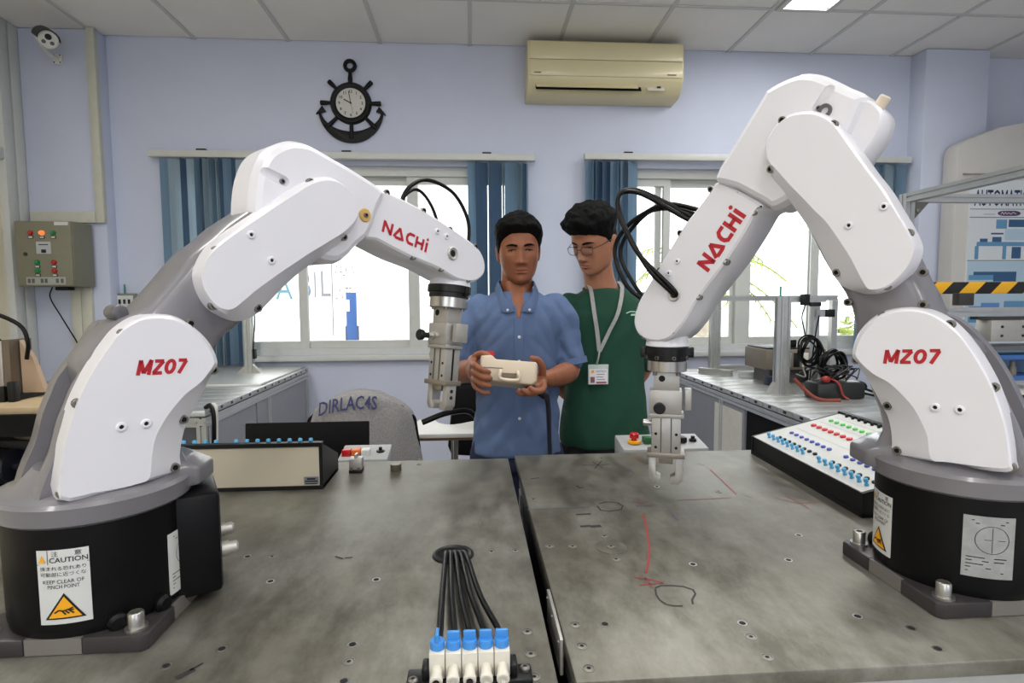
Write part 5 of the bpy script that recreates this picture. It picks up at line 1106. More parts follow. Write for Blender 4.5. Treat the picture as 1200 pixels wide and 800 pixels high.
def post(x, y, z0, z1, label, feet=True, w=.055):
    t = thing('profile_post', label, 'post', (x, y, z0), group='aluminium posts on the benches')
    b = MB(); prof_bar(b, (x - w * .32, y, z0), (x - w * .32, y, z1), w * .62); prof_bar(b, (x + w * .32, y, z0), (x + w * .32, y, z1), w * .62); b.obj('column', alu, t)
    if feet:
        for s in (-1, 1): MB().loft([[Vector((x + s * w * .63, yy, z0)), Vector((x + s * w * 1.25, yy, z0)), Vector((x + s * w * .63, yy, z0 + .06))] for yy in (y - .02, y + .02)]).obj('corner_bracket', cast_alu, t)
    return t
p2_ = post(1.545, 2.74, .875, 1.365, 'tall aluminium post standing on the right bench beside the black power supply')
MB().cyl((1.53, 2.74, 1.365), (1.53, 2.74, 1.415), .005, 8).obj('green_rod', MATS['green_aerial'], p2_)
b = MB(); prof_bar(b, (1.58, 2.74, 1.35), (1.76, 2.74, 1.35), .03); b.obj('arm', alu, p2_)
MB().span((1.62, 2.70, 1.32), (1.66, 2.722, 1.375)).obj('sensor_head', black_plastic, p2_, bevel=.003); MB().span((1.665, 2.70, 1.315), (1.72, 2.722, 1.335)).obj('sensor_cable_plug', black_plastic, p2_, bevel=.002)
MB().span((1.74, 2.69, 1.262), (1.785, 2.73, 1.30)).obj('sensor_head', black_plastic, p2_, bevel=.003); MB().span((1.715, 2.70, 1.262), (1.74, 2.73, 1.30)).obj('sensor_mount', alu, p2_)
MB().tube([(1.635, 2.70, 1.32), (1.615, 2.69, 1.26), (1.63, 2.68, 1.17)], .0035, 8).obj('sensor_lead', black_rubber, p2_); MB().tube([(1.715, 2.71, 1.27), (1.69, 2.70, 1.15), (1.68, 2.72, .9)], .0035, 8).obj('sensor_lead', black_rubber, p2_)
b = MB(); b.span((1.715, 2.75, .875), (1.745, 2.78, 1.34)); b.obj('thin_upright', alu, p2_)
p1_ = post(1.60, 3.66, .875, 1.36, 'aluminium post on the far end of the right bench by the window', False)
b = MB(); prof_bar(b, (1.46, 3.56, .893), (1.60, 3.40, .893), .036); b.obj('foot_bar', alu, p1_); b = MB(); prof_bar(b, (1.64, 3.68, .893), (1.95, 3.68, .893), .036); b.obj('foot_bar', alu, p1_); b = MB(); prof_bar(b, (1.62, 3.36, .893), (2.0, 3.22, .893), .036); b.obj('foot_bar', alu, p1_)
b = MB(); prof_bar(b, (1.52, 3.70, 1.355), (2.46, 3.70, 1.355), .035); tb_ = b.obj('cross_beam', alu, p1_)
MB().box((2.44, 3.70, .6685), (.04, .04, 1.337)).obj('end_column', alu, p1_)
# test gear on the bench
def simple_case(name, a, c, m, label, cat, extra=None, bev=.006):
    t = thing(name, label, cat, ((a[0] + c[0]) / 2, (a[1] + c[1]) / 2, a[2])); o = MB().span(a, c).obj('case', m, t, bevel=bev); return t, o
ZB = .875
taupe = mat('taupe_case', rgb(122, 114, 103), .5, var=.04)
g1, _ = simple_case('bench_instrument', (1.63, 3.05, .955), (1.98, 3.3, 1.07), taupe, 'long taupe instrument case lying at the back of the right bench', 'instrument')
MB().span((1.64, 3.06, 1.07), (1.97, 3.29, 1.078)).obj('dark_lid', black_plastic, g1, bevel=.002); MB().span((1.68, 3.1, ZB), (1.95, 3.28, .955)).obj('base', mat('base_grey', rgb(90, 90, 90), .5), g1)
MB().span((1.74, 3.09, 1.078), (1.83, 3.15, 1.12)).obj('terminal_block', black_plastic, g1, bevel=.004)
for k in range(5): MB().span((1.74 + .05 * k, 3.045, .97), (1.775 + .05 * k, 3.052, 1.05)).obj('module', [cast_alu, black_plastic, pale_plastic, black_plastic, cast_alu][k], g1, bevel=.002)
g2, c2_ = simple_case('power_supply', (1.62, 2.55, ZB), (1.86, 2.67, .955), mat('dark_green_black_case', rgb(30, 34, 32), .45), 'black power supply box with wires piled on the right bench', 'power supply', bev=.014)
MB().span((1.78, 2.57, .955), (1.84, 2.62, .958)).obj('label_plate', white_label, g2)
MB().ball((1.655, 2.545, .975), .02, 14, 10, (1.1, .9, .8)).obj('red_plug', mat('red_plug', rgb(140, 34, 28), .45), g2)
MB().tube([(1.57, 2.66, .96), (1.585, 2.56, .905), (1.62, 2.52, .882), (1.70, 2.5, .882)], .009, 8).obj('orange_strap', mat('orange_strap', rgb(124, 52, 36), .6), g2)
MB().tube([(1.70, 2.6, .975), (1.715, 2.54, .955), (1.735, 2.535, .90), (1.755, 2.52, .882)], .005, 8).obj('red_lead', mat('red_lead', rgb(150, 50, 46), .5), g2)
def coil(name, c, r, turns, thick, label, axis='Y', squash=1.0, seed=1, hang=None):
    rr = random.Random(seed); t = thing(name, label, 'cable', c)
    for k in range(turns):
        rad = r * rr.uniform(.82, 1.08); off = Vector((rr.uniform(-.012, .012), rr.uniform(-.02, .02), rr.uniform(-.012, .012))); n = 26; pts = []
        for i in range(n):
            a = 2 * PI * i / n; p = (Vector((rad * math.cos(a), .012 * math.sin(2 * a + k), rad * squash * math.sin(a))) if axis == 'Y' else Vector((rad * math.cos(a), rad * squash * math.sin(a), .008 * math.sin(3 * a + k) + .010 * k)))
            pts.append(Vector(c) + off + p)
        b = MB(); b.loft([b.ring(pts[i], pts[(i + 1) % n] - pts[i - 1], thick, 7, ref=(0, 1, 0) if axis == 'Y' else (0, 0, 1)) for i in range(n)], closed=True); b.obj('cable_loop', black_rubber, t)
    return t
coil('cable_bundle', (1.64, 2.66, 1.10), .05, 7, .0045, 'black cable bundle hanging from the sensor beside the tall post', 'Y', 1.35, 2)
coil('cable_coil', (1.735, 2.62, 1.035), .055, 8, .006, 'thick black cable coil standing on the power supply', 'Y', 1.15, 5)
rr = random.Random(11)
wm = mat('dark_wire', rgb(30, 30, 32), .5); wg = mat('grey_wire', rgb(120, 120, 118), .5)
wt = thing('wire_tangle', 'tangle of black and grey wires lying over the power supply', 'cable', (1.74, 2.6, .955))
for k in range(14):
    x = 1.64 + .2 * rr.random(); y = 2.58 + .08 * rr.random(); pts = [(x, y, .96)]
    for q in range(4): pts.append((x + rr.uniform(-.09, .1), y + rr.uniform(-.06, .05), .975 + .06 * rr.random()))
    MB().tube(pts, .0035, 6, 4).obj('wire', wg if k % 4 == 0 else wm, wt)
for k, pts in enumerate(([(1.86, 2.62, .90), (1.93, 2.60, .885), (1.94, 2.50, .883), (1.99, 2.48, .883)], [(1.86, 2.64, .93), (1.90, 2.56, .91), (1.95, 2.50, .886)], [(1.84, 2.66, .95), (1.95, 2.7, .93), (1.98, 2.72, .90), (1.99, 2.8, .884)])):
    o = MB().tube(pts, .006, 8).obj('bench_cable', black_rubber); tag(o, ['black cable trailing right across the bench from the power supply', 'short black lead ending in a round plug on the bench', 'black cable curving back behind the power supply'][k], 'cable', 'loose cables on the right bench')
g3, _ = simple_case('module_box', (1.85, 2.95, ZB), (1.98, 3.04, .955), black_plastic, 'black module box with a white row of terminals on the right bench', 'module')
MB().span((1.855, 2.955, .955), (1.975, 3.035, .962)).obj('top_plate', white_label, g3)
for k in range(4): MB().span((1.86 + .03 * k, 2.96, .962), (1.875 + .03 * k, 2.98, .985)).obj('terminal', white_label, g3, bevel=.002)
g4, _ = simple_case('small_sensor_box', (1.62, 3.0, ZB), (1.69, 3.05, .925), mat('navy_box', rgb(34, 38, 60), .45), 'small navy sensor box lying left of the tall post', 'sensor')
g5, _ = simple_case('carton', (1.84, 2.80, ZB), (1.93, 2.9, 1.0), mat('grey_brown_card', rgb(120, 112, 104), .7, var=.05), 'small grey-brown upright carton behind the wire tangle', 'box', bev=.003)
MB().span((1.86, 2.7985, .93), (1.91, 2.80, .97)).obj('label', white_label, g5)
g6 = thing('metal_fixture', 'small clear-topped metal fixture between the coil and the carton', 'fixture', (1.80, 2.84, ZB))
MB().lathe((1.79, 2.84, ZB), (0, 0, 1), [(0, .03), (.06, .03), (.07, .02), (.13, .02), (.14, .026), (.165, .026)], 20).obj('stem', cast_alu, g6); MB().span((1.75, 2.82, .98), (1.835, 2.86, 1.0)).obj('plate', pale_plastic, g6, bevel=.003)
# ================================================================== CELL FRAME, STATION AND DISPLAY AT THE RIGHT
cf = thing('cell_frame', 'aluminium safety frame with a black and yellow striped bar at the right', 'frame', (2.06, 2.6, 0))
for nm, a, c, w in (('post', (2.06, 2.6, 0), (2.06, 2.6, 1.845), .045), ('post', (3.2, 2.6, 0), (3.2, 2.6, 1.845), .045), ('beam', (2.06, 2.6, 1.825), (2.06, 1.5, 1.825), .042), ('beam', (2.08, 2.6, 1.825), (3.18, 2.6, 1.825), .038), ('post', (2.06, 1.48, 0), (2.06, 1.48, 1.845), .045)):
    b = MB(); prof_bar(b, a, c, w); b.obj(nm, alu, cf)
MB().loft([[Vector((2.083, y, 1.806)), Vector((2.16, y, 1.806)), Vector((2.083, y, 1.72))] for y in (2.585, 2.615)]).obj('corner_bracket', mat('bracket_dark', rgb(110, 108, 104), .4, .4), cf)
MB().lathe((2.105, 2.585, 1.765), (0, -1, 0), [(0, .012), (.006, .012), (.008, .006)], 12).obj('bracket_bolt', screw_mat, cf)
def hazard():
    m = bpy.data.materials.new('hazard_stripes'); m.use_nodes = True; nt = m.node_tree; p = nt.nodes['Principled BSDF']; L = nt.links.new
    tc = nt.nodes.new('ShaderNodeTexCoord'); sx = nt.nodes.new('ShaderNodeSeparateXYZ'); L(tc.outputs['Object'], sx.inputs[0])
    a = nt.nodes.new('ShaderNodeMath'); a.operation = 'MULTIPLY_ADD'; a.inputs[1].default_value = -1.0; L(sx.outputs['Z'], a.inputs[0]); L(sx.outputs['X'], a.inputs[2])
    d = nt.nodes.new('ShaderNodeMath'); d.operation = 'DIVIDE'; d.inputs[1].default_value = .163; L(a.outputs[0], d.inputs[0])
    f = nt.nodes.new('ShaderNodeMath'); f.operation = 'FRACT'; L(d.outputs[0], f.inputs[0])
    g = nt.nodes.new('ShaderNodeMath'); g.operation = 'GREATER_THAN'; g.inputs[1].default_value = .5; L(f.outputs[0], g.inputs[0])
    mx = nt.nodes.new('ShaderNodeMix'); mx.data_type = 'RGBA'; mx.inputs[6].default_value = (*rgb(232, 172, 24), 1); mx.inputs[7].default_value = (*rgb(18, 17, 18), 1)
    L(g.outputs[0], mx.inputs[0]); L(mx.outputs[2], p.inputs['Base Color']); p.inputs['Roughness'].default_value = .4; return m
hz = hazard()
MB().span((2.05, 2.545, 1.372), (3.2, 2.575, 1.428)).obj('striped_bar', hz, cf, bevel=.002)
stn = thing('assembly_station', 'small assembly station of aluminium profiles with steel slide and blue tray at the right edge', 'assembly machine', (2.5, 2.35, 0))
b = MB(); prof_bar(b, (2.12, 2.42, 1.29), (2.75, 2.42, 1.29), .04); b.obj('rail', alu, stn); 
for xx in (2.14, 2.72): b = MB(); prof_bar(b, (xx, 2.42, 0), (xx, 2.42, 1.27), .04); b.obj('leg', alu, stn)
MB().span((2.16, 2.39, 1.32), (2.23, 2.43, 1.375)).obj('sensor_block', mat('black_block', rgb(50, 48, 46), .5), stn, bevel=.003)
MB().span((2.26, 2.38, 1.256), (2.58, 2.44, 1.268)).obj('slide_plate', mat('slide_dark', rgb(60, 58, 58), .45, .3), stn)
MB().span((2.29, 2.36, 1.16), (2.50, 2.44, 1.254)).obj('slide_block', cast_alu, stn, bevel=.003)
for x in (2.34, 2.44):
    for z in (1.185, 1.225): MB().cyl((x, 2.36, z), (x, 2.357, z), .006, 10).obj('block_bolt', ink, stn)
MB().span((2.16, 2.34, 1.12), (2.75, 2.48, 1.14)).obj('deck', mat('deck_grey', rgb(104, 104, 106), .45, .3), stn)
tray_b = mat('tray_blue', rgb(58, 102, 168), .45)
MB().span((2.16, 2.35, 1.08), (2.75, 2.47, 1.1)).obj('tray_rim', tray_b, stn); MB().span((2.16, 2.35, .985), (2.75, 2.47, 1.005)).obj('tray_rim', tray_b, stn); MB().span((2.16, 2.47, .985), (2.75, 2.48, 1.1)).obj('tray_back', mat('tray_back', rgb(120, 150, 180), .5), stn)
for k in range(5): MB().lathe((2.24 + .1 * k, 2.40, 1.005), (0, 0, 1), [(0, .016), (.03, .016), (.04, .01), (.06, .01)], 14).obj('workpiece', [taupe, cast_alu, taupe, cast_alu, taupe][k], stn)
MB().span((2.14, 2.3, .93), (2.75, 2.5, .945)).obj('lower_deck', pale_plastic, stn)
for k in range(8): MB().span((2.16 + .07 * k, 2.3, .88), (2.20 + .07 * k, 2.33, .93)).obj('valve', black_plastic if k % 2 else cast_alu, stn, bevel=.002)
MB().span((2.14, 2.28, .80), (2.75, 2.5, .86)).obj('valve_base', mat('base_grey', rgb(90, 90, 90)), stn)
# tall white arched cabinet with a poster on its front
cab_m = mat('scuffed_white_sheet', rgb(196, 194, 190), .6, var=.03, scale=6)
KS = 1.126
cab = thing('white_cabinet', 'tall off-white cabinet with a sloping rounded top at the right edge', 'cabinet', (3.6, 3.775, 0))
cp = [(2.79, 0), (2.79, 2.22), (2.80, 2.262), (2.83, 2.29), (2.92, 2.325), (3.05, 2.375), (3.2, 2.405), (3.4, 2.42), (3.75, 2.42), (3.75, 0)]
MB().loft([[Vector((x, y, z)) for x, z in [(x * KS + .145, 1.36 + (z - 1.36) * KS if z > 0 else 0) for x, z in cp]] for y in (3.715, 3.835)]).obj('body', cab_m, cab, bevel=.01)
MB().span((2.83 * KS + .145, 3.707, 1.36 + .74 * KS), (3.75 * KS, 3.715, 1.36 + .73 * KS)).obj('seam_strip', mat('rusty_strip', rgb(150, 140, 126), .7, var=.3, scale=12), cab)
ptr = thing('poster', 'printed automation poster with blue machine pictures on the white cabinet', 'poster', (3.25 * KS, 3.71, 1.7))
MB().span((2.875 * KS + .148, 3.702, 1.36 - .51 * KS), (3.70 * KS + .148, 3.714, 1.36 + .70 * KS)).obj('sheet', mat('poster_white', rgb(214, 220, 224), .5), ptr)
navy = mat('poster_navy', rgb(36, 48, 92), .5); pb1 = mat('poster_pale_blue', rgb(178, 202, 218), .5); pb2 = mat('poster_mid_blue', rgb(96, 148, 186), .5); pb3 = mat('poster_deep_blue', rgb(50, 90, 130), .5); pl_ = mat('poster_line', rgb(120, 124, 130), .5); purp = mat('poster_purple', rgb(84, 60, 100), .5); pgreen = mat('poster_green', rgb(70, 150, 130), .5)
Mp_ = lambda x, z: basis((x * KS + .148, 3.7015, 1.36 + (z - 1.36) * KS), (KS, 0, 0), (0, 0, KS), (0, -1, 0))
text_on('AUTOMATION', Mp_(2.90, 1.905), navy, ptr, fit=(.40, .098), bold=.015)
def pr(x0, z0, x1, z1, m, lift=0.0):
    b = MB(); b.add([(x * KS + .148, 3.7013 - lift, 1.36 + (z - 1.36) * KS) for x, z in ((x0, z0), (x1, z0), (x1, z1), (x0, z1))], [(0, 1, 2, 3)]); return b.obj('print_block', m, ptr, smooth=False)
pr(2.875, 1.885, 3.70, 1.889, pl_); pr(2.875, 1.835, 3.70, 1.84, pl_); pr(2.965, 1.855, 3.04, 1.858, pl_); 
b = MB(); b.add([((3.10 + .045 * math.cos(a) + (.0 if math.cos(a) < 0 else .06)) * KS + .148, 3.7013, 1.36 + (.502 + .016 * math.sin(a)) * KS) for a in [2 * PI * k / 20 for k in range(20)]], [tuple(range(20))]); b.obj('print_block', purp, ptr, smooth=False)
b = MB(); stroke(b, [(3.075, 1.856), (3.085, 1.87), (3.095, 1.856), (3.105, 1.868), (3.115, 1.857), (3.125, 1.866), (3.14, 1.857), (3.155, 1.868), (3.175, 1.858)], .004, basis((.148, 3.7008, 1.36 * (1 - KS)), (KS, 0, 0), (0, 0, KS), (0, -1, 0))); b.obj('print_script', white_label, ptr, smooth=False)
pr(2.875, 1.575, 3.70, 1.58, pl_); pr(2.88, 1.42, 3.70, 1.572, pb1)
pr(3.05, 1.77, 3.12, 1.825, pb2); pr(3.13, 1.78, 3.25, 1.825, pb3); pr(3.02, 1.735, 3.10, 1.745, pb3); pr(3.11, 1.70, 3.24, 1.77, pb1); pr(2.93, 1.665, 3.25, 1.69, pb2); pr(2.92, 1.585, 2.945, 1.665, pb2); pr(3.10, 1.585, 3.125, 1.665, pb2); pr(3.16, 1.59, 3.22, 1.66, pb3, .0002); pr(2.95, 1.69, 3.0, 1.71, pb3); pr(3.03, 1.69, 3.09, 1.72, pb3)
pr(2.89, 1.46, 3.05, 1.49, pb2, .0002); pr(2.92, 1.49, 3.2, 1.51, pb3, .0002); pr(3.05, 1.45, 3.20, 1.49, pb3, .0002); pr(2.88, 1.17, 3.7, 1.42, pb1); pr(2.90, 1.20, 2.98, 1.30, pb2, .0002); pr(2.98, 1.2, 3.1, 1.32, mat('poster_bright', rgb(96, 140, 200), .5), .0002); pr(3.13, 1.2, 3.7, 1.33, pb2, .0002); pr(2.88, 1.08, 2.97, 1.15, pgreen); pr(2.88, .9, 3.7, 1.07, pb2)
# ================================================================== LEFT EDGE: MACHINE STAND
ls = thing('machine_stand', 'dark steel machine stand with a lower shelf at the left edge', 'stand', (-1.75, 2.1, 0))
wood_edge = mat('dark_board', rgb(70, 62, 52), .5); pale_edge = mat('pale_board_edge', rgb(170, 150, 118), .6, var=.1)
MB().span((-2.3, 1.9, 1.0), (-1.38, 2.4, 1.022)).obj('top_board', pale_edge, ls, bevel=.002); MB().span((-2.3, 1.885, .93), (-1.38, 1.9, 1.0)).obj('front_rail', black_matte, ls)
MB().span((-2.3, 1.9, .70), (-1.38, 2.4, .715)).obj('shelf', mat('shelf_grey', rgb(96, 96, 92), .5), ls)
for x in (-2.28, -1.40):
    for y in (1.92, 2.38): MB().span((x - .02, y - .02, 0), (x + .02, y + .02, 1.0)).obj('leg', black_matte, ls)
MB().span((-2.3, 2.39, .72), (-1.38, 2.398, .99)).obj('back_panel', mat('dark_back', rgb(40, 40, 40), .6), ls)
pm = thing('bench_press', 'small steel press with a slide column and looped black hoses on the stand', 'press', (-1.72, 2.1, 1.022))
MB().span((-1.80, 2.02, 1.022), (-1.55, 2.22, 1.04)).obj('base', black_plastic, pm, bevel=.003)
MB().span((-1.745, 2.08, 1.04), (-1.645, 2.16, 1.222)).obj('column', mat('dull_steel', rgb(140, 142, 140), .45, .4), pm, bevel=.003)
MB().span((-1.64, 2.06, 1.04), (-1.615, 2.12, 1.225)).obj('slide', cast_alu, pm, bevel=.002); MB().span((-1.613, 2.06, 1.04), (-1.59, 2.16, 1.228)).obj('slide_cover', mat('brown_steel', rgb(110, 98, 84), .5, .3), pm)
MB().loft([[Vector((-1.585, y, 1.04)), Vector((-1.51, y, 1.04)), Vector((-1.545, y, 1.16)), Vector((-1.585, y, 1.225))] for y in (2.1, 2.12)]).obj('gusset', mat('tan_gusset', rgb(176, 150, 124), .6), pm)
MB().span((-1.76, 2.035, 1.05), (-1.66, 2.05, 1.15)).obj('guard', mat('rust_guard', rgb(96, 82, 72), .5, .3, var=.2), pm, bevel=.004)
MB().lathe((-1.745, 2.03, 1.06), (0, 0, 1), [(0, .008), (.16, .008), (.165, .012), (.18, .012)], 10).obj('pin', black_plastic, pm)
for nm, pts, r in (('hose', [(-1.745, 2.05, 1.30), (-1.73, 2.05, 1.33), (-1.65, 2.06, 1.325), (-1.56, 2.07, 1.28), (-1.535, 2.07, 1.22), (-1.55, 2.08, 1.16)], .007), ('hose', [(-1.75, 2.04, 1.12), (-1.785, 2.04, 1.2), (-1.74, 2.05, 1.262), (-1.66, 2.06, 1.255), (-1.61, 2.07, 1.21)], .006)): MB().tube(pts, r, 8).obj(nm, black_rubber, pm)
MB().lathe((-1.745, 2.05, 1.25), (0, 0, 1), [(0, .009), (.05, .011), (.055, .008)], 10).obj('hose_fitting', pale_plastic, pm)
for k in range(3): MB().span((-1.62 + .03 * k, 2.0, 1.022), (-1.60 + .03 * k, 2.03, 1.06 + .015 * k)).obj('bracket_piece', black_plastic, pm, bevel=.002)
mo = thing('electric_motor', 'black cylindrical motor with white label lying on the lower shelf of the stand', 'motor', (-1.7, 2.05, .715))
MB().lathe((-1.95, 2.05, .79), (1, 0, 0), [(0, .05), (.01, .065), (.30, .065), (.31, .06), (.36, .058), (.365, .02), (.40, .02)], 28).obj('housing', mat('navy_black', rgb(20, 22, 34), .35), mo)
for x0_, x1_ in ((-1.77, -1.745), (-1.73, -1.67)):
    b = MB(); b.loft([[Vector((x, 2.05 - .0665 * math.cos(a), .79 + .0665 * math.sin(a))) for a in [-.05 + .85 * k / 8 for k in range(9)]] for x in (x0_, x1_)], cap=False); b.obj('motor_label', white_label, mo)
MB().span((-1.9, 2.0, .715), (-1.66, 2.1, .73)).obj('mount', black_matte, mo)
for k, (x, m, lab) in enumerate(((-1.95, pale_edge, 'tan round disc lying on the shelf above the motor'), (-1.66, mat('bronze_disc', rgb(120, 108, 94), .4, .5), 'bronze-grey round disc lying on the shelf above the motor'))):
    o = MB().lathe((x + .08, 2.2, .872 + .01 * k), (0, -.12, 1), [(0, .14 - .04 * k), (.012, .14 - .04 * k)], 36).obj('round_disc', m); tag(o, lab, 'disc', 'round discs on the stand shelf')
o = MB().span((-1.98, 2.1, .715), (-1.46, 2.36, .868)).obj('dark_case', mat('dark_back', rgb(40, 40, 40)), None, bevel=.006); tag(o, 'dark flat case on the lower shelf under the round discs', 'case')
# ================================================================== CHAIRS BEHIND THE TABLES
knit = mat('grey_marl_fleece', rgb(140, 138, 138), .95, var=.22, scale=160, bump=.3, bscale=240)
def office_chair(x, y, label):
    t = thing('office_chair', label, 'chair', (x, y, 0))
    b = MB(); b.loft([[Vector((x + w * .19 * a, y - .235 + .01 * abs(a) + 0, z)) for a in (-1, -.5, 0, .5, 1)] + [Vector((x + w * .19 * a, y - .20, z)) for a in (1, .5, 0, -.5, -1)] for z, w in ((.52, .75), (.56, 1.05), (.75, 1.2), (.90, 1.1), (.95, .8))]); b.obj('backrest', black_matte, t, bevel=.01)
    MB().box((x, y, .46), (.46, .46, .07)).obj('seat', black_matte, t, bevel=.02)
    MB().bar((x, y - .15, .44), (x, y - .235, .6), .06, .012).obj('back_stem', black_plastic, t)
    MB().cyl((x, y, .12), (x, y, .43), .025, 14).obj('gas_lift', black_plastic, t)
    for k in range(5):
        a = k * 2 * PI / 5 + .3; MB().bar((x, y, .13), (x + .27 * math.cos(a), y + .27 * math.sin(a), .08), .045, .03).obj('leg', black_plastic, t, bevel=.004); MB().ball((x + .27 * math.cos(a), y + .27 * math.sin(a), .03), .03, 12, 8).obj('castor', black_plastic, t)
    return t
hx, hy = -.435, 2.24
office_chair(hx, hy + .20, 'black office chair with a grey hoodie over its back')
b = MB(); rings = []
N_ = 28
for j in range(15):
    s = j / 14.0; w = .175 + .055 * math.sin(s * PI * .5) + .006 * math.sin(9 * s); zz = .985 - .33 * s ** 1.25; d = .045 + .05 * s
    rings.append([Vector((hx + w * math.copysign(abs(math.cos(a)) ** .7, math.cos(a)) * (1 + .03 * math.sin(5 * a + 4 * s)), hy - .015 + d * math.copysign(abs(math.sin(a)) ** .8, math.sin(a)) * (1 + .12 * math.sin(7 * a + 3 * s)), zz + .012 * math.sin(3 * a + 2 * s) * s - (.05 * abs(math.cos(a)) ** 3 * (1 - s)))) for a in [2 * PI * k / N_ for k in range(N_)]])
top_ = [[Vector((hx + (v.x - hx) * q, hy - .015 + (v.y - hy + .015) * q, v.z + dz)) for v in rings[0]] for q, dz in ((.25, .028), (.7, .02))]
b.loft(top_ + rings)
hood = b.obj('hoodie', knit, None, angle=80); tag(hood, 'grey marl hoodie with navy lettering draped over the office chair back', 'hoodie')
# lettering printed over the shoulder line of the hoodie, following its front
_tx = text_mb('DIRLAC4S', size=1.0, bold=.012, sx=1)
vs, fs = _tx; xm = max(v.x for v in vs); ym = max(v.y for v in vs)
lb_ = MB(); 
def hood_pt(u, v):
    x = hx - .15 + .22 * u; zz = .935 + .02 * v + .022 * u - .012 * (2 * u - 1) ** 2
    return Vector((x, hy - .075 - .012 * (1 - v), zz + .012 * v))
lb_.add([hood_pt(v.x / xm, v.y / ym * 1.5) for v in vs], fs)
lo_ = lb_.obj('lettering', mat('navy_print', rgb(40, 44, 88), .8), hood, smooth=False)
# tablet-arm chair with a jacket
tx, ty = -.02, 2.62
tc_ = thing('writing_chair', 'chair with a white writing tablet behind the left worktable', 'chair', (tx, ty, 0))
tab = [(-.135, -.16), (.14, -.16), (.16, -.13), (.16, .1), (.03, .02), (-.04, .06), (-.07, .14), (-.12, .15), (-.145, .1), (-.15, -.13)]
MB().loft([[Vector((tx - .10 + x * 1.0, ty - .06 + y, z)) for x, y in crom_pts] for z in (.77, .788) for crom_pts in ([(p.x, p.y) for p in closed(tab, 4)],)]).obj('tablet', mat('tablet_white', rgb(214, 214, 210), .45), tc_, bevel=.003)
MB().loft([[Vector((tx - .10 + x * .97, ty - .06 + y * .97, z)) for x, y in [(p.x, p.y) for p in closed(tab, 4)]] for z in (.758, .77)]).obj('tablet_core', mat('chipboard', rgb(128, 96, 66), .7), tc_)
MB().box((tx + .12, ty + .12, .45), (.42, .42, .03)).obj('seat', black_plastic, tc_, bevel=.008)
MB().box((tx + .12, ty + .33, .78), (.42, .03, .32), Matrix.Rotation(math.radians(-8), 3, 'X')).obj('backrest', black_plastic, tc_, bevel=.01)
for sx, sy in ((-.2, -.14), (.2, -.14), (-.2, .32), (.2, .32)): MB().cyl((tx + .12 + sx, ty + sy, 0), (tx + .12 + sx * .9, ty + sy * .95, .76 if sx < 0 and sy < 0 else .45), .012, 10).obj('leg', steel, tc_)
MB().cyl((tx - .07, ty - .14, .45), (tx - .07, ty - .14, .76), .012, 10).obj('tablet_post', steel, tc_)
b = MB(); b.limb([(tx - .03, ty + .34, .965), (tx + .12, ty + .33, .99), (tx + .28, ty + .34, .97)], [(.075, .06), (.085, .075), (.075, .06)], 16); o = b.obj('knitted_scarf', mat('grey_knit', rgb(120, 120, 122), .95, var=.5, scale=60, bump=.5, bscale=120), None); tag(o, 'chunky grey knitted scarf heaped on the chair back behind the blue-shirted man', 'scarf')
b = MB(); b.loft([[Vector((tx + .12 + w * math.cos(a), ty + .30 + .06 * math.sin(a), z)) for a in [2 * PI * k / 20 for k in range(20)]] for z, w in ((.93, .16), (.90, .20), (.75, .22), (.60, .235), (.56, .22))]); o = b.obj('black_jacket', black_matte, None, angle=80); tag(o, 'black jacket hung over the chair back under the grey scarf', 'jacket')
o = MB().tube([(-.21, 2.3, .86), (-.1, 2.32, .895), (.0, 2.34, .88), (.04, 2.36, .7)], .012, 8).obj('floor_cable', black_rubber); tag(o, 'thick black cable arching behind the left table beside the hoodie', 'cable')
# ================================================================== PEOPLE
def skin_mat(name, col, col2):
    m = mat(name, col, .5, var=0, col2=col2, scale=9, bump=.05, bscale=300, spec=.4)
    p = m.node_tree.nodes['Principled BSDF']; p.inputs['Subsurface Weight'].default_value = .12; p.inputs['Subsurface Radius'].default_value = (.012, .005, .003); return m
skin1 = skin_mat('tanned_skin', rgb(128, 78, 54), rgb(148, 92, 64)); skin2 = skin_mat('light_brown_skin', rgb(160, 108, 82), rgb(178, 124, 96))
hair_m = mat('black_hair', rgb(6, 6, 6), .7, spec=.12, var=.4, scale=120, bump=.6, bscale=260, aniso=(1, 1, .25))
HP = [(.117, .006, .004, .008), (.112, .030, .034, .038), (.100, .050, .056, .062), (.080, .063, .074, .083), (.052, .0705, .087, .096), (.025, .0735, .0925, .100), (.0, .0735, .0905, .099), (-.025, .0715, .089, .093), (-.05, .068, .0885, .083), (-.07, .063, .087, .071), (-.09, .055, .085, .058), (-.105, .044, .0825, .046), (-.115, .031, .074, .036), (-.121, .012, .05, .018)]
def gs(x, s): return math.exp(-(x / s) ** 2)
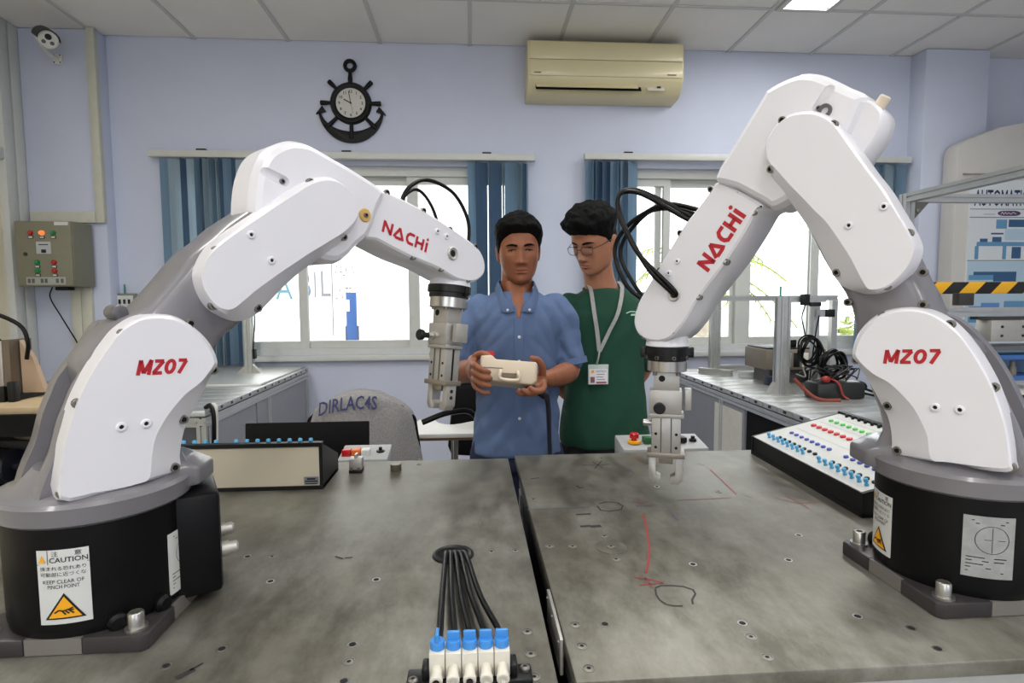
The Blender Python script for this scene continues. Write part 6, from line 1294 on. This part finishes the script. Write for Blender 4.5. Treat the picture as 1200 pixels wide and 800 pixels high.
def head_pt(z, a):
    """a: 0 = straight ahead (-y), positive to +x"""
    for i in range(len(HP) - 1):
        if HP[i][0] >= z >= HP[i + 1][0]: break
    t = (HP[i][0] - z) / (HP[i][0] - HP[i + 1][0])
    t0 = t
    hw, f, bk = [HP[i][k] * (1 - t0) + HP[i + 1][k] * t0 for k in (1, 2, 3)]
    s, c = math.sin(a), math.cos(a)
    e = .86
    x = hw * math.copysign(abs(s) ** e, s); y = -(f if c > 0 else bk) * math.copysign(abs(c) ** (e if c > 0 else .95), c)
    if c > 0:
        d = 0.0
        nz = min(1, max(0, (.012 - z) / .052))                    # 0 at bridge, 1 at tip
        if -.05 < z < .02: d += (.004 + .019 * nz ** 1.2) * gs(x, .008 + .006 * nz) * (1 if z > -.041 else max(0, 1 - (-.041 - z) / .009))
        for q in (-1, 1):
            d += .0055 * gs(x - q * .0135, .007) * gs(z + .0425, .007)
            d += -.0095 * gs(x - q * .031, .017) * gs(z - .004, .011)
            d += .0045 * gs(x - q * .031, .013) * gs(z - .002, .0055)
            d += .0035 * gs(x - q * .028, .022) * gs(z - .021, .007)
            d += .0045 * gs(x - q * .047, .016) * gs(z + .022, .016)
            d -= .003 * gs(x - q * .05, .014) * gs(z + .06, .02)
        d += .0058 * gs(x, .017) * gs(z + .0655, .0042) + .0062 * gs(x, .0155) * gs(z + .0755, .0045) - .0035 * gs(x, .018) * gs(z + .0705, .0022) - .003 * gs(x, .02) * gs(z + .084, .005)
        d += .0045 * gs(x, .016) * gs(z + .102, .011)
        y -= d * min(1, c * 1.6)
    return Vector((x, y, z))
def head_grid(b, M_, nz=74, na=84):
    zs = [.117 - (.238) * (.5 - .5 * math.cos(PI * (k / (nz - 1)) )) for k in range(nz)]
    zs = [max(-.1209, min(.1169, z)) for z in zs]
    b.loft([[M_ @ head_pt(z, 2 * PI * k / na) for k in range(na)] for z in zs])
    for q in (-1, 1):    # ears
        e = MB(); pts = []
        rings = []
        for j, (t, r) in enumerate(((0, .6), (.35, .95), (.7, 1.0), (1.0, .82))):
            rings.append([M_ @ Vector((q * (.066 + .017 * t + .003 * math.cos(an)), .012 + .010 * t + .017 * r * math.sin(an) + .004 * math.cos(an), -.012 + .031 * r * math.cos(an))) for an in [2 * PI * k / 16 for k in range(16)]])
        b.loft(rings)
def hairline(a, style):
    d = abs(math.degrees(a))
    if d > 180: d = 360 - d
    P = style
    for i in range(len(P) - 1):
        if P[i][0] <= d <= P[i + 1][0]:
            t = (d - P[i][0]) / (P[i + 1][0] - P[i][0]); return P[i][1] * (1 - t) + P[i + 1][1] * t
    return P[-1][1]
def hair(M_, style, thick, parent, seed, front=0.0, label=None):
    b = MB(); na = 120; nz = 46; rings = []; off = Vector((seed * 3.1, 0, 0))
    for j in range(nz):
        s = j / (nz - 1); ring = []
        for k in range(na):
            a = 2 * PI * k / na; aa = a if a <= PI else a - 2 * PI
            zl = hairline(aa, style) + .004 * noise.noise(Vector((math.cos(a) * 9, math.sin(a) * 9, seed)))
            z = .1168 + (zl - .1168) * (1 - (1 - s) ** 1.5) if False else .1168 + (zl - .1168) * (s ** 1.25)
            p = head_pt(z, a); n = Vector((p.x / .0055, p.y / .0085, max(-.2, p.z - .02) / .012)); n.normalize()
            fade = min(1, (1 - s) / .22) ** .6
            th = thick(aa, z) * fade
            q = p * 1.0
            nn = .30 * noise.noise(Vector((p.x * 34, p.y * 34, p.z * 16)) + off) + .22 * noise.noise(Vector((p.x * 90, p.y * 90, p.z * 40)) + off)
            ring.append(M_ @ (q + n * (.0015 + th * (1 + nn)) + Vector((0, -front * fade * max(0, math.cos(a)) * (1 - s) ** .4, 0))))
        rings.append(ring)
    b.loft(rings)
    return b.obj('hair', hair_m, parent, angle=80)
def remeshed(b, name, m, parent, voxel, smooth=4, disp=None, fac=.5):
    me = b.mesh(name + '_src', weld=False); ob = bpy.data.objects.new(name + '_src', me); COL.objects.link(ob)
    r = ob.modifiers.new('r', 'REMESH'); r.mode = 'VOXEL'; r.voxel_size = voxel; r.use_smooth_shade = True
    if smooth: s = ob.modifiers.new('s', 'SMOOTH'); s.iterations = smooth; s.factor = fac
    dg = bpy.context.evaluated_depsgraph_get(); out = bpy.data.meshes.new_from_object(ob.evaluated_get(dg)); out.name = name
    bpy.data.objects.remove(ob); bpy.data.meshes.remove(me)
    if disp:
        nv = [v.normal.copy() for v in out.vertices]
        for v, n in zip(out.vertices, nv): v.co += n * disp(v.co)
    inv = FR[root_of(parent)].inverted(); out.transform(inv)
    for p in out.polygons: p.use_smooth = True
    out.materials.clear(); out.materials.append(m)
    o = bpy.data.objects.new(name, out); COL.objects.link(o); o.parent = parent; return o
def ell(cx, cy, z, w, d, n=28, p=.8):
    return [Vector((cx + w * math.copysign(abs(math.cos(a)) ** p, math.cos(a)), cy + d * math.copysign(abs(math.sin(a)) ** p, math.sin(a)), z)) for a in [2 * PI * k / n for k in range(n)]]
def face_bits(M_, body, brow_col, lip_col, eye_h, gaze):
    for q in (-1, 1):
        # eye: almond of white with a dark iris, seated in the lids
        b = MB(); n = 18; xs = [-1 + 2 * i / n for i in range(n + 1)]
        def ep(u, v):
            x = q * .031 + .0135 * u; z = .0025 + v * eye_h * (1 - u * u) - .0012 * u * q; p = head_pt(z, math.asin(max(-1, min(1, (abs(x) / .0735) ** (1 / .86)))) * (1 if x > 0 else -1)); return p + Vector((0, -.0012, 0))
        b.add([M_ @ ep(u, v) for v in (-1, -.4, .4, 1) for u in xs], [(r * (n + 1) + i, r * (n + 1) + i + 1, (r + 1) * (n + 1) + i + 1, (r + 1) * (n + 1) + i) for r in range(3) for i in range(n)])
        eo = b.obj('eye', mat('eye_white', rgb(132, 112, 102), .35), root_of(body))
        b = MB(); c = ep(gaze * q * .0 + gaze, -.1) + Vector((0, -.0008, 0)); b.add([M_ @ (c + Vector((.0066 * math.cos(t), 0, min(eye_h * 1.0, .0052) * math.sin(t)))) for t in [2 * PI * i / 14 for i in range(14)]], [tuple(range(14))]); b.obj('iris', mat('dark_iris', rgb(24, 15, 12), .2), eo)
        b = MB(); up = []; lo = []
        for i in range(13):
            u = i / 12; x = q * (.012 + .040 * u); z = .0185 + .006 * math.sin(u * 2.6) - .003 * u; th = .0035 * math.sin(PI * min(1, .25 + .75 * u)) ** .7 + .0007
            f = lambda zz: head_pt(zz, math.asin(max(-1, min(1, (abs(x) / .0735) ** (1 / .86)))) * q) + Vector((0, -.0014, 0))
            up.append(M_ @ f(z + th)); lo.append(M_ @ f(z - th))
        b.add(up + lo, [(i, i + 1, 14 + i, 13 + i) for i in range(12)]); b.obj('eyebrow', brow_col, body)
        # upper lash line
        b = MB(); P_ = [M_ @ (ep(u, 1) + Vector((0, -.0008, .0004))) for u in [-1 + 2 * i / 10 for i in range(11)]]; b.tube(P_, .0015, 5, 1); b.obj('eyelash_line', brow_col, body)
    b = MB(); n = 20; pts = []
    for v, off in ((-.0635, 0), (-.067, 1), (-.0705, 2), (-.0745, 3), (-.0785, 4)):
        for i in range(n + 1):
            u = -1 + 2 * i / n; x = .0235 * u; z = -.0705 + (v + .0705) * (1 - u * u) ** .7 + (.0012 * (math.cos(u * 9) - 1) * .5 if off == 0 else 0)
            pts.append(M_ @ (head_pt(z, math.asin(max(-1, min(1, (abs(x) / .062) ** (1 / .86)))) * (1 if x >= 0 else -1)) + Vector((0, -.0009, 0))))
    b.add(pts, [(r * (n + 1) + i, r * (n + 1) + i + 1, (r + 1) * (n + 1) + i + 1, (r + 1) * (n + 1) + i) for r in range(4) for i in range(n)]); b.obj('lips', lip_col, body)
def legs(b, x, y, hip, sep, r0, shoes=True, yaw=0):
    r0 *= .72; sep *= .82
    for q in (-1, 1): b.limb([(x + q * sep, y, hip), (x + q * (sep + .005), y - .01, hip * .53), (x + q * (sep + .01), y + .015, .09)], [r0, r0 * .72, r0 * .55], 18)
shoe_m = mat('dark_shoe', rgb(28, 26, 26), .5)
def shoes(x, y, sep, par):
    for q in (-1, 1):
        cx = x + q * (sep + .01); MB().loft([[Vector((cx + w * math.cos(a), y + .02 + (l * math.sin(a) if math.sin(a) > 0 else 1.9 * l * math.sin(a)), z)) for a in [2 * PI * k / 20 for k in range(20)]] for z, w, l in ((0, .045, .09), (.02, .048, .095), (.05, .044, .085), (.085, .036, .05), (.10, .034, .04))]).obj('shoe', shoe_m, par)
# ------------------------------------------------------------------ man in the blue shirt holding the pendant
PX, PY = .150, 1.955
man = thing('person', 'man in a blue short-sleeved button shirt holding the beige control pendant', 'person', (PX, PY, 0))
H1 = Matrix.Translation((PX + .008, PY - .012, 1.523)) @ Matrix.Rotation(math.radians(-2), 4, 'Y') @ Matrix.Rotation(math.radians(6), 4, 'X') @ Matrix.Scale(.915, 4)
b = MB(); head_grid(b, H1)
W_ = lambda x, y, z: Vector((PX + x, PY + y, z))
b.limb([W_(.004, .012, 1.50), W_(.003, .016, 1.42), W_(0, .02, 1.35)], [(.054, .056), (.054, .055), (.066, .06)], 20)
b.loft([ell(PX, PY + .01, z, w, d) for z, w, d in ((.82, .10, .07), (1.0, .105, .07), (1.2, .115, .075), (1.28, .12, .07), (1.325, .09, .055), (1.36, .05, .045))])
legs(b, PX, PY, .88, .085, .075)
# arms
RA = [W_(-.122, .012, 1.295), W_(-.166, .016, 1.22), W_(-.190, .0, 1.118), W_(-.172, -.11, 1.128), W_(-.150, -.205, 1.148)]
LA_ = [W_(.122, .012, 1.295), W_(.166, .016, 1.22), W_(.186, .0, 1.118), W_(.140, -.10, 1.108), W_(.090, -.185, 1.108)]
rad = [(.036, .036), (.040, .041), (.038, .040), (.035, .036), (.024, .029)]
b.limb(RA, rad, 18); b.limb(LA_, rad, 18)
# pendant pose, used to wrap the fingers round it
pc_ = Vector((.102, 1.69, 1.14)); pw, pd, ph = .165, .15, .078
# right hand (left in the picture): palm against the end, thumb on top, fingers round the front
hx0 = pc_.x - pw / 2
Hn = lambda x, y, z: Vector((hx0 + x, pc_.y + y, pc_.z + z))
b.limb([W_(-.150, -.205, 1.148), Hn(-.022, .03, .012), Hn(-.017, -.025, .008)], [(.024, .029), (.020, .040), (.016, .036)], 16, ref=(0, 0, 1))
for pts, r in (([Hn(-.018, -.035, .030), Hn(-.012, -.075, .030), Hn(.006, -.098, .020), Hn(.024, -.094, .014)], (.0105, .0098, .009, .0078)),
               ([Hn(-.018, -.035, .010), Hn(-.012, -.080, .010), Hn(.008, -.101, .000), Hn(.028, -.096, -.004)], (.0105, .0098, .009, .0078)),
               ([Hn(-.018, -.032, -.010), Hn(-.012, -.078, -.012), Hn(.008, -.099, -.021), Hn(.027, -.094, -.025)], (.010, .0094, .0086, .0075)),
               ([Hn(-.018, -.026, -.028), Hn(-.012, -.066, -.034), Hn(.006, -.087, -.044), Hn(.024, -.084, -.047)], (.009, .0082, .0075, .0066)),
               ([Hn(-.020, .02, .034), Hn(-.008, -.006, .052), Hn(.010, -.030, .060), Hn(.026, -.046, .056)], (.013, .012, .0105, .0085))): b.limb(pts, r, 12)
# left hand (right in the picture): under the end of the pendant
hx1 = pc_.x + pw / 2
Hm = lambda x, y, z: Vector((hx1 + x, pc_.y + y, pc_.z + z))
b.limb([W_(.090, -.185, 1.108), Hm(.012, .045, -.026), Hm(.0, -.005, -.044)], [(.024, .029), (.036, .020), (.036, .015)], 16, ref=(0, 0, 1))
for pts, r in (([Hm(.026, -.015, -.040), Hm(.014, -.060, -.046), Hm(-.006, -.088, -.044), Hm(-.022, -.09, -.034)], (.0105, .0098, .009, .0078)),
               ([Hm(.010, -.018, -.048), Hm(-.006, -.062, -.053), Hm(-.026, -.086, -.050), Hm(-.042, -.09, -.040)], (.0105, .0098, .009, .0078)),
               ([Hm(-.008, -.018, -.050), Hm(-.024, -.056, -.055), Hm(-.044, -.078, -.052), Hm(-.058, -.08, -.046)], (.010, .0094, .0086, .0075)),
               ([Hm(-.024, -.008, -.049), Hm(-.040, -.04, -.053), Hm(-.056, -.058, -.052)], (.009, .0082, .007)),
               ([Hm(.026, .03, -.02), Hm(.024, .012, .014), Hm(.010, .002, .036), Hm(-.010, -.006, .043)], (.013, .0115, .010, .0085))): b.limb(pts, r, 12)
body1 = remeshed(b, 'body', skin1, man, .0036, 3, fac=.35)
face_bits(H1, body1, hair_m, mat('lips_brown', rgb(140, 82, 68), .45), .0023, .0)
hair(H1, [(0, .064), (28, .062), (48, .050), (62, .034), (76, .012), (88, -.012), (97, -.004), (108, .0), (130, -.035), (180, -.05)], lambda a, z: (.006 + .016 * max(0, min(1, (z - .01) / .07)) + .006 * max(0, math.cos(a))), body1, 1.0, .008)
# shirt
blue_cloth = mat('blue_chambray', rgb(82, 102, 138), .85, var=.09, scale=420, bump=.12, bscale=500)
s = MB()
s.loft([ell(PX, PY + .008, z, w, d, 40) for z, w, d in ((.832, .158, .118), (.86, .155, .116), (.95, .146, .112), (1.05, .141, .108), (1.15, .143, .108), (1.24, .152, .110), (1.30, .158, .104), (1.335, .150, .092), (1.362, .110, .078), (1.385, .070, .064))])
sl_r = [(.060, .060), (.062, .064), (.058, .062), (.057, .060)]
s.limb([W_(-.128, .012, 1.318), W_(-.158, .014, 1.27), W_(-.178, .014, 1.20), W_(-.189, .004, 1.155)], sl_r, 22)
s.limb([W_(.128, .012, 1.318), W_(.158, .014, 1.27), W_(.178, .014, 1.20), W_(.188, .004, 1.155)], sl_r, 22)
def wr1(p):
    q = p - Vector((PX, PY, 1.1)); side = abs(q.x) / .15
    f = .0095 * (abs(noise.noise(Vector((q.x * 8, q.y * 8, q.z * 13 + q.x * 16 * (1 if q.x > 0 else -1))))) - .25) + .004 * noise.noise(Vector((q.x * 5, q.y * 5, q.z * 6))) + .003 * noise.noise(Vector((q.x * 30, q.y * 30, q.z * 22)))
    if abs(q.x) < .016 and q.y < 0 and p.z < 1.34: f += .0012
    return f * (.5 + min(1.2, side))
shirt = remeshed(s, 'shirt', blue_cloth, man, .006, 8, wr1)
# skin triangle of the open collar, collar leaves, placket, buttons
vneck = MB(); vneck.add([W_(-.034, -.064, 1.375), W_(.034, -.064, 1.375), W_(.016, -.098, 1.325), W_(.0, -.106, 1.288), W_(-.016, -.098, 1.325)], [(0, 1, 2, 3, 4)])
for q in (-1, 1):
    c = MB(); fr_ = [W_(q * .012, -.100, 1.318), W_(q * .052, -.093, 1.318), W_(q * .072, -.048, 1.372), W_(q * .066, .03, 1.402), W_(q * .0, .075, 1.412)]
    tp_ = [W_(q * .022, -.092, 1.345), W_(q * .046, -.078, 1.368), W_(q * .060, -.036, 1.408), W_(q * .058, .03, 1.424), W_(q * .0, .068, 1.432)]
    F_, _ = crom(fr_, 5); T_, _ = crom(tp_, 5); k = len(F_)
    inn = [p + (Vector((PX, PY, p.z)) - p) * .07 for p in F_]; int_ = [p + (Vector((PX, PY, p.z)) - p) * .07 for p in T_]
    c.loft([[F_[i], T_[i], int_[i], inn[i]] for i in range(k)]); c.obj('collar', blue_cloth, shirt, bevel=.001)
sk = MB(); sk.limb([W_(0, -.020, 1.41), W_(0, -.066, 1.345), W_(0, -.092, 1.30)], [(.040, .022), (.028, .014), (.008, .008)], 14, ref=(0, 1, 0)); sk.obj('open_neck_skin', skin1, body1)
def front_y(z):   # front of the torso on the centre line
    P_ = ((.832, .112), (.95, .112), (1.05, .108), (1.15, .108), (1.24, .110), (1.30, .104), (1.335, .092))
    for i in range(len(P_) - 1):
        if P_[i][0] <= z <= P_[i + 1][0]: t = (z - P_[i][0]) / (P_[i + 1][0] - P_[i][0]); return PY + .008 - (P_[i][1] * (1 - t) + P_[i + 1][1] * t)
    return PY - .1
pk = MB(); zs = [.845 + (1.30 - .845) * k / 20 for k in range(21)]
pk.loft([[Vector((PX + x, front_y(z) + dy, z)) for x, dy in ((-.015, .004), (-.014, -.003), (.014, -.003), (.015, .004))] for z in zs]); pk.obj('placket', blue_cloth, shirt)
for z in (.965, 1.06, 1.155, 1.235): MB().lathe((PX + .001, front_y(z) - .003, z), (0, -1, 0), [(0, .0052), (.0018, .0052), (.0024, .004)], 14).obj('button', white_label, shirt)
for q in (-1, 1): MB().lathe(W_(q * .036, -.100, 1.324), (0, -1, 0), [(0, .0042), (.002, .004)], 12).obj('collar_button', white_label, shirt)
for q in (-1, 1):
    e0 = W_(q * .190, .002, 1.128); b = MB(); ax = Vector((q * .18, -.12, -.92)).normalized(); b.lathe(e0 + ax * -.022, ax, [(0, .0605), (.022, .0605), (.0225, .0575)], 28); b.obj('sleeve_cuff', blue_cloth, shirt)
navy_c = mat('navy_trousers', rgb(26, 32, 62), .85, var=.1, scale=80)
tr_ = MB(); tr_.loft([ell(PX, PY + .008, z, w, d, 28) for z, w, d in ((.78, .148, .108), (.86, .143, .104), (.93, .136, .10), (.97, .13, .095))])
for q in (-1, 1): tr_.limb([W_(q * .075, .005, .82), W_(q * .09, -.003, .47), W_(q * .095, .015, .10)], [.092, .072, .062], 20)
remeshed(tr_, 'trousers', navy_c, man, .009, 6); shoes(PX, PY, .085, man)
# pendant
pt = thing('teach_pendant', 'beige handheld robot control pendant with a red stop button', 'pendant', pc_)
Rp = Matrix.Rotation(math.radians(-14), 3, 'X') @ Matrix.Rotation(math.radians(4), 3, 'Y')
pend_m = mat('beige_pendant_plastic', rgb(206, 190, 168), .5, var=.02)
def pb(c, d, name, m, par=pt, bev=.006): return MB().box(pc_ + Rp @ Vector(c), d, Rp).obj(name, m, par, bevel=bev)
sh_ = MB(); prf = [(-.0825, -.018), (-.0825, .036), (-.052, .040), (-.040, .028), (.078, .026), (.0825, .020), (.0825, -.030), (.07, -.042), (-.055, -.036), (-.07, -.030)]
sh_.loft([[pc_ + Rp @ Vector((x * sc_, y, z * sc_)) for x, z in prf] for y, sc_ in ((-.078, .95), (-.070, 1.0), (.066, 1.0), (.075, .96))]); sh_.obj('shell', pend_m, pt, bevel=.004)
pb((-.045, -.0785, .002), (.055, .002, .0022), 'seam', mat('pendant_seam', rgb(120, 104, 90), .6), bev=0)
hd_ = MB(); hd_.tube([pc_ + Rp @ Vector(p) for p in ((-.024, -.074, -.004), (-.024, -.094, -.010), (-.024, -.096, -.030), (.026, -.096, -.032), (.026, -.094, -.012), (.026, -.074, -.006))], .005, 10, 4); hd_.obj('handle', pend_m, pt)
pb((.001, -.079, -.018), (.04, .002, .014), 'handle_recess', mat('pendant_dark', rgb(110, 96, 82), .6), bev=0)
MB().lathe(pc_ + Rp @ Vector((-.058, -.035, .036)), Rp @ Vector((0, 0, 1)), [(0, .010), (.006, .010), (.007, .0155), (.016, .0155), (.019, .012)], 22).obj('stop_button', MATS['stop_red'], pt)
pb((.0, .02, .028), (.11, .07, .004), 'screen', ink, bev=.001)
MB().tube([pc_ + Vector((.075, -.02, -.045)), pc_ + Vector((.105, -.03, -.06)), pc_ + Vector((.125, .02, -.10)), pc_ + Vector((.14, .10, -.22)), pc_ + Vector((.15, .14, -.42)), pc_ + Vector((.16, .2, -1.1))], .0075, 10, radii=[.011, .012, .008, .0075, .0075, .0075]).obj('cable', mat('dark_blue_cable', rgb(24, 26, 40), .45), pt)
MB().lathe(pc_ + Vector((.095, -.027, -.055)), (.8, .1, -.6), [(0, .014), (.02, .014), (.022, .010)], 14).obj('cable_clamp', black_plastic, pt)
# ------------------------------------------------------------------ man in the green shirt
QX, QY = .507, 2.15
man2 = thing('person', 'bespectacled man in a green T-shirt with lanyard looking down at the pendant', 'person', (QX, QY, 0))
H2 = Matrix.Translation((.450, QY - .055, 1.572)) @ Matrix.Rotation(math.radians(-48), 4, 'Z') @ Matrix.Rotation(math.radians(24), 4, 'X') @ Matrix.Rotation(math.radians(4), 4, 'Y') @ Matrix.Scale(.95, 4)
V_ = lambda x, y, z: Vector((QX + x, QY + y, z))
b = MB(); head_grid(b, H2)
b.limb([Vector((.462, QY - .02, 1.53)), Vector((.482, QY + .005, 1.44)), V_(-.008, .02, 1.37)], [(.055, .058), (.057, .057), (.07, .062)], 20)
b.loft([ell(QX, QY + .01, z, w, d) for z, w, d in ((.82, .105, .075), (1.0, .11, .075), (1.2, .12, .078), (1.29, .125, .072), (1.335, .10, .055), (1.37, .05, .045))])
legs(b, QX, QY, .88, .085, .078)
for q in (-1, 1):
    b.limb([V_(q * .125, .015, 1.30), V_(q * .178, .045, 1.20), V_(q * .180, .10, 1.08), V_(q * .13, .155, .985), V_(q * .07, .17, .93)], rad, 18)
    wx = Vector((QX + q * .07, QY + .17, .93))
    b.limb([wx, wx + Vector((-q * .004, -.012, -.05)), wx + Vector((-q * .006, -.02, -.088))], [(.024, .028), (.016, .038), (.013, .036)], 14, ref=(1, 0, 0))
    for k, (fy, L_) in enumerate(((-.048, .062), (-.028, .070), (-.008, .066), (.010, .052))):
        p0 = wx + Vector((-q * .006, fy + .006, -.085)); b.limb([p0, p0 + Vector((-q * .004, -.002, -L_ * .5)), p0 + Vector((-q * .014, .002, -L_))], (.0095, .0088, .0072), 10)
    p0 = wx + Vector((-q * .002, -.042, -.03)); b.limb([p0, p0 + Vector((-q * .008, -.022, -.03)), p0 + Vector((-q * .016, -.026, -.06))], (.012, .0105, .008), 10)
body2 = remeshed(b, 'body', skin2, man2, .0036, 3, fac=.35)
face_bits(H2, body2, hair_m, mat('lips_rose', rgb(160, 92, 82), .45), .0022, .0)
hair(H2, [(0, .056), (30, .052), (50, .044), (64, .036), (78, .020), (90, -.005), (98, -.010), (108, .005), (135, -.03), (180, -.045)], lambda a, z: (.005 + .027 * max(0, min(1, (z - .028) / .05)) + .010 * max(0, math.cos(a)) * max(0, min(1, (z - .03) / .03))), body2, 2.0, .014)
green_c = mat('green_jersey', rgb(17, 64, 47), .9, var=.1, scale=300, bump=.12, bscale=420)
s = MB()
s.loft([ell(QX, QY + .008, z, w, d, 40) for z, w, d in ((.80, .172, .122), (.84, .174, .124), (.92, .164, .120), (1.02, .152, .114), (1.12, .150, .112), (1.22, .162, .114), (1.30, .170, .108), (1.345, .158, .094), (1.375, .115, .08), (1.397, .078, .068))])
for q in (-1, 1): s.limb([V_(q * .135, .014, 1.325), V_(q * .168, .022, 1.27), V_(q * .186, .05, 1.19), V_(q * .190, .075, 1.13)], [(.060, .060), (.064, .068), (.064, .068), (.066, .070)], 22)
def wr2(p):
    q = p - Vector((QX, QY, 1.1)); return .008 * (abs(noise.noise(Vector((q.x * 6, q.y * 6, q.z * 8 - q.x * 10)))) - .2) + .0045 * noise.noise(Vector((q.x * 8 + 3, q.y * 8, q.z * 9 + q.x * 12))) + .0018 * noise.noise(Vector((q.x * 26, q.y * 26, q.z * 20)))
tee = remeshed(s, 't_shirt', green_c, man2, .006, 8, wr2)
b = MB(); nb = 30; b.loft([[V_(-.006 + (.074 + .007 * math.cos(t)) * math.cos(a), .008 + (.068 + .007 * math.cos(t)) * math.sin(a), 1.392 + .007 * math.sin(t) + .014 * math.sin(a)) for t in [2 * PI * j / 8 for j in range(8)]] for a in [2 * PI * i / nb for i in range(nb)]], closed=True); b.obj('neckband', green_c, tee)
b = MB(); lx, lz = QX + .075, 1.305
def tee_front(x, z): return QY + .008 - (.110 * max(0, 1 - (abs(x - QX) / .168) ** 2.5) ** .4) - .006
for st_, w in (([(-.022, .0), (-.008, .006), (.008, .006), (.022, .003)], .004), ([(-.004, -.006), (.022, -.005)], .007)): stroke(b, st_, w)
b.v = [(lx + v[0], tee_front(lx + v[0], lz + v[1]), lz + v[1]) for v in b.v]; b.obj('chest_logo', mat('pale_green_print', rgb(170, 206, 180), .7), tee, smooth=False)
tr_ = MB(); tr_.loft([ell(QX, QY + .008, z, w, d, 28) for z, w, d in ((.76, .152, .112), (.84, .148, .108), (.93, .138, .10))])
for q in (-1, 1): tr_.limb([V_(q * .078, .005, .80), V_(q * .092, -.003, .47), V_(q * .097, .015, .10)], [.094, .074, .064], 20)
remeshed(tr_, 'trousers', mat('black_trousers', rgb(18, 18, 22), .85), man2, .009, 6); shoes(QX, QY, .088, man2)
# lanyard with badge
bdg = thing('id_badge', 'white identity card in a clear holder on a grey lanyard', 'badge', (QX - .045, QY - .13, 1.09))
lan = mat('grey_ribbon', rgb(150, 150, 148), .7, var=.15, scale=120)
jx, jz = QX - .048, 1.165
def ribbon(pts, w=.0075):
    P_, _ = crom([Vector(p) for p in pts], 6); b = MB(); b.loft([[p + Vector((-w, 0, 0)), p + Vector((w, 0, 0)), p + Vector((w, -.0015, 0)), p + Vector((-w, -.0015, 0))] for p in P_]); return b.obj('lanyard', lan, bdg)
ribbon([(QX - .066, QY + .03, 1.425), (QX - .068, QY - .055, 1.39), (QX - .066, tee_front(QX - .066, 1.3) - .002, 1.31), (QX - .056, tee_front(QX - .056, 1.24) - .006, 1.24), (jx, tee_front(jx, jz) - .008, jz)])
ribbon([(QX + .058, QY + .03, 1.425), (QX + .050, QY - .055, 1.395), (QX + .022, tee_front(QX + .02, 1.31) - .002, 1.31), (QX - .012, tee_front(QX - .012, 1.24) - .006, 1.24), (jx, tee_front(jx, jz) - .009, jz)])
by_ = tee_front(jx, 1.1) - .012
MB().tube([(jx, by_, jz + .005), (jx - .004, by_ - .002, jz - .02), (jx - .010, by_, jz - .045)], .004, 8).obj('clip', steel, bdg)
bx_, bz_ = jx - .004, 1.083
MB().span((bx_ - .038, by_ - .001, bz_ - .037), (bx_ + .038, by_ + .003, bz_ + .037)).obj('holder', mat('clear_holder', rgb(170, 182, 176), .25), bdg, bevel=.002)
cd_ = MB().span((bx_ - .034, by_ - .0025, bz_ - .034), (bx_ + .034, by_ - .001, bz_ + .02)).obj('card', mat('card_white', rgb(222, 220, 222), .5), bdg)
Mb = lambda x, z: basis((x, by_ - .0026, z), (1, 0, 0), (0, 0, 1), (0, -1, 0))
text_on('HUTECH', Mb(bx_ - .008, bz_ + .008), mat('badge_blue', rgb(60, 60, 120), .6), cd_, fit=(.036, .008))
for z, xa, xb in ((.001, -.006, .022), (-.009, -.008, .018), (-.018, -.006, .024)):
    b = MB(); stroke(b, [(xa, z), (xb, z)], .0025, Mb(bx_, bz_)); b.obj('print_line', mat('badge_grey', rgb(120, 116, 126), .6), cd_, smooth=False)
MB().span((bx_ - .030, by_ - .0032, bz_ - .030), (bx_ - .014, by_ - .0025, bz_ - .008)).obj('photo', mat('badge_photo', rgb(90, 60, 96), .6, col2=rgb(150, 100, 90), scale=90), cd_)
MB().span((bx_ - .008, by_ - .0032, bz_ - .032), (bx_ + .030, by_ - .0025, bz_ - .026)).obj('stripe', mat('badge_red', rgb(150, 60, 80), .6), cd_)
MB().lathe((bx_ - .022, by_ - .0026, bz_ + .011), (0, -1, 0), [(0, .006), (.0006, .006)], 14).obj('emblem', amber, cd_)
# spectacles
sp = thing('spectacles', 'thin-framed spectacles worn by the man in the green T-shirt', 'spectacles', H2 @ Vector((0, -.1, 0)))
fm = mat('gunmetal_wire', rgb(70, 68, 70), .3, .8)
for q in (-1, 1):
    c = Vector((q * .033, -.104, -.004)); n = 24
    pts = [H2 @ (c + Vector((.024 * math.copysign(abs(math.cos(t)) ** .7, math.cos(t)), .006 * abs(math.cos(t)) * (1 if q * math.cos(t) > 0 else 0), .016 * math.copysign(abs(math.sin(t)) ** .8, math.sin(t))))) for t in [2 * PI * i / n for i in range(n)]]
    b = MB(); b.loft([b.ring(pts[i], pts[(i + 1) % n] - pts[i - 1], .0011, 6) for i in range(n)], closed=True); b.obj('rim', fm, sp)
    b = MB(); b.add([p for p in pts] + [p + (H2.to_3x3() @ Vector((0, .001, 0))) for p in pts], [tuple(range(n)), tuple(range(n, 2 * n))]); b.obj('lens', glass, sp)
    MB().tube([H2 @ Vector((q * .057, -.098, .003)), H2 @ Vector((q * .073, -.05, .004)), H2 @ Vector((q * .079, .0, .004)), H2 @ Vector((q * .080, .022, -.012))], .0014, 6).obj('temple', fm, sp)
MB().tube([H2 @ Vector((-.010, -.106, .0)), H2 @ Vector((0, -.110, .004)), H2 @ Vector((.010, -.106, .0))], .0012, 6).obj('bridge', fm, sp)
